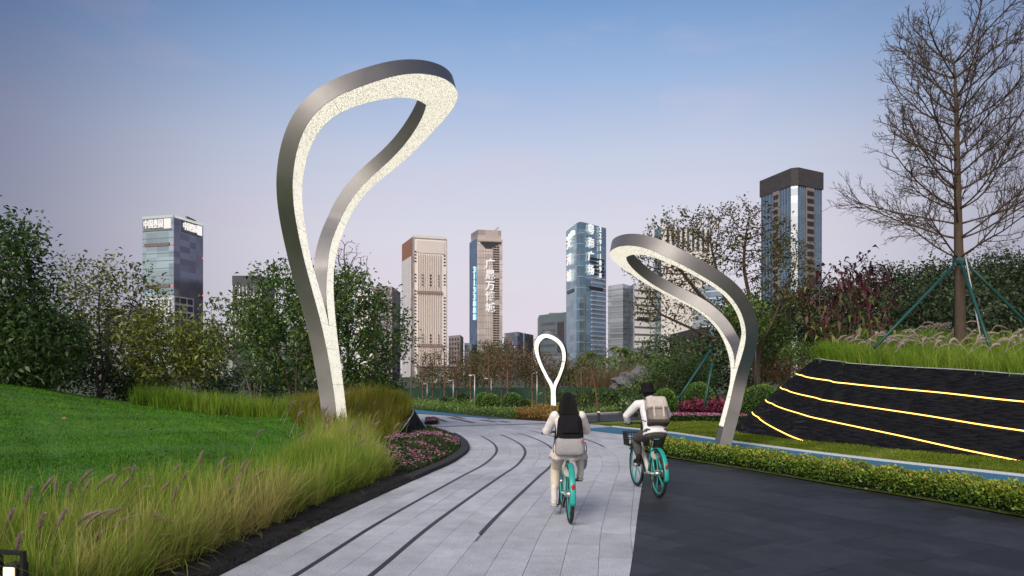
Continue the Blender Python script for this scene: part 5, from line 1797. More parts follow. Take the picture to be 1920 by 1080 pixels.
# --- rounded cyan glass tower with big characters
rc = [(1061.5, 434), (1081, 418.5), (1087, 415.6), (1094, 416.6), (1136.5, 428)]
t5 = Tower('cyan glass tower with rounded corner and large white characters', rc, 2, 430, g_cyan, band=M('cyan_band', (.42, .55, .60), .35, var=.2, scale=.3), fl=6.8, proud=.1, bh=.35, back=None)
for y0, f0 in ((433, .0), (450, .0), (478, .0)):
    pass
for i, chh in enumerate('天河城'):
    t5.text(0, chh, .42, t5.z(456 + i * 31, 0), 7.6, sign_s, 1.0, sx=1.45)
t5.part('lit_logo', EMIT('logo_glow', (.9, 1, .8), 2.0), 0, [(.18, .34, t5.z(447, 0), t5.z(441, 0)), (.38, .5, t5.z(446, 0), t5.z(438, 0)), (.54, .74, t5.z(443, 0), t5.z(436, 0))], .9)
for i, chh in enumerate('粤海广场'):
    t5.text(3, chh, .27, t5.z(434 + i * 25, 3), 6.6, sign_s, 1.0, sx=1.0)
for i, chh in enumerate('22911898'):
    t5.text(3, chh, .68, t5.z(429 + i * 12 + (3 if i > 3 else 0), 3), 4.6, sign_s, 1.0)
wide = []
t5.part('louvre', win_d, 3, [(.3, .9, t5.z(488 + 7 * k, 3), t5.z(484 + 7 * k, 3)) for k in range(5)], .3, each=True)
t5.part('floor_edge', band_l, 3, [(.34, .95, t5.z(522 + 8.3 * k, 3) - .35, t5.z(522 + 8.3 * k, 3) + .35) for k in range(18)], .6, each=True)
t5.part('service_band', win_d, 3, [(.25, .82, t5.z(544, 3), t5.z(538, 3))], .7)
t5.part('service_band', win_d, 0, [(.15, .75, t5.z(549, 0), t5.z(543, 0))], .5)
t5.part('light_groove', M('brown_groove', (.20, .17, .15), .6), 3, [(.03, .06, 0, t5.z(555, 3))], .4)

# --- twin glass blocks with pale floor edges
t6 = Tower('glass block with pale ledges right of the cyan tower', [(1140, 536), (1168, 532), (1184, 536)], 1, 400, g_pale, band=M('ledge_grey', (.30, .33, .37), .5), fl=3.2, proud=.2, bh=.9)
t7 = Tower('white banded office block beside the dark twigs', [(1178, 540), (1190, 532), (1232, 536)], 1, 385, M('white_spandrel', (.84, .82, .80), .5, var=.06, scale=.2), band=M('ledge_dark', (.12, .13, .15), .4), fl=4.1, proud=.1, bh=1.1)
mb = MB(); t7.f[0].rect(mb, 0, 1, 0, t7.top - .1, .7, -.02); mb.build('glass_side', glass('glass_grey', (.34, .38, .44), .2, .6), t7.root, world=True)
t7.part('louvre', win_d, 1, [(.1, .62, t7.z(600, 1), t7.z(595, 1))], .6)

# --- pale tower behind the sparse tree
t8 = Tower('pale slab tower with vertical slits behind the sparse tree', [(1228, 430), (1240, 424), (1335, 430)], 1, 380, M('pale_slab', (.80, .77, .73), .6, var=.05, scale=.1))
mb = MB(); t8.f[0].rect(mb, 0, 1, 0, t8.top - .1, .3, -.02); mb.build('glass_side', g_teal, t8.root, world=True)
t8.part('slit', win_b, 1, [(.1 + .1 * i, .14 + .1 * i, t8.z(470, 1), t8.z(428, 1)) for i in range(9)], .35, each=True)
t8.part('window', win_d, 1, [(.1 + .045 * i, .125 + .045 * i, t8.z(660, 1), t8.z(654, 1)) for i in range(14)], .35, each=True)
t8b = Tower('blue glass block low behind the sparse tree', [(1322, 535), (1360, 532)], 0, 360, g_blue, band=band_l, fl=3.6, proud=.12, bh=.5)
t8c = Tower('dark brown slab beneath the sparse tree limbs', [(1293, 618), (1330, 612)], 0, 200, M('dark_brown_clad', (.055, .045, .045), .7, var=.2, scale=.3))
t8c.part('panel_joint', M('brown_joint', (.03, .026, .025), .8), 0, [(f, f + .015, 0, t8c.top) for f in (.25, .5, .75)], .1, each=True)

# --- right tower with dark crown
t9 = Tower('tall blue glass tower with dark unfinished crown, far right', [(1427, 341), (1483, 318), (1496, 316.5), (1541, 326)], 2, 380, g_blue, band=M('blue_band', (.14, .19, .25), .4, var=.2, scale=.3), fl=4.2, proud=.06, bh=.3)
zc9 = t9.z(346, 1)
crown = M('dark_netting', (.06, .056, .062), .9, var=.35, scale=.4, stretch=(1, 1, 2))
ringn = [tuple(p + (p - t9.inner) / np.linalg.norm(p - t9.inner) * .9) for p in t9.foot]
MB().prism(ringn, t9.top - 9, t9.top + .6).build('crown', crown, t9.root, world=True)
for fc, f0, f1 in ((0, .42, .64), (2, .32, .66)):
    t9.part('balcony_column', M('raw_concrete', (.24, .215, .20), .8, var=.15, scale=.2), fc, [(f0, f1, 0, t9.top - 9)], .4)
    t9.part('balcony_opening', win_d, fc, [(f0 + .03 + (f1 - f0 - .06) / 2 * j + .01, f0 + .03 + (f1 - f0 - .06) / 2 * (j + 1) - .01, t9.top - 13.5 - 4.2 * k, t9.top - 11.2 - 4.2 * k) for k in range(22) for j in range(2)], .7, each=True)
t9.part('mullion', M('mullion_blue', (.20, .26, .33), .4), 0, [(f, f + .012, 0, t9.top - 9) for f in (.1, .2, .3, .72, .8, .9)], .3, each=True)
t9.part('mullion', M('mullion_blue', (.20, .26, .33), .4), 2, [(f, f + .012, 0, t9.top - 9) for f in (.08, .16, .24, .74, .82, .9)], .3, each=True)
t9.part('bright_strip', g_pale, 1, [(.0, 1, 0, t9.top - 9)], .25)

# --- lower blocks between the towers
def block(label, pix, Y0, mat, near=0, **k):
    return Tower(label, pix, near, Y0, mat, name='block', **k)
b1 = block('small brown block with a grid of windows right of the cream tower', [(841, 630), (863, 628)], 400, M('mauve_wall', (.30, .25, .25), .7, var=.1, scale=.3))
b1.part('window', win_b, 0, [(.08 + .23 * i, .2 + .23 * i, b1.top - 3 - 2.6 * k, b1.top - 1.4 - 2.6 * k) for i in range(4) for k in range(7)], .12, each=True)
b2 = block('low slate-blue block left of the sign tower', [(871, 643), (884, 643)], 410, g_blue)
b3 = block('block with a patchwork of coloured panels', [(945, 625), (970, 622), (1000, 628)], 380, M('dusk_wall', (.16, .17, .21), .6, var=.1, scale=.3), near=1)
cols = [M('panel_teal', (.10, .26, .30), .5), M('panel_white', (.55, .53, .52), .5), M('panel_rust', (.32, .16, .10), .5), M('panel_blue', (.10, .16, .34), .5), M('panel_grey', (.26, .27, .30), .5)]
rp = random.Random(3)
for fc, nn in ((0, 7), (1, 8)):
    for i in range(nn):
        for k in range(8):
            if (i + k) % 2: continue
            b3.part('panel', rp.choice(cols), fc, [(i / nn + .02, (i + 1) / nn - .02, b3.top - 2.3 - 2.4 * k, b3.top - .4 - 2.4 * k)], .12)
b3.part('pale_pier', wall_w2, 1, [(.34, .42, 0, b3.top)], .3)
b4 = block('low teal-grey office with a dark recess left of the cyan tower', [(1011, 591), (1062, 585)], 390, M('teal_cladding', (.13, .18, .20), .45, var=.1, scale=.2))
b4.part('dark_recess', M('recess', (.06, .05, .06), .6), 0, [(.68, .92, 0, b4.top - 5)], .15)
b4.part('window_line', g_dusk, 0, [(.03, .62, b4.top - 6 - 4 * k, b4.top - 4.6 - 4 * k) for k in range(6)], .12, each=True)
MB().box(((b4.c[0][0] + b4.c[1][0]) / 2 + 3, b4.c[0][1] + 6, b4.top + .8), (8, 5, 1.8)).build('roof_plant', grey_c, b4.root, world=True)
b5 = block('grey-blue podium seen through the far loop lamp', [(1018, 662), (1068, 662)], 300, M('slate_podium', (.15, .17, .22), .6, var=.08, scale=.2))
b5.part('ledge', M('podium_ledge', (.10, .12, .15), .6), 0, [(0, 1, b5.top - .8, b5.top + .1)], .3)
b6 = block('low white podium at the foot of the banded office', [(1192, 652), (1236, 653)], 340, grey_c)
b6.part('sloping_roof', wall_w2, 0, [(-.3, .15, b6.top - 6, b6.top - 4)], 1)
# glimpses of blocks behind the left trees
for (x0, x1, y0, m_, lab) in [(116, 142, 592, M('pink_wall', (.42, .33, .31), .7, var=.1, scale=.3), 'pinkish block glimpsed through the open-crowned tree'), (150, 196, 585, M('cool_wall', (.30, .31, .34), .6, var=.1, scale=.3), 'grey block glimpsed between the left tree crowns'), (196, 240, 572, g_dusk, 'dark glass block glimpsed left of the teal tower'), (670, 700, 548, wall_w, 'pale apartment block just above the lamplit evergreen'), (700, 735, 538, M('mauve_wall2', (.33, .28, .30), .7, var=.1, scale=.3), 'mauve block left of the cream tower'), (380, 436, 640, M('low_wall', (.36, .36, .38), .7, var=.1, scale=.3), 'low pale block behind the thin-leaved tree'), (500, 560, 620, grey_c, 'low grey block behind the evergreens')]:
    bb = block(lab, [(x0, y0), (x1, y0 - 1)], 330, m_)
    bb.part('window', win_b, 0, [(.08 + .3 * i, .28 + .3 * i, bb.top - 4 - 4 * k, bb.top - 1.8 - 4 * k) for i in range(3) for k in range(7)], .15, each=True)
# low glass pavilion with flat roofs beyond the saplings
pv = empty('pavilion', px(815, 722, 150), 0, 'low glass pavilion with a flat pale roof below the cream tower', 'pavilion')
pz = px(815, 688, 150).z
a, b_ = px(783, 722, 150), px(850, 722, 150)
mb = MB(); mb.box(((a.x + b_.x) / 2, 152, (pz + 0) / 2), (b_.x - a.x, 4, pz)); mb.build('glass_hall', glass('pavilion_glass', (.38, .46, .48), .2, .5, bands=.5, sx=.8, sz=.8), pv, world=True)
MB().box(((a.x + b_.x) / 2 + 3, 151, pz + .25), (b_.x - a.x + 7, 7, .35)).build('roof', M('pavilion_roof', (.36, .33, .34), .7), pv, world=True)
for i in range(9):
    x = a.x + (b_.x - a.x) * i / 8
    MB().box((x, 149.9, pz / 2), (.12, .12, pz)).build('post', wall_w2, pv, world=True)

# ================================================================ MIDDLE DISTANCE
# green hoarding
hoard = M('green_hoarding', (.012, .05, .026), .75, var=.2, scale=3, bump=.3, bscale=20)
fr_ = empty('hoarding', (0, 45, 0), 0, 'dark green hoarding fence behind the saplings and round shrubs', 'fence')
FX = np.linspace(-9, 9.5, 11)
for i in range(10):
    x0, x1 = FX[i], FX[i + 1]
    y0, y1 = 45 - .12 * abs(x0), 45 - .12 * abs(x1)
    m = MB().bar((x0 + .03, y0, .48), (x1 - .03, y1, .48), .04, .92)
    m.build('panel', hoard, fr_, world=True)
    MB().box((x0, y0 - .02, .5), (.07, .07, 1.0)).build('post', M('green_post', (.015, .07, .04), .6), fr_, world=True)

# ground cover banks
def ground_cover(label, poly, n, mat, h, ls, name='ground_cover', tone=0.0):
    p = scatter(poly, n)
    z = np.abs(rng.normal(.55, .3, n)) * h * (.8 + .4 * noise2(p, 1.7, 4))
    D = rand_dirs(n, .7)
    sz = ls * rng.uniform(.6, 1.3, n)
    V, F = leaves(np.column_stack([p, z]), D, sz, sz * .5)
    t = np.clip(.3 + tone + .4 * z / h + .2 * noise2(p, .8) + rng.normal(0, .12, n), 0, 1)
    o = link(name, np_mesh(name, V, F, np.repeat(t, 4)), mat)
    return tag(o, label, 'ground cover', kind='stuff')
lf_cover = LEAF('leaf_cover', [(.035, .07, .016), (.07, .13, .028), (.12, .19, .045), (.19, .26, .08)], .3, k=1.5)
lf_orange = LEAF('leaf_orange', [(.09, .055, .015), (.17, .10, .025), (.25, .16, .05), (.19, .2, .05)], .3, k=1.5)
lf_wine = LEAF('leaf_maroon', [(.03, .008, .012), (.08, .015, .03), (.16, .03, .06), (.22, .07, .09)], .3, k=1.5)
ground_cover('low green ground cover sloping behind the blue cycle track', [(-14, 41.5), (-9, 39.9), (-4.75, 35.1), (-2.4, 31.3), (-.3, 28.35), (.3, 27.9), (.2, 33), (-.4, 36), (1.5, 42), (-12, 44)], 22000, lf_cover, .3, .11)
ground_cover('orange-brown ground cover round the foot of the far loop lamp', [(.1, 28.3), (1.3, 26.85), (2.1, 27.6), (3.0, 32.5), (2.2, 36), (-.3, 36), (.1, 33)], 12000, lf_orange, .26, .10)
ground_cover('maroon leafy planting below the bright round shrub', [(6.9, 28.6), (8, 27.8), (10.2, 28.2), (10.8, 30.2), (7.6, 31)], 7000, lf_wine, .62, .16, name='maroon_planting', tone=-.1)
ground_cover('dark green planting behind the pink flower row', [(4.6, 29.5), (6.6, 28.6), (7, 31), (12, 31), (12, 36), (6, 36)], 8000, lf_dark, .6, .18, name='back_planting')
ground_cover('pale green strip along the far road kerb', [(2.3, 29.4), (3.8, 30.6), (6.5, 33), (6, 35), (2.5, 31.5)], 3500, lf_cover, .25, .12)
flower_bed('long row of pink flowers on the right lawn behind the black-hatted cyclist', [(5.2, 26.9), (6.2, 26.4), (9.6, 25.9), (10.6, 26.5), (10.3, 27.6), (6.2, 28.2), (5.0, 28.3)], 6500, lambda p: p[:, 0] * 0 + .03, .2, 1300, patch=lambda q: np.ones(len(q)) * .8, lsz=.085)

# clipped round shrubs
lf_clip = LEAF('leaf_clipped', [(.03, .07, .014), (.07, .15, .026), (.13, .24, .045), (.22, .33, .08)], .3, .45, .4, k=1.5)
lf_clip_d = LEAF('leaf_clipped_dark', [(.02, .045, .014), (.04, .08, .022), (.07, .12, .035), (.11, .17, .05)], .3, .45, .4, k=1.5)
def round_shrub(x, y, rx, ry, Y, label, mat, n=2600, ls=.06):
    c = px(x, y, Y)
    r = rx * Y / FPX; h = ry * Y / FPX
    root = empty('round_shrub', (c.x, Y, 0), 0, label, 'shrub', 'clipped round shrubs')
    d = rand_dirs(n)
    P = d * np.array([r, r, h]) * (1 - np.abs(rng.normal(0, .06, n)))[:, None] * (1 + .05 * noise2(d * 4, 1.5))[:, None]
    P[:, 2] += c.z
    P[:, 2] = np.maximum(P[:, 2], .02)
    D = unit(d + rand_dirs(n) * .8)
    sz = ls * rng.uniform(.7, 1.3, n)
    V, F = leaves(P, D, sz, sz * .5)
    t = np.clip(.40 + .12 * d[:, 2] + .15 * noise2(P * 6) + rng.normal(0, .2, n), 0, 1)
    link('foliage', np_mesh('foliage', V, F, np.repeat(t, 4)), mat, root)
    MB().ball((0, 0, c.z), (r * .88, r * .88, h * .88), 12, 8).build('core', M('hedge_core', (.010, .018, .006)), root, smooth=True)
    MB().tube([(0, 0, -.05), (0, 0, c.z)], [.05, .03], 6).build('trunk', bark_d, root)
    return root
for a in [(905, 752, 14, 15, 33.5, 'light green round shrub left of the pair by the street light', lf_clip), (920, 755, 17, 16, 33, 'wide round shrub right next to the street light pole', lf_clip), (960, 754, 18, 17, 33.5, 'largest round shrub left of the far loop lamp', lf_clip), (984, 760, 10, 10, 33, 'small round shrub between the largest one and the far loop lamp', lf_clip_d),
          (834, 753, 8, 8, 39, 'smallest round shrub, first after the planter wall', lf_clip_d), (847, 755, 8, 8, 38.5, 'small round shrub, second after the planter wall', lf_clip), (864, 756, 9, 8, 38, 'small round shrub, third after the planter wall', lf_clip_d), (868, 747, 11, 10, 41, 'dark round shrub behind the small three', lf_clip_d),
          (1062, 752, 11, 12, 35, 'dark round shrub right of the far loop lamp', lf_clip_d), (1309, 745, 29, 27, 30, 'bright round clipped shrub above the maroon planting', lf_clip), (1246, 756, 22, 26, 29, 'bright round shrub half hidden by the canvas backpack', lf_clip), (1427, 753, 37, 31, 27, 'big round shrub between the bending lamp and the slate wall', lf_clip)]:
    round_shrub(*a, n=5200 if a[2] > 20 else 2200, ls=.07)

# saplings with slim trunks before the hoarding, each tied to green stakes
SAP = [(792, 41, 668, 'slim sapling nearest the planter wall'), (811, 42, 662, 'slim sapling under the glass pavilion'), (833, 40, 660, 'slim sapling left of the low street light'), (856, 41, 655, 'slim sapling over the three small shrubs'), (882, 39, 668, 'slim sapling by the nearest street light'), (917, 41, 650, 'slim sapling over the pair of round shrubs'), (940, 43, 662, 'slim sapling behind the largest round shrub'), (952, 38, 655, 'slim sapling left of the far loop lamp, second from it'), (998, 39, 640, 'slim sapling touching the far loop lamp'), (1023, 40, 668, 'slim sapling seen through the far loop lamp'), (1090, 42, 672, 'slim sapling right of the far loop lamp')]
for x, Yd, yt, lab in SAP:
    Y = Yd
    b0 = (px(x, 750, Y).x, Y, 0)
    top = px(x, yt, Y)
    c = (b0[0] + rng.normal(0, .1), Y, (1.6 + top.z) / 2 + .2)
    pts = ell(c, (.75, .7, (top.z - 1.5) / 2 + .2), 110, .0)
    rt_ = tree('sapling', lab, b0, [[b0, (b0[0] + .02, Y, .8), (b0[0], Y, 1.6), (b0[0], Y, 2.2)]], pts, .16, 1.2, .18, rt=.012, leaf=(lf_rust if x in (917, 952, 998) else lf_brown), nleaf=4, lsz=.12, thr=.02, spread=.12, bmat=M('bark_sapling', (.16, .09, .055), .9, var=.3, scale=10), group='saplings before the hoarding', keep=.7, bias=(0, 0, .3))
    MB().lathe([(.09, -.03), (.09, .03)], 8, c=(b0[0], Y, .95)).build('tie', green_paint, rt_, world=True)
    for sx_ in (-1, 1):
        MB().tube([(b0[0] + .05 * sx_, Y - .04, .95), (b0[0] + .45 * sx_, Y - .1, 0)], .022, 5).build('stake', green_paint, rt_, world=True)
# nearer sapling on the right lawn beside a lit bollard
Y = 26.6
b0 = (px(1122, 790, Y).x, Y, 0)
pts = np.vstack([ell(px(1095, 690, Y), (.85, .7, .6), 130), ell(px(1125, 670, Y), (.6, .6, .5), 60)])
tree('sapling', 'young tree on the right lawn between the two cyclists', b0, [[b0, px(1118, 740, Y), px(1113, 712, Y), px(1108, 690, Y)], [tuple(px(1115, 718, Y)), tuple(px(1090, 695, Y))]], pts, .14, 1.2, .16, rt=.007, leaf=lf_mid, nleaf=5, lsz=.10, thr=.012, spread=.1, bmat=M('bark_sapling', (.16, .09, .055)), keep=.6)
bo = empty('bollard', (b0[0] - .05, Y - .5, 0), 0, 'short dark bollard light at the foot of the young tree', 'bollard')
MB().lathe([(.05, 0), (.05, .42), (.045, .44)], 10).build('post', M('dark_metal', (.03, .03, .03), .5), bo)
MB().lathe([(.052, .36), (.052, .41)], 10).build('light_ring', EMIT('bollard_glow', (1, .75, .4), .8), bo)

# broad trees beyond the hoarding
for x, y, Yd, rx, rz, mt, lab in [(905, 690, 58, 2.3, 1.6, lf_brown, 'rounded brown-green tree below the sign tower'), (950, 680, 56, 2.3, 1.7, lf_rust, 'rusty twiggy tree below the patchwork block'), (985, 690, 60, 2.0, 1.5, lf_rust, 'rusty twiggy tree left of the far loop lamp'), (868, 705, 62, 1.9, 1.2, lf_rust, 'low rusty tree below the small brown block'), (925, 668, 75, 3.0, 1.5, lf_dark, 'dark tree crown at the foot of the sign tower'), (1020, 705, 66, 2.0, 1.2, lf_brown, 'low brown tree seen through the far lamp'), (1070, 700, 60, 2.2, 1.5, lf_brown, 'brown-green tree under the cyan tower'), (1150, 705, 62, 2.4, 1.1, lf_mid, 'light green low tree below the palms'), (1205, 690, 60, 2.2, 1.3, lf_mid, 'green tree below the banded office'), (810, 712, 66, 2.2, 1.0, lf_brown, 'low tree in front of the glass pavilion'), (1250, 660, 52, 2.0, 1.4, lf_dark, 'dark tree below the pale slab tower'), (1340, 655, 48, 2.2, 1.5, lf_dark, 'dark tree behind the bending lamp stem')]:
    Y = Yd
    c = px(x, y, Y)
    b0 = (c.x, Y, 0)
    tree('park_tree', lab, b0, [[b0, (c.x, Y, c.z * .5), (c.x - .3, Y, c.z)], [(c.x, Y, c.z * .4), (c.x + .7, Y, c.z)]], ell(c, (rx, rx * .8, rz), 190, .1), .32, 2.4, .36, rt=.018, leaf=mt, nleaf=(9 if mt is lf_rust else 14), lsz=.25, thr=.034, spread=.28, bmat=bark_g, group='trees beyond the hoarding', keep=.75)
# palms
def palm(x, ytop, Yd, label):
    c = px(x, ytop, Yd)
    root = empty('palm', (c.x, Yd, 0), 0, label, 'palm tree', 'palms below the cyan tower')
    MB().tube([(0, 0, -.1), (.05, 0, c.z * .5), (0, 0, c.z)], [.2, .15, .13], 8).build('trunk', bark_g, root, smooth=True)
    Vs, Fs, rn = [], [], []
    n0 = 0
    for i in range(17):
        a = rng.uniform(0, 2 * PI); e = rng.uniform(-.2, 1.2); L = rng.uniform(1.5, 2.2)
        h = np.array([math.cos(a), math.sin(a), 0])
        rib = [h * L * t * math.cos(e) + np.array([0, 0, c.z + L * (math.sin(e) * t - .75 * t * t)]) for t in np.linspace(0, 1, 12)]
        sd = np.array([-h[1], h[0], 0])
        P, D = [], []
        for k in range(1, 12):
            for s_ in (-1, 1):
                for q in (0, .5):
                    P.append(rib[k] * (1 - q) + rib[k - 1] * q); D.append(sd * s_ * .8 + (rib[k] - rib[k - 1]) / .2 * .4 + np.array([0, 0, -.35]))
        P, D = np.array(P), unit(np.array(D))
        V, F = leaves(P, D, .42, .07, .1)
        Vs.append(V); Fs.append(F + n0); n0 += len(V); rn += [rng.uniform(.1, .9)] * len(V)
    link('fronds', np_mesh('fronds', np.vstack(Vs), np.vstack(Fs), np.array(rn)), lf_mid, root)
for x, yt, Yd, lab in [(1104, 668, 72, 'palm at the left corner of the cyan tower foot'), (1132, 676, 74, 'short palm under the cyan tower'), (1163, 658, 70, 'tallest palm, right of the cyan tower'), (1184, 670, 72, 'palm under the banded office')]:
    palm(x, yt, Yd, lab)
# tan reed mass and grey rock behind the hoarding on the right
p = scatter([(5.2, 47), (9.5, 46), (10.5, 50), (5, 51)], 260)
o = grass_bed('dry_reeds', p, 1.7, LEAF('reed', [(.14, .10, .05), (.22, .16, .09), (.3, .23, .14)], .35), lambda x, y: x * 0, 'mass of tan dry reeds behind the hoarding', per=22, wd=.05, spread=.3, lean=(.05, .4))
rk = MB()
bm = bmesh.new()
bmesh.ops.create_icosphere(bm, subdivisions=4, radius=1)
for v in bm.verts:
    n_ = 1 + .22 * math.sin(v.co.x * 4 + 1) * math.cos(v.co.y * 3) + .14 * math.sin(v.co.z * 9 + v.co.x * 7) + .06 * math.sin(v.co.y * 17 + v.co.x * 13)
    v.co = Vector((v.co.x * 1.25 + v.co.z * .45, v.co.y * .9, v.co.z * .75)) * n_
me = bpy.data.meshes.new('rock'); bm.to_mesh(me); bm.free()
o = link('rock', me, M('grey_rock', (.13, .13, .14), .85, var=.35, scale=2.5, bump=1, bscale=8))
q = px(1186, 712, 40); o.location = (q.x, 40, q.z - .1)
tag(o, 'big rough grey rock behind the black-hatted cyclist', 'rock')
# large-leaved shrubs along the hoarding
for x, y, lab in [(1088, 745, 'broad-leaved shrub right of the skirted cyclist'), (1112, 742, 'broad-leaved shrub behind the young lawn tree'), (1140, 744, 'broad-leaved shrub in the middle of the hoarding row'), (1165, 748, 'broad-leaved shrub at the end of the hoarding row'), (1040, 748, 'broad-leaved shrub by the far lamp stem')]:
    Y = 37
    c = px(x, y, Y)
    b0 = (c.x, Y, 0)
    tree('broad_leaved_shrub', lab, b0, [[b0, (c.x - .2, Y, .7)], [b0, (c.x + .25, Y, .8)], [b0, (c.x, Y, .9)]], ell((c.x, Y, .55), (.55, .4, .55), 60), .16, 1.1, .2, rt=.008, leaf=lf_mid, nleaf=5, lsz=.26, lw=.36, thr=.015, spread=.12, bmat=bark, cat='shrub', group='shrubs along the hoarding', cname='foliage')

# street lights and thin poles
pole_m = M('galvanised', (.46, .47, .49), .45, metal=.6, var=.1)
def street_light(x, yt, yb, label, arm=8, Y=None):
    Y = Y or FPX * EYE / (yb - HZ)
    b0 = px(x, yb, Y); t_ = px(x, yt, Y)
    o = empty('street_light', (b0.x, Y, 0), 0, label, 'street light', 'slim street lights')
    MB().tube([(0, 0, -.05), (0, 0, t_.z)], [.04, .028], 8).build('pole', pole_m, o, smooth=True)
    if arm:
        l = arm * Y / FPX
        MB().box((-l / 2, 0, t_.z), (l, .06, .035)).build('arm', pole_m, o)
        MB().box((-l * .75, 0, t_.z - .03), (l * .5, .1, .03)).build('lamp_head', M('lamp_lens', (.7, .7, .68), .4), o)
    else:
        MB().lathe([(.045, 0), (.045, .05), (.02, .07)], 8, c=(0, 0, t_.z)).build('cap', pole_m, o)
street_light(890, 703, 772, 'nearest slim street light, left of the round shrubs', 11)
street_light(921, 709, 759, 'slim street light behind the pair of round shrubs', 13)
street_light(850, 713, 760, 'low slim street light above the small shrubs', 9)
street_light(1007, 706, 766, 'plain slim pole just left of the far loop lamp', 0)
street_light(801, 719, 758, 'lowest slim street light by the planter wall', 8)
street_light(771, 560, 760, 'tall thin white pole right beside the evergreens', 0)
# green props of the trees behind the bending lamp
prop(px(1334, 655, 26), px(1272, 748, 25.2), 'long dark green pole slanting left behind the bright round shrub', .05)
prop(px(1336, 680, 25), px(1320, 765, 24.6), 'dark green pole standing in front of the bright round shrub', .05)
prop(px(1417, 655, 24), px(1417, 726, 24), 'thin upright green stake right of the bending lamp stem', .022)

# ---------------------------------------------------------------- floodlights in the grasses
fl_m = M('floodlight_black', (.012, .012, .014), .45)
def floodlight(loc, rz, label, w_=.34, h_=.3, power=30, tilt=55, size=90, aim=None):
    o = empty('floodlight', loc, rz, label, 'floodlight', 'floodlights set in the grass')
    f = MB()
    for a, b in (((-w_ / 2, 0, 0), (-w_ / 2, 0, h_)), ((w_ / 2, 0, 0), (w_ / 2, 0, h_)), ((-w_ / 2 - .012, 0, h_), (w_ / 2 + .012, 0, h_ + .001))):
        f.bar(a, b, .03, .03, up=(0, 1, 0))
    f.build('bracket', fl_m, o)
    MB().box((0, .03, h_ * .45), (w_ - .08, .1, h_ * .6)).build('housing', fl_m, o)
    MB().box((0, -.024, h_ * .45), (w_ - .11, .006, h_ * .5)).build('lens', EMIT('flood_lens', (1, .86, .5), 2.2), o)
    ld = bpy.data.lights.new('flood_beam', 'SPOT')
    ld.energy = power; ld.color = (1, .86, .52); ld.spot_size = R(size); ld.spot_blend = .7; ld.shadow_soft_size = .08
    lo = bpy.data.objects.new('flood_beam', ld); COL.objects.link(lo); lo.parent = o
    lo.location = (0, -.05, h_ * .5)
    lo.rotation_euler = (R(-tilt), 0, R(aim or 0))
    return o
# the one at the photo's lower corner
q = px(22, 1036, 5.0)
floodlight((q.x, 5.0, q.z - .34), R(-12), 'black bracketed floodlight lit in the grass at the lower photo corner', .2, .34, 22, 80, 130)
# hidden uplights at the foot of the tall lamp
floodlight((-3.7, 13.6, .3), R(172), 'small floodlight in the grasses at the foot of the tall lamp', .2, .18, 45, 92, 120)

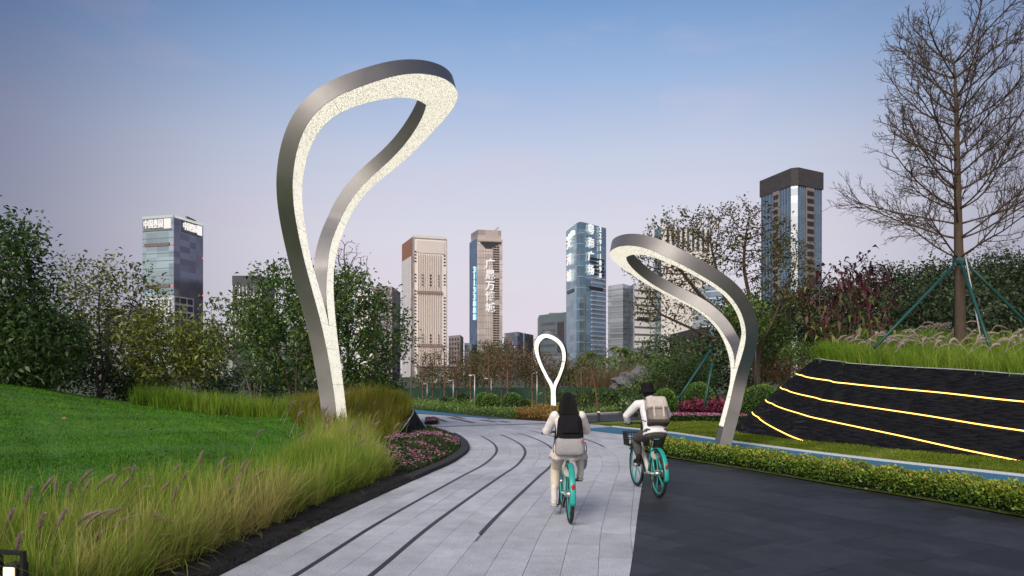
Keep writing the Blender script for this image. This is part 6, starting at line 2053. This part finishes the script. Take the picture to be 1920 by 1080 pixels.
# ================================================================ CYCLISTS
teal = M('teal_paint', (.02, .36, .30), .35, var=.06, scale=8, spec=.6)
cream_p = M('cream_frame', (.62, .60, .54), .4, var=.06, scale=8)
rubber = M('tyre_rubber', (.02, .02, .021), .8, var=.2, scale=40)
black_p = M('black_plastic', (.018, .018, .02), .5, var=.2, scale=20)
alloy = M('alloy', (.5, .5, .5), .35, metal=.9, var=.1, scale=20)
refl = M('red_reflector', (.45, .012, .02), .25, spec=.8)
def arc(c, r, a0, a1, n=20):
    """arc in the yz plane, angle from +y (forwards) towards +z"""
    return [(c[0], c[1] + r * math.cos(a0 + (a1 - a0) * i / n), c[2] + r * math.sin(a0 + (a1 - a0) * i / n)) for i in range(n + 1)]
def make_bicycle(loc, rz, label, steer=0.0, crank=0.0, basket=True):
    root = empty('bicycle', loc, rz, label, 'bicycle', 'teal share bicycles')
    WR = .325
    def wheel(c):
        n = 40
        ring = [(c[0], c[1] + WR * math.cos(2 * PI * i / n), c[2] + WR * math.sin(2 * PI * i / n)) for i in range(n)]
        o = MB().tube(ring, .024, 8, closed=True).build('wheel', rubber, root, smooth=True)
        ring2 = [(c[0], c[1] + (WR - .034) * math.cos(2 * PI * i / n), c[2] + (WR - .034) * math.sin(2 * PI * i / n)) for i in range(n)]
        MB().tube(ring2, [(.011, .011)] * n, 6, closed=True).build('rim', teal, o, smooth=True)
        sp = MB()
        for i in range(5):
            for d in (-.09, .09):
                a = 2 * PI * i / 5 + d
                sp.tube([(c[0], c[1] + .03 * math.cos(a), c[2] + .03 * math.sin(a)), (c[0], c[1] + (WR - .04) * math.cos(a), c[2] + (WR - .04) * math.sin(a))], .0055, 5)
        sp.build('spokes', teal, o)['kind'] = 'stuff'
        MB().tube([(c[0] - .055, c[1], c[2]), (c[0] + .055, c[1], c[2])], .035, 10).build('hub', alloy, o, smooth=True)
    hr_, hf = (0, 0, WR + .02), (0, 1.05, WR + .02)
    wheel(hr_); wheel(hf)
    BBk, SC, HB, HT = (0, .43, .29), (0, .27, .70), (0, .87, .60), (0, .81, .84)
    MB().tube([BBk, (0, .47, .36), (0, .70, .56), (0, .84, .74)], [.036, .036, .033, .03], 10, flat=(1, 0, 0)).build('down_tube', cream_p, root, smooth=True)
    MB().tube([(0, .45, .28), (0, .27, .70)], [.024, .022], 10).build('seat_tube', teal, root, smooth=True)
    MB().tube([(0, .27, .69), (0, .225, .83)], .016, 8).build('seat_post', alloy, root, smooth=True)
    for s in (-1, 1):
        MB().tube([(0.03 * s, .42, .29), (.05 * s, .2, .32), (.055 * s, 0, WR + .02)], .014, 6).build('chain_stay', cream_p, root, smooth=True)
        MB().tube([(0.02 * s, .28, .66), (.045 * s, .1, .52), (.055 * s, 0, WR + .02)], .012, 6).build('seat_stay', teal, root, smooth=True)
        MB().tube([(.035 * s, .885, .56), (.05 * s, .95, .45), (.055 * s, 1.05, WR + .02)], .014, 6).build('fork_blade', cream_p, root, smooth=True)
    MB().tube([HB, HT], .024, 10).build('head_tube', cream_p, root, smooth=True)
    MB().tube([HT, (0, .785, .98), (0, .80, 1.02)], [.018, .017, .02], 8).build('stem', black_p, root, smooth=True)
    bar = spline([(-.29, .64, 1.03), (-.2, .70, 1.04), (-.06, .795, 1.03), (.06, .795, 1.03), (.2, .70, 1.04), (.29, .64, 1.03)], 20)
    hb = MB().tube([tuple(p) for p in bar], .012, 8).build('handlebar', black_p, root, smooth=True)
    for s in (-1, 1):
        MB().tube([(.19 * s, .712, 1.04), (.30 * s, .632, 1.03)], .018, 8).build('grip', rubber, hb, smooth=True)
        MB().tube([(.17 * s, .75, 1.02), (.27 * s, .70, 1.0)], .006, 5).build('brake_lever', alloy, hb, smooth=True)
    # saddle
    sa = MB()
    V = []
    prof = [(-.13, .085), (-.10, .10), (-.03, .085), (.05, .04), (.13, .022)]
    sa.tube([(0, .21 + y, .865 - .01 * (y > .05)) for y, w_ in prof], [(w_, .03) for y, w_ in prof], 12, flat=(1, 0, 0))
    sa.build('saddle', black_p, root, smooth=True)
    MB().box((0, .075, .845), (.085, .012, .014)).build('saddle_trim', EMIT('saddle_teal', (.03, .75, .6), .55), root)
    # mudguards
    for c, a0, a1 in ((hr_, .35, 3.35), (hf, .6, 2.6)):
        pts = arc(c, WR + .045, a0, a1, 26)
        g = MB().tube(pts, [(.034, .007)] * 27, 8, flat=(1, 0, 0)).build('mudguard', teal, root, smooth=True)
        if c is hr_:
            q = arc(c, WR + .06, 2.75, 2.75, 1)[0]
            MB().ball((0, q[1] - .008, q[2]), (.022, .010, .038), 10, 6).build('reflector', refl, g, smooth=True)
    # round lock plate behind the seat tube, chain case, cranks and pedals
    MB().lathe([(.062, -.008), (.07, 0), (.062, .008)], 18, Matrix.Rotation(R(68), 3, 'X'), (0, .12, .60)).build('lock_plate', M('grey_plate', (.42, .41, .38), .5), root)
    cc = MB()
    cc.tube([(.062, .43, .29), (.062, .2, .33), (.062, 0, WR + .02)], [(.05, .012), (.04, .012), (.05, .012)], 10, flat=(0, 0, 1))
    cc.build('chain_case', cream_p, root, smooth=True)
    MB().tube([(-.07, .43, .29), (.085, .43, .29)], .022, 8).build('crank_axle', alloy, root)
    for s, a in ((-1, crank), (1, crank + PI)):
        e = (.095 * s, .43 + .165 * math.cos(a), .29 + .165 * math.sin(a))
        k_ = MB().tube([(.085 * s, .43, .29), e], .011, 6).build('crank', black_p, root)
        MB().box((e[0] + .055 * s, e[1], e[2]), (.09, .085, .022)).build('pedal', black_p, k_)
    MB().tube([(-.06, .02, .33), (-.13, -.06, .12)], .009, 6).build('kickstand', black_p, root)
    if basket:
        bk = MB()
        x0, x1, y0, y1, z0, z1 = -.17, .17, .93, 1.19, .66, .87
        for i in range(9):
            t = i / 8
            x = x0 + (x1 - x0) * t
            bk.bar((x, y0, z0), (x, y0 - .02, z1), .008, .008, (1, 0, 0)); bk.bar((x, y1, z0), (x, y1 + .02, z1), .008, .008, (1, 0, 0))
            y = y0 + (y1 - y0) * t
            bk.bar((x0, y, z0), (x0 - .02, y, z1), .008, .008, (0, 1, 0)); bk.bar((x1, y, z0), (x1 + .02, y, z1), .008, .008, (0, 1, 0))
            bk.bar((x, y0, z0), (x, y1, z0), .006, .006); bk.bar((x0, y, z0), (x1, y, z0), .006, .006)
        for z in (z0, (z0 + z1) / 2, z1):
            e = .02 * (z - z0) / (z1 - z0)
            for a, b in (((x0 - e, y0 - e), (x1 + e, y0 - e)), ((x1 + e, y0 - e), (x1 + e, y1 + e)), ((x1 + e, y1 + e), (x0 - e, y1 + e)), ((x0 - e, y1 + e), (x0 - e, y0 - e))):
                bk.bar((*a, z), (*b, z), .012, .014)
        b = bk.build('basket', black_p, root); b['kind'] = 'stuff'
        MB().tube([(0, .84, .72), (0, .95, .73)], .012, 6).build('basket_bracket', black_p, root)
    return root

def bake(mb, name, mat, parent, voxel, smooth_it, deco=None, sub=False):
    """union of overlapping solids -> one continuous smooth skin"""
    me = mb.mesh('tmp')
    bm = bmesh.new(); bm.from_mesh(me); bmesh.ops.recalc_face_normals(bm, faces=bm.faces); bm.to_mesh(me); bm.free()
    o = bpy.data.objects.new('tmp', me); COL.objects.link(o)
    rm = o.modifiers.new('r', 'REMESH'); rm.mode = 'VOXEL'; rm.voxel_size = voxel
    if smooth_it:
        s = o.modifiers.new('s', 'SMOOTH'); s.iterations = smooth_it; s.factor = .5
    if deco:
        d = o.modifiers.new('d', 'DECIMATE'); d.ratio = deco
    bpy.context.view_layer.update()
    m2 = bpy.data.meshes.new_from_object(o.evaluated_get(bpy.context.evaluated_depsgraph_get()))
    bpy.data.objects.remove(o)
    m2.polygons.foreach_set('use_smooth', [True] * len(m2.polygons))
    m2.materials.clear(); m2.materials.append(mat)
    m2.name = name
    return link(name, m2, None, parent)
def cap(mb, pts, rad, n=12, flat=None):
    """limb: tapered tube with round ends"""
    mb.tube(pts, rad, n, flat=flat)
    for p, r in ((pts[0], rad[0]), (pts[-1], rad[-1])):
        r_ = r if not isinstance(r, tuple) else min(r)
        mb.ball(p, r_ * .98, 10, 6)
def hand(mb, c, s, fwd=(0, .25, -.1)):
    """fist closed round a grip that runs roughly sideways; s = side"""
    c = Vector(c)
    mb.ball(c + Vector((0, -.02, .012)), (.038, .042, .024), 10, 6)
    for i, (dx, ln) in enumerate(((-.033, .9), (-.011, 1.0), (.011, .95), (.032, .8))):
        b = c + Vector((dx, .012, .018))
        cap(mb, [b, b + Vector((0, .028 * ln, .004)), b + Vector((0, .034 * ln, -.022)), b + Vector((0, .012, -.036))], [.0095, .0095, .009, .008], 8)
    t = c + Vector((-.03 * s, -.02, .0))
    cap(mb, [t, t + Vector((-.012 * s, .012, -.02)), t + Vector((-.006 * s, .03, -.03))], [.011, .0105, .009], 8)
def head(mb, c, yaw=0, pitch=0):
    m = Matrix.Rotation(yaw, 3, 'Z') @ Matrix.Rotation(pitch, 3, 'X')
    def q(x, y, z): return Vector(c) + m @ Vector((x, y, z))
    mb.ball(q(0, -.01, .02), (.073, .092, .088), 16, 12, m)
    mb.ball(q(0, .025, -.045), (.055, .062, .062), 14, 10, m)
    mb.ball(q(0, .05, -.085), (.03, .03, .022), 10, 6, m)             # chin
    cap(mb, [q(0, .086, .012), q(0, .104, -.022)], [.009, .014], 8)      # nose
    for s in (-1, 1):
        mb.ball(q(.03 * s, .077, .012), (.012, .008, .008), 8, 6, m)     # eye
        mb.ball(q(.03 * s, .078, .028), (.02, .01, .006), 8, 6, m)       # brow
        mb.ball(q(.076 * s, -.005, -.005), (.009, .02, .032), 8, 6, m)   # ear
    mb.ball(q(0, .083, -.048), (.022, .009, .007), 8, 6, m)            # mouth
skin = M('skin', (.52, .33, .25), .55, var=.06, scale=10)
def cloth(name, col, var=.08, bump=.25, bs=14):
    return M(name, col, .9, var=var, scale=9, bump=min(1, bump * 2.4), bscale=bs, spec=.15, var2=.08, scale2=14)
def J(s, x, y, z): return (x * s, y, z)
def person(parent_loc, rz, label, pose):
    root = empty('person', parent_loc, rz, label, 'person', 'people cycling along the path')
    P = pose
    pel, chest, neck, hd = P['pelvis'], P['chest'], P['neck'], P['head']
    b = MB()
    hw, sw = P['hip_w'], P['sh_w']
    cap(b, [pel, tuple((Vector(pel) + Vector(chest)) / 2), chest, tuple(Vector(neck) - Vector((0, .01, .04)))], [(.135 * P['bulk'], .10), (.115 * P['bulk'], .09), (.145 * P['bulk'], .10), (.07, .06)], 16, flat=(1, 0, 0))
    cap(b, [tuple(Vector(neck) - Vector((0, .01, .06))), tuple(Vector(hd) - Vector((0, .01, .05)))], [.052, .048], 12)
    head(b, hd, P.get('yaw', 0), P.get('pitch', 0))
    for s in (-1, 1):
        sh, el, wr = P['sh'][s], P['el'][s], P['wr'][s]
        cap(b, [sh, tuple((Vector(sh) + Vector(el)) / 2), el, tuple((Vector(el) + Vector(wr)) / 2), wr], [.046, .043, .036, .033, .024], 10)
        hand(b, tuple(Vector(wr) + Vector((0, .055, 0))), s)
        hp, kn, an = P['hip'][s], P['kn'][s], P['an'][s]
        cap(b, [hp, tuple((Vector(hp) + Vector(kn)) / 2), kn, tuple(Vector(kn).lerp(Vector(an), .35)), an], [.075, .066, .05, .048, .034], 12)
        cap(b, [an, tuple(Vector(an) + Vector((0, .05, -.055))), tuple(Vector(an) + Vector((0, .15, -.075)))], [.034, .036, .026], 10)
    bake(b, 'body', skin, root, .0065, 3, .4)
    return root
def shoes(root, P, mat, sole, high=0):
    for s in (-1, 1):
        an = Vector(P['an'][s])
        m = MB()
        cap(m, [an + Vector((0, 0, .0 + high)), an + Vector((0, -.005, -.03)), an + Vector((0, .01, -.065))], [.043, .043, .043], 10)
        cap(m, [an + Vector((0, .0, -.066)), an + Vector((0, .09, -.072)), an + Vector((0, .165, -.085))], [(.042, .042), (.044, .036), (.034, .024)], 12, flat=(1, 0, 0))
        o = bake(m, 'shoe', mat, root, .009, 3, .6)
        so_ = MB().tube([an + Vector((0, -.04, -.108)), an + Vector((0, .08, -.110)), an + Vector((0, .2, -.110))], [(.036, .012), (.046, .012), (.03, .012)], 12, flat=(1, 0, 0))
        so_.build('sole', sole, o, smooth=True)
def rounded(mb_size, bevel, seg=3, taper=1.0):
    bm = bmesh.new()
    bmesh.ops.create_cube(bm, size=1)
    for v in bm.verts:
        t = taper if v.co.z > 0 else 1
        v.co = Vector((v.co.x * mb_size[0] * t, v.co.y * mb_size[1] * t, v.co.z * mb_size[2]))
    bmesh.ops.bevel(bm, geom=list(bm.edges), offset=bevel, segments=seg, profile=.6, affect='EDGES')
    me = bpy.data.meshes.new('rounded'); bm.to_mesh(me); bm.free()
    me.polygons.foreach_set('use_smooth', [True] * len(me.polygons))
    return me
def rpart(name, size, bevel, mat, parent, loc, rx=0, ry=0, rz=0, taper=1.0):
    o = link(name, rounded(size, bevel, 3, taper), mat, parent)
    o.location = loc; o.rotation_euler = (rx, ry, rz)
    return o

# ---------------------------------------------------------------- cyclist in the pale jacket and skirt
WL, WRZ = (px(1073, 992, 8.07).x, 8.07, 0.004), R(1)
make_bicycle((WL[0], WL[1] + WRZ * 0 + .33, .004), WRZ, 'teal share bicycle ridden on the pale path by the long-haired cyclist', crank=-PI / 2 + .15, basket=False)
WB = (WL[0], WL[1] + .33, .004)
Pw = dict(pelvis=(0, .17, .93), chest=(0, .22, 1.20), neck=(0, .25, 1.345), head=(0, .29, 1.455), hip_w=.09, sh_w=.16, bulk=.92, yaw=0, pitch=-.05,
          sh={-1: (-.165, .23, 1.285), 1: (.165, .23, 1.285)}, el={-1: (-.255, .38, 1.075), 1: (.255, .39, 1.085)}, wr={-1: (-.265, .59, 1.065), 1: (.265, .59, 1.065)},
          hip={-1: (-.085, .2, .91), 1: (.085, .2, .91)}, kn={-1: (-.13, .50, .60), 1: (.17, .57, .80)}, an={-1: (-.16, .40, .245), 1: (.175, .40, .575)})
pw = person(WB, WRZ, 'person with long black hair, pale jacket and beige skirt riding a bicycle away', Pw)
jacket = cloth('ivory_jacket', (.84, .79, .75))
m = MB()
cap(m, [(0, .17, .96), (0, .19, 1.1), (0, .22, 1.22), (0, .24, 1.325)], [(.155, .125), (.15, .12), (.165, .125), (.085, .075)], 16, flat=(1, 0, 0))
for s in (-1, 1):
    sh, el, wr = (Vector(Pw[k][s]) for k in ('sh', 'el', 'wr'))
    cap(m, [sh, sh.lerp(el, .5), el, el.lerp(wr, .5), wr - (wr - el) * .08], [.060, .058, .053, .052, .040], 12)
bake(m, 'jacket', jacket, pw, .010, 4, .5)
m = MB()
nn = 48
rings = []
for z, rx, ry, yo in ((.985, .150, .125, .17), (.93, .178, .15, .175), (.86, .205, .185, .19), (.79, .232, .215, .205), (.755, .24, .225, .21)):
    rings.append([(rx * math.cos(2 * PI * i / nn) * (1 + .035 * math.cos(i * 2 * PI / 4) * (1 if z < .9 else .3)), yo + ry * math.sin(2 * PI * i / nn) * (1 + .03 * math.sin(i * 1.57) * (z < .9)), z + (.012 * math.sin(i * .8) if z < .8 else 0)) for i in range(nn)])
v = [p for r_ in rings for p in r_]
f = [(i * nn + j, i * nn + (j + 1) % nn, (i + 1) * nn + (j + 1) % nn, (i + 1) * nn + j) for i in range(len(rings) - 1) for j in range(nn)]
inner_ = [(p[0] * .96, .21 + (p[1] - .21) * .96, p[2] + .004) for p in rings[-1]]
b_ = len(v); v += inner_
f += [((len(rings) - 1) * nn + j, (len(rings) - 1) * nn + (j + 1) % nn, b_ + (j + 1) % nn, b_ + j) for j in range(nn)]
v.append((0, .2, .9)); f += [(b_ + j, b_ + (j + 1) % nn, len(v) - 1) for j in range(nn)]
MB().add(v, f).build('skirt', cloth('beige_skirt', (.70, .63, .58), .12, .3, 30), pw, smooth=True)
m = MB()
for s in (-1, 1):
    hp, kn, an = (Vector(Pw[k][s]) for k in ('hip', 'kn', 'an'))
    cap(m, [hp, hp.lerp(kn, .5), kn, kn.lerp(an, .4), kn.lerp(an, .66)], [.095, .085, .07, .066, .056], 14)
cap(m, [(-.06, .18, .92), (.06, .18, .92)], [.11, .11], 12)
bake(m, 'leggings', cloth('cream_leggings', (.66, .58, .47)), pw, .010, 4, .5)
shoes(pw, Pw, cloth('white_boot', (.70, .68, .64)), M('sole_pale', (.5, .48, .44), .8), high=.12)
# hair
m = MB()
m.ball((0, .275, 1.48), (.087, .105, .098), 16, 12)
cap(m, [(0, .22, 1.48), (0, .20, 1.38), (0, .165, 1.28), (0, .15, 1.205)], [(.09, .07), (.10, .06), (.098, .045), (.06, .02)], 16, flat=(1, 0, 0))
for s in (-1, 1):
    cap(m, [(.065 * s, .27, 1.47), (.08 * s, .245, 1.37), (.088 * s, .21, 1.27), (.10 * s, .18, 1.19)], [.035, .04, .036, .014], 10)
hairm = M('black_hair', (.007, .0055, .005), .5, spec=.3, var=.5, scale=30, bump=.9, bscale=120, stretch=(3, 3, .15))
bake(m, 'hair', hairm, pw, .010, 3, .6)
# two-tone backpack
bp = empty('backpack', (WB[0], WB[1], WB[2]), WRZ, 'backpack with black top and grey lower half worn by the long-haired cyclist', 'backpack')
navy = cloth('black_canvas', (.012, .012, .014), .2, .2, 40)
grey_f = cloth('grey_canvas', (.33, .33, .335), .1, .2, 40)
rpart('upper', (.375, .18, .50), .085, navy, bp, (0, .005, 1.06), R(-4), taper=.74)
rpart('lower_panel', (.36, .19, .235), .07, grey_f, bp, (0, -.004, .925), R(-4), taper=.97)
rpart('top_pocket', (.22, .05, .15), .02, navy, bp, (0, -.062, 1.16), R(-8), taper=.85)
MB().tube(spline([(-.03, .05, 1.26), (-.02, .03, 1.295), (.02, .03, 1.295), (.03, .05, 1.26)], 8).tolist(), .008, 6).build('carry_handle', navy, bp, smooth=True)
MB().box((.135, -.105, 1.0), (.012, .006, .05)).build('red_tag', M('red_tag', (.6, .03, .05), .7), bp)
for s in (-1, 1):
    MB().tube(spline([(.09 * s, .08, 1.24), (.11 * s, .19, 1.335), (.125 * s, .31, 1.27), (.13 * s, .33, 1.12), (.155 * s, .2, .99), (.15 * s, .08, .9)], 18).tolist(), [(.022, .007)] * 18, 8, flat=(1, 0, 0)).build('strap', navy, bp, smooth=True)
    MB().tube([(.19 * s, .03, .97), (.205 * s, .0, .90), (.2 * s, .0, .85)], [(.012, .005)] * 3, 6, flat=(0, 1, 0)).build('loose_strap', navy, bp)

# ---------------------------------------------------------------- cyclist in white shirt and hat
MR = R(7)
MBs = (px(1243, 940, 9.83).x, 9.83 + .32, .004)
make_bicycle(MBs, MR, 'teal share bicycle with a black basket, ridden along the edge of the dark pavement', crank=PI / 2 - .35, basket=True)
Pm = dict(pelvis=(0, .15, .95), chest=(0, .31, 1.24), neck=(-.0, .40, 1.415), head=(-.015, .46, 1.52), hip_w=.09, sh_w=.19, bulk=1.05, yaw=.15, pitch=-.12,
          sh={-1: (-.20, .37, 1.345), 1: (.20, .37, 1.345)}, el={-1: (-.33, .52, 1.16), 1: (.33, .52, 1.16)}, wr={-1: (-.27, .60, 1.06), 1: (.27, .60, 1.06)},
          hip={-1: (-.09, .17, .92), 1: (.09, .17, .92)}, kn={-1: (-.15, .58, .80), 1: (.12, .50, .58)}, an={-1: (-.15, .47, .545), 1: (.15, .33, .255)})
pmn = person(MBs, MR, 'person in white shirt, dark trousers and black hat cycling with a canvas pack', Pm)
shirt = cloth('white_shirt', (.78, .79, .80), .05, .35, 12)
m = MB()
m.tube([(0, .125, .895), (0, .145, .94), (0, .18, 1.03), (0, .24, 1.14), (0, .31, 1.26), (0, .38, 1.385)], [(.192, .15), (.18, .14), (.168, .13), (.172, .13), (.18, .125), (.10, .085)], 18, flat=(1, 0, 0))
for s in (-1, 1):
    sh, el, wr = (Vector(Pm[k][s]) for k in ('sh', 'el', 'wr'))
    cap(m, [sh, sh.lerp(el, .5), el, el.lerp(wr, .5), wr - (wr - el) * .1], [.066, .063, .057, .052, .042], 12)
    cap(m, [sh, (0, .35, 1.35)], [.062, .08], 10)
cap(m, [(0, .385, 1.39), (0, .40, 1.44)], [.072, .062], 12)
bake(m, 'shirt', shirt, pmn, .011, 4, .5)
m = MB()
for s in (-1, 1):
    hp, kn, an = (Vector(Pm[k][s]) for k in ('hip', 'kn', 'an'))
    cap(m, [hp, hp.lerp(kn, .5), kn, kn.lerp(an, .5), kn.lerp(an, .78)], [.10, .092, .076, .068, .060], 14)
cap(m, [(-.075, .13, .935), (.075, .13, .935)], [.112, .112], 12)
bake(m, 'trousers', cloth('taupe_trousers', (.085, .078, .07), .12, .35, 14), pmn, .011, 4, .5)
shoes(pmn, Pm, cloth('dark_shoe', (.022, .02, .02)), M('sole_dark', (.03, .03, .03), .8))
m = MB()
hm = Matrix.Rotation(.15, 3, 'Z') @ Matrix.Rotation(-.12, 3, 'X')
m.lathe([(.132, -.035), (.128, -.022), (.102, .012), (.097, .05), (.09, .105), (.07, .122), (.0, .126)], 28, hm, (-.015, .45, 1.545))
m.build('hat', cloth('black_felt', (.010, .010, .011), .2, .2, 40), pmn, smooth=True)
m = MB(); m.ball((-.015, .435, 1.50), (.08, .09, .075), 14, 10); bake(m, 'hair', hairm, pmn, .01, 2, .6)
# canvas backpack
ca = (MBs[0], MBs[1], MBs[2])
cb = empty('backpack', ca, MR, 'taupe canvas backpack with a pale flap and two straps on the white shirt', 'backpack')
taupe = cloth('taupe_canvas', (.20, .175, .155), .15, .3, 40)
flapm = cloth('pale_flap', (.55, .50, .45), .08, .25, 40)
tilt = R(-30)
rpart('bag', (.31, .17, .40), .045, taupe, cb, (.02, .135, 1.245), tilt, taper=.92)
rpart('flap', (.325, .20, .20), .05, flapm, cb, (.02, .165, 1.355), tilt, taper=.9)
rpart('base', (.315, .175, .09), .04, cloth('dark_canvas', (.07, .062, .058)), cb, (.02, .05, 1.09), tilt)
rpart('front_pocket', (.20, .05, .17), .02, cloth('mid_canvas', (.30, .26, .23)), cb, (.02, .035, 1.20), tilt)
for s in (-1, 1):
    MB().tube([(.02 + .07 * s, .085, 1.415), (.02 + .07 * s, .028, 1.30), (.02 + .07 * s, -.005, 1.18)], [(.014, .005)] * 3, 6, flat=(1, 0, 0)).build('buckle_strap', flapm, cb)
    MB().tube(spline([(.10 * s, .22, 1.40), (.12 * s, .34, 1.455), (.14 * s, .47, 1.37), (.15 * s, .44, 1.22), (.18 * s, .30, 1.13), (.14 * s, .13, 1.10)], 18).tolist(), [(.02, .006)] * 18, 8, flat=(1, 0, 0)).build('shoulder_strap', cloth('dark_canvas', (.07, .062, .058)), cb, smooth=True)
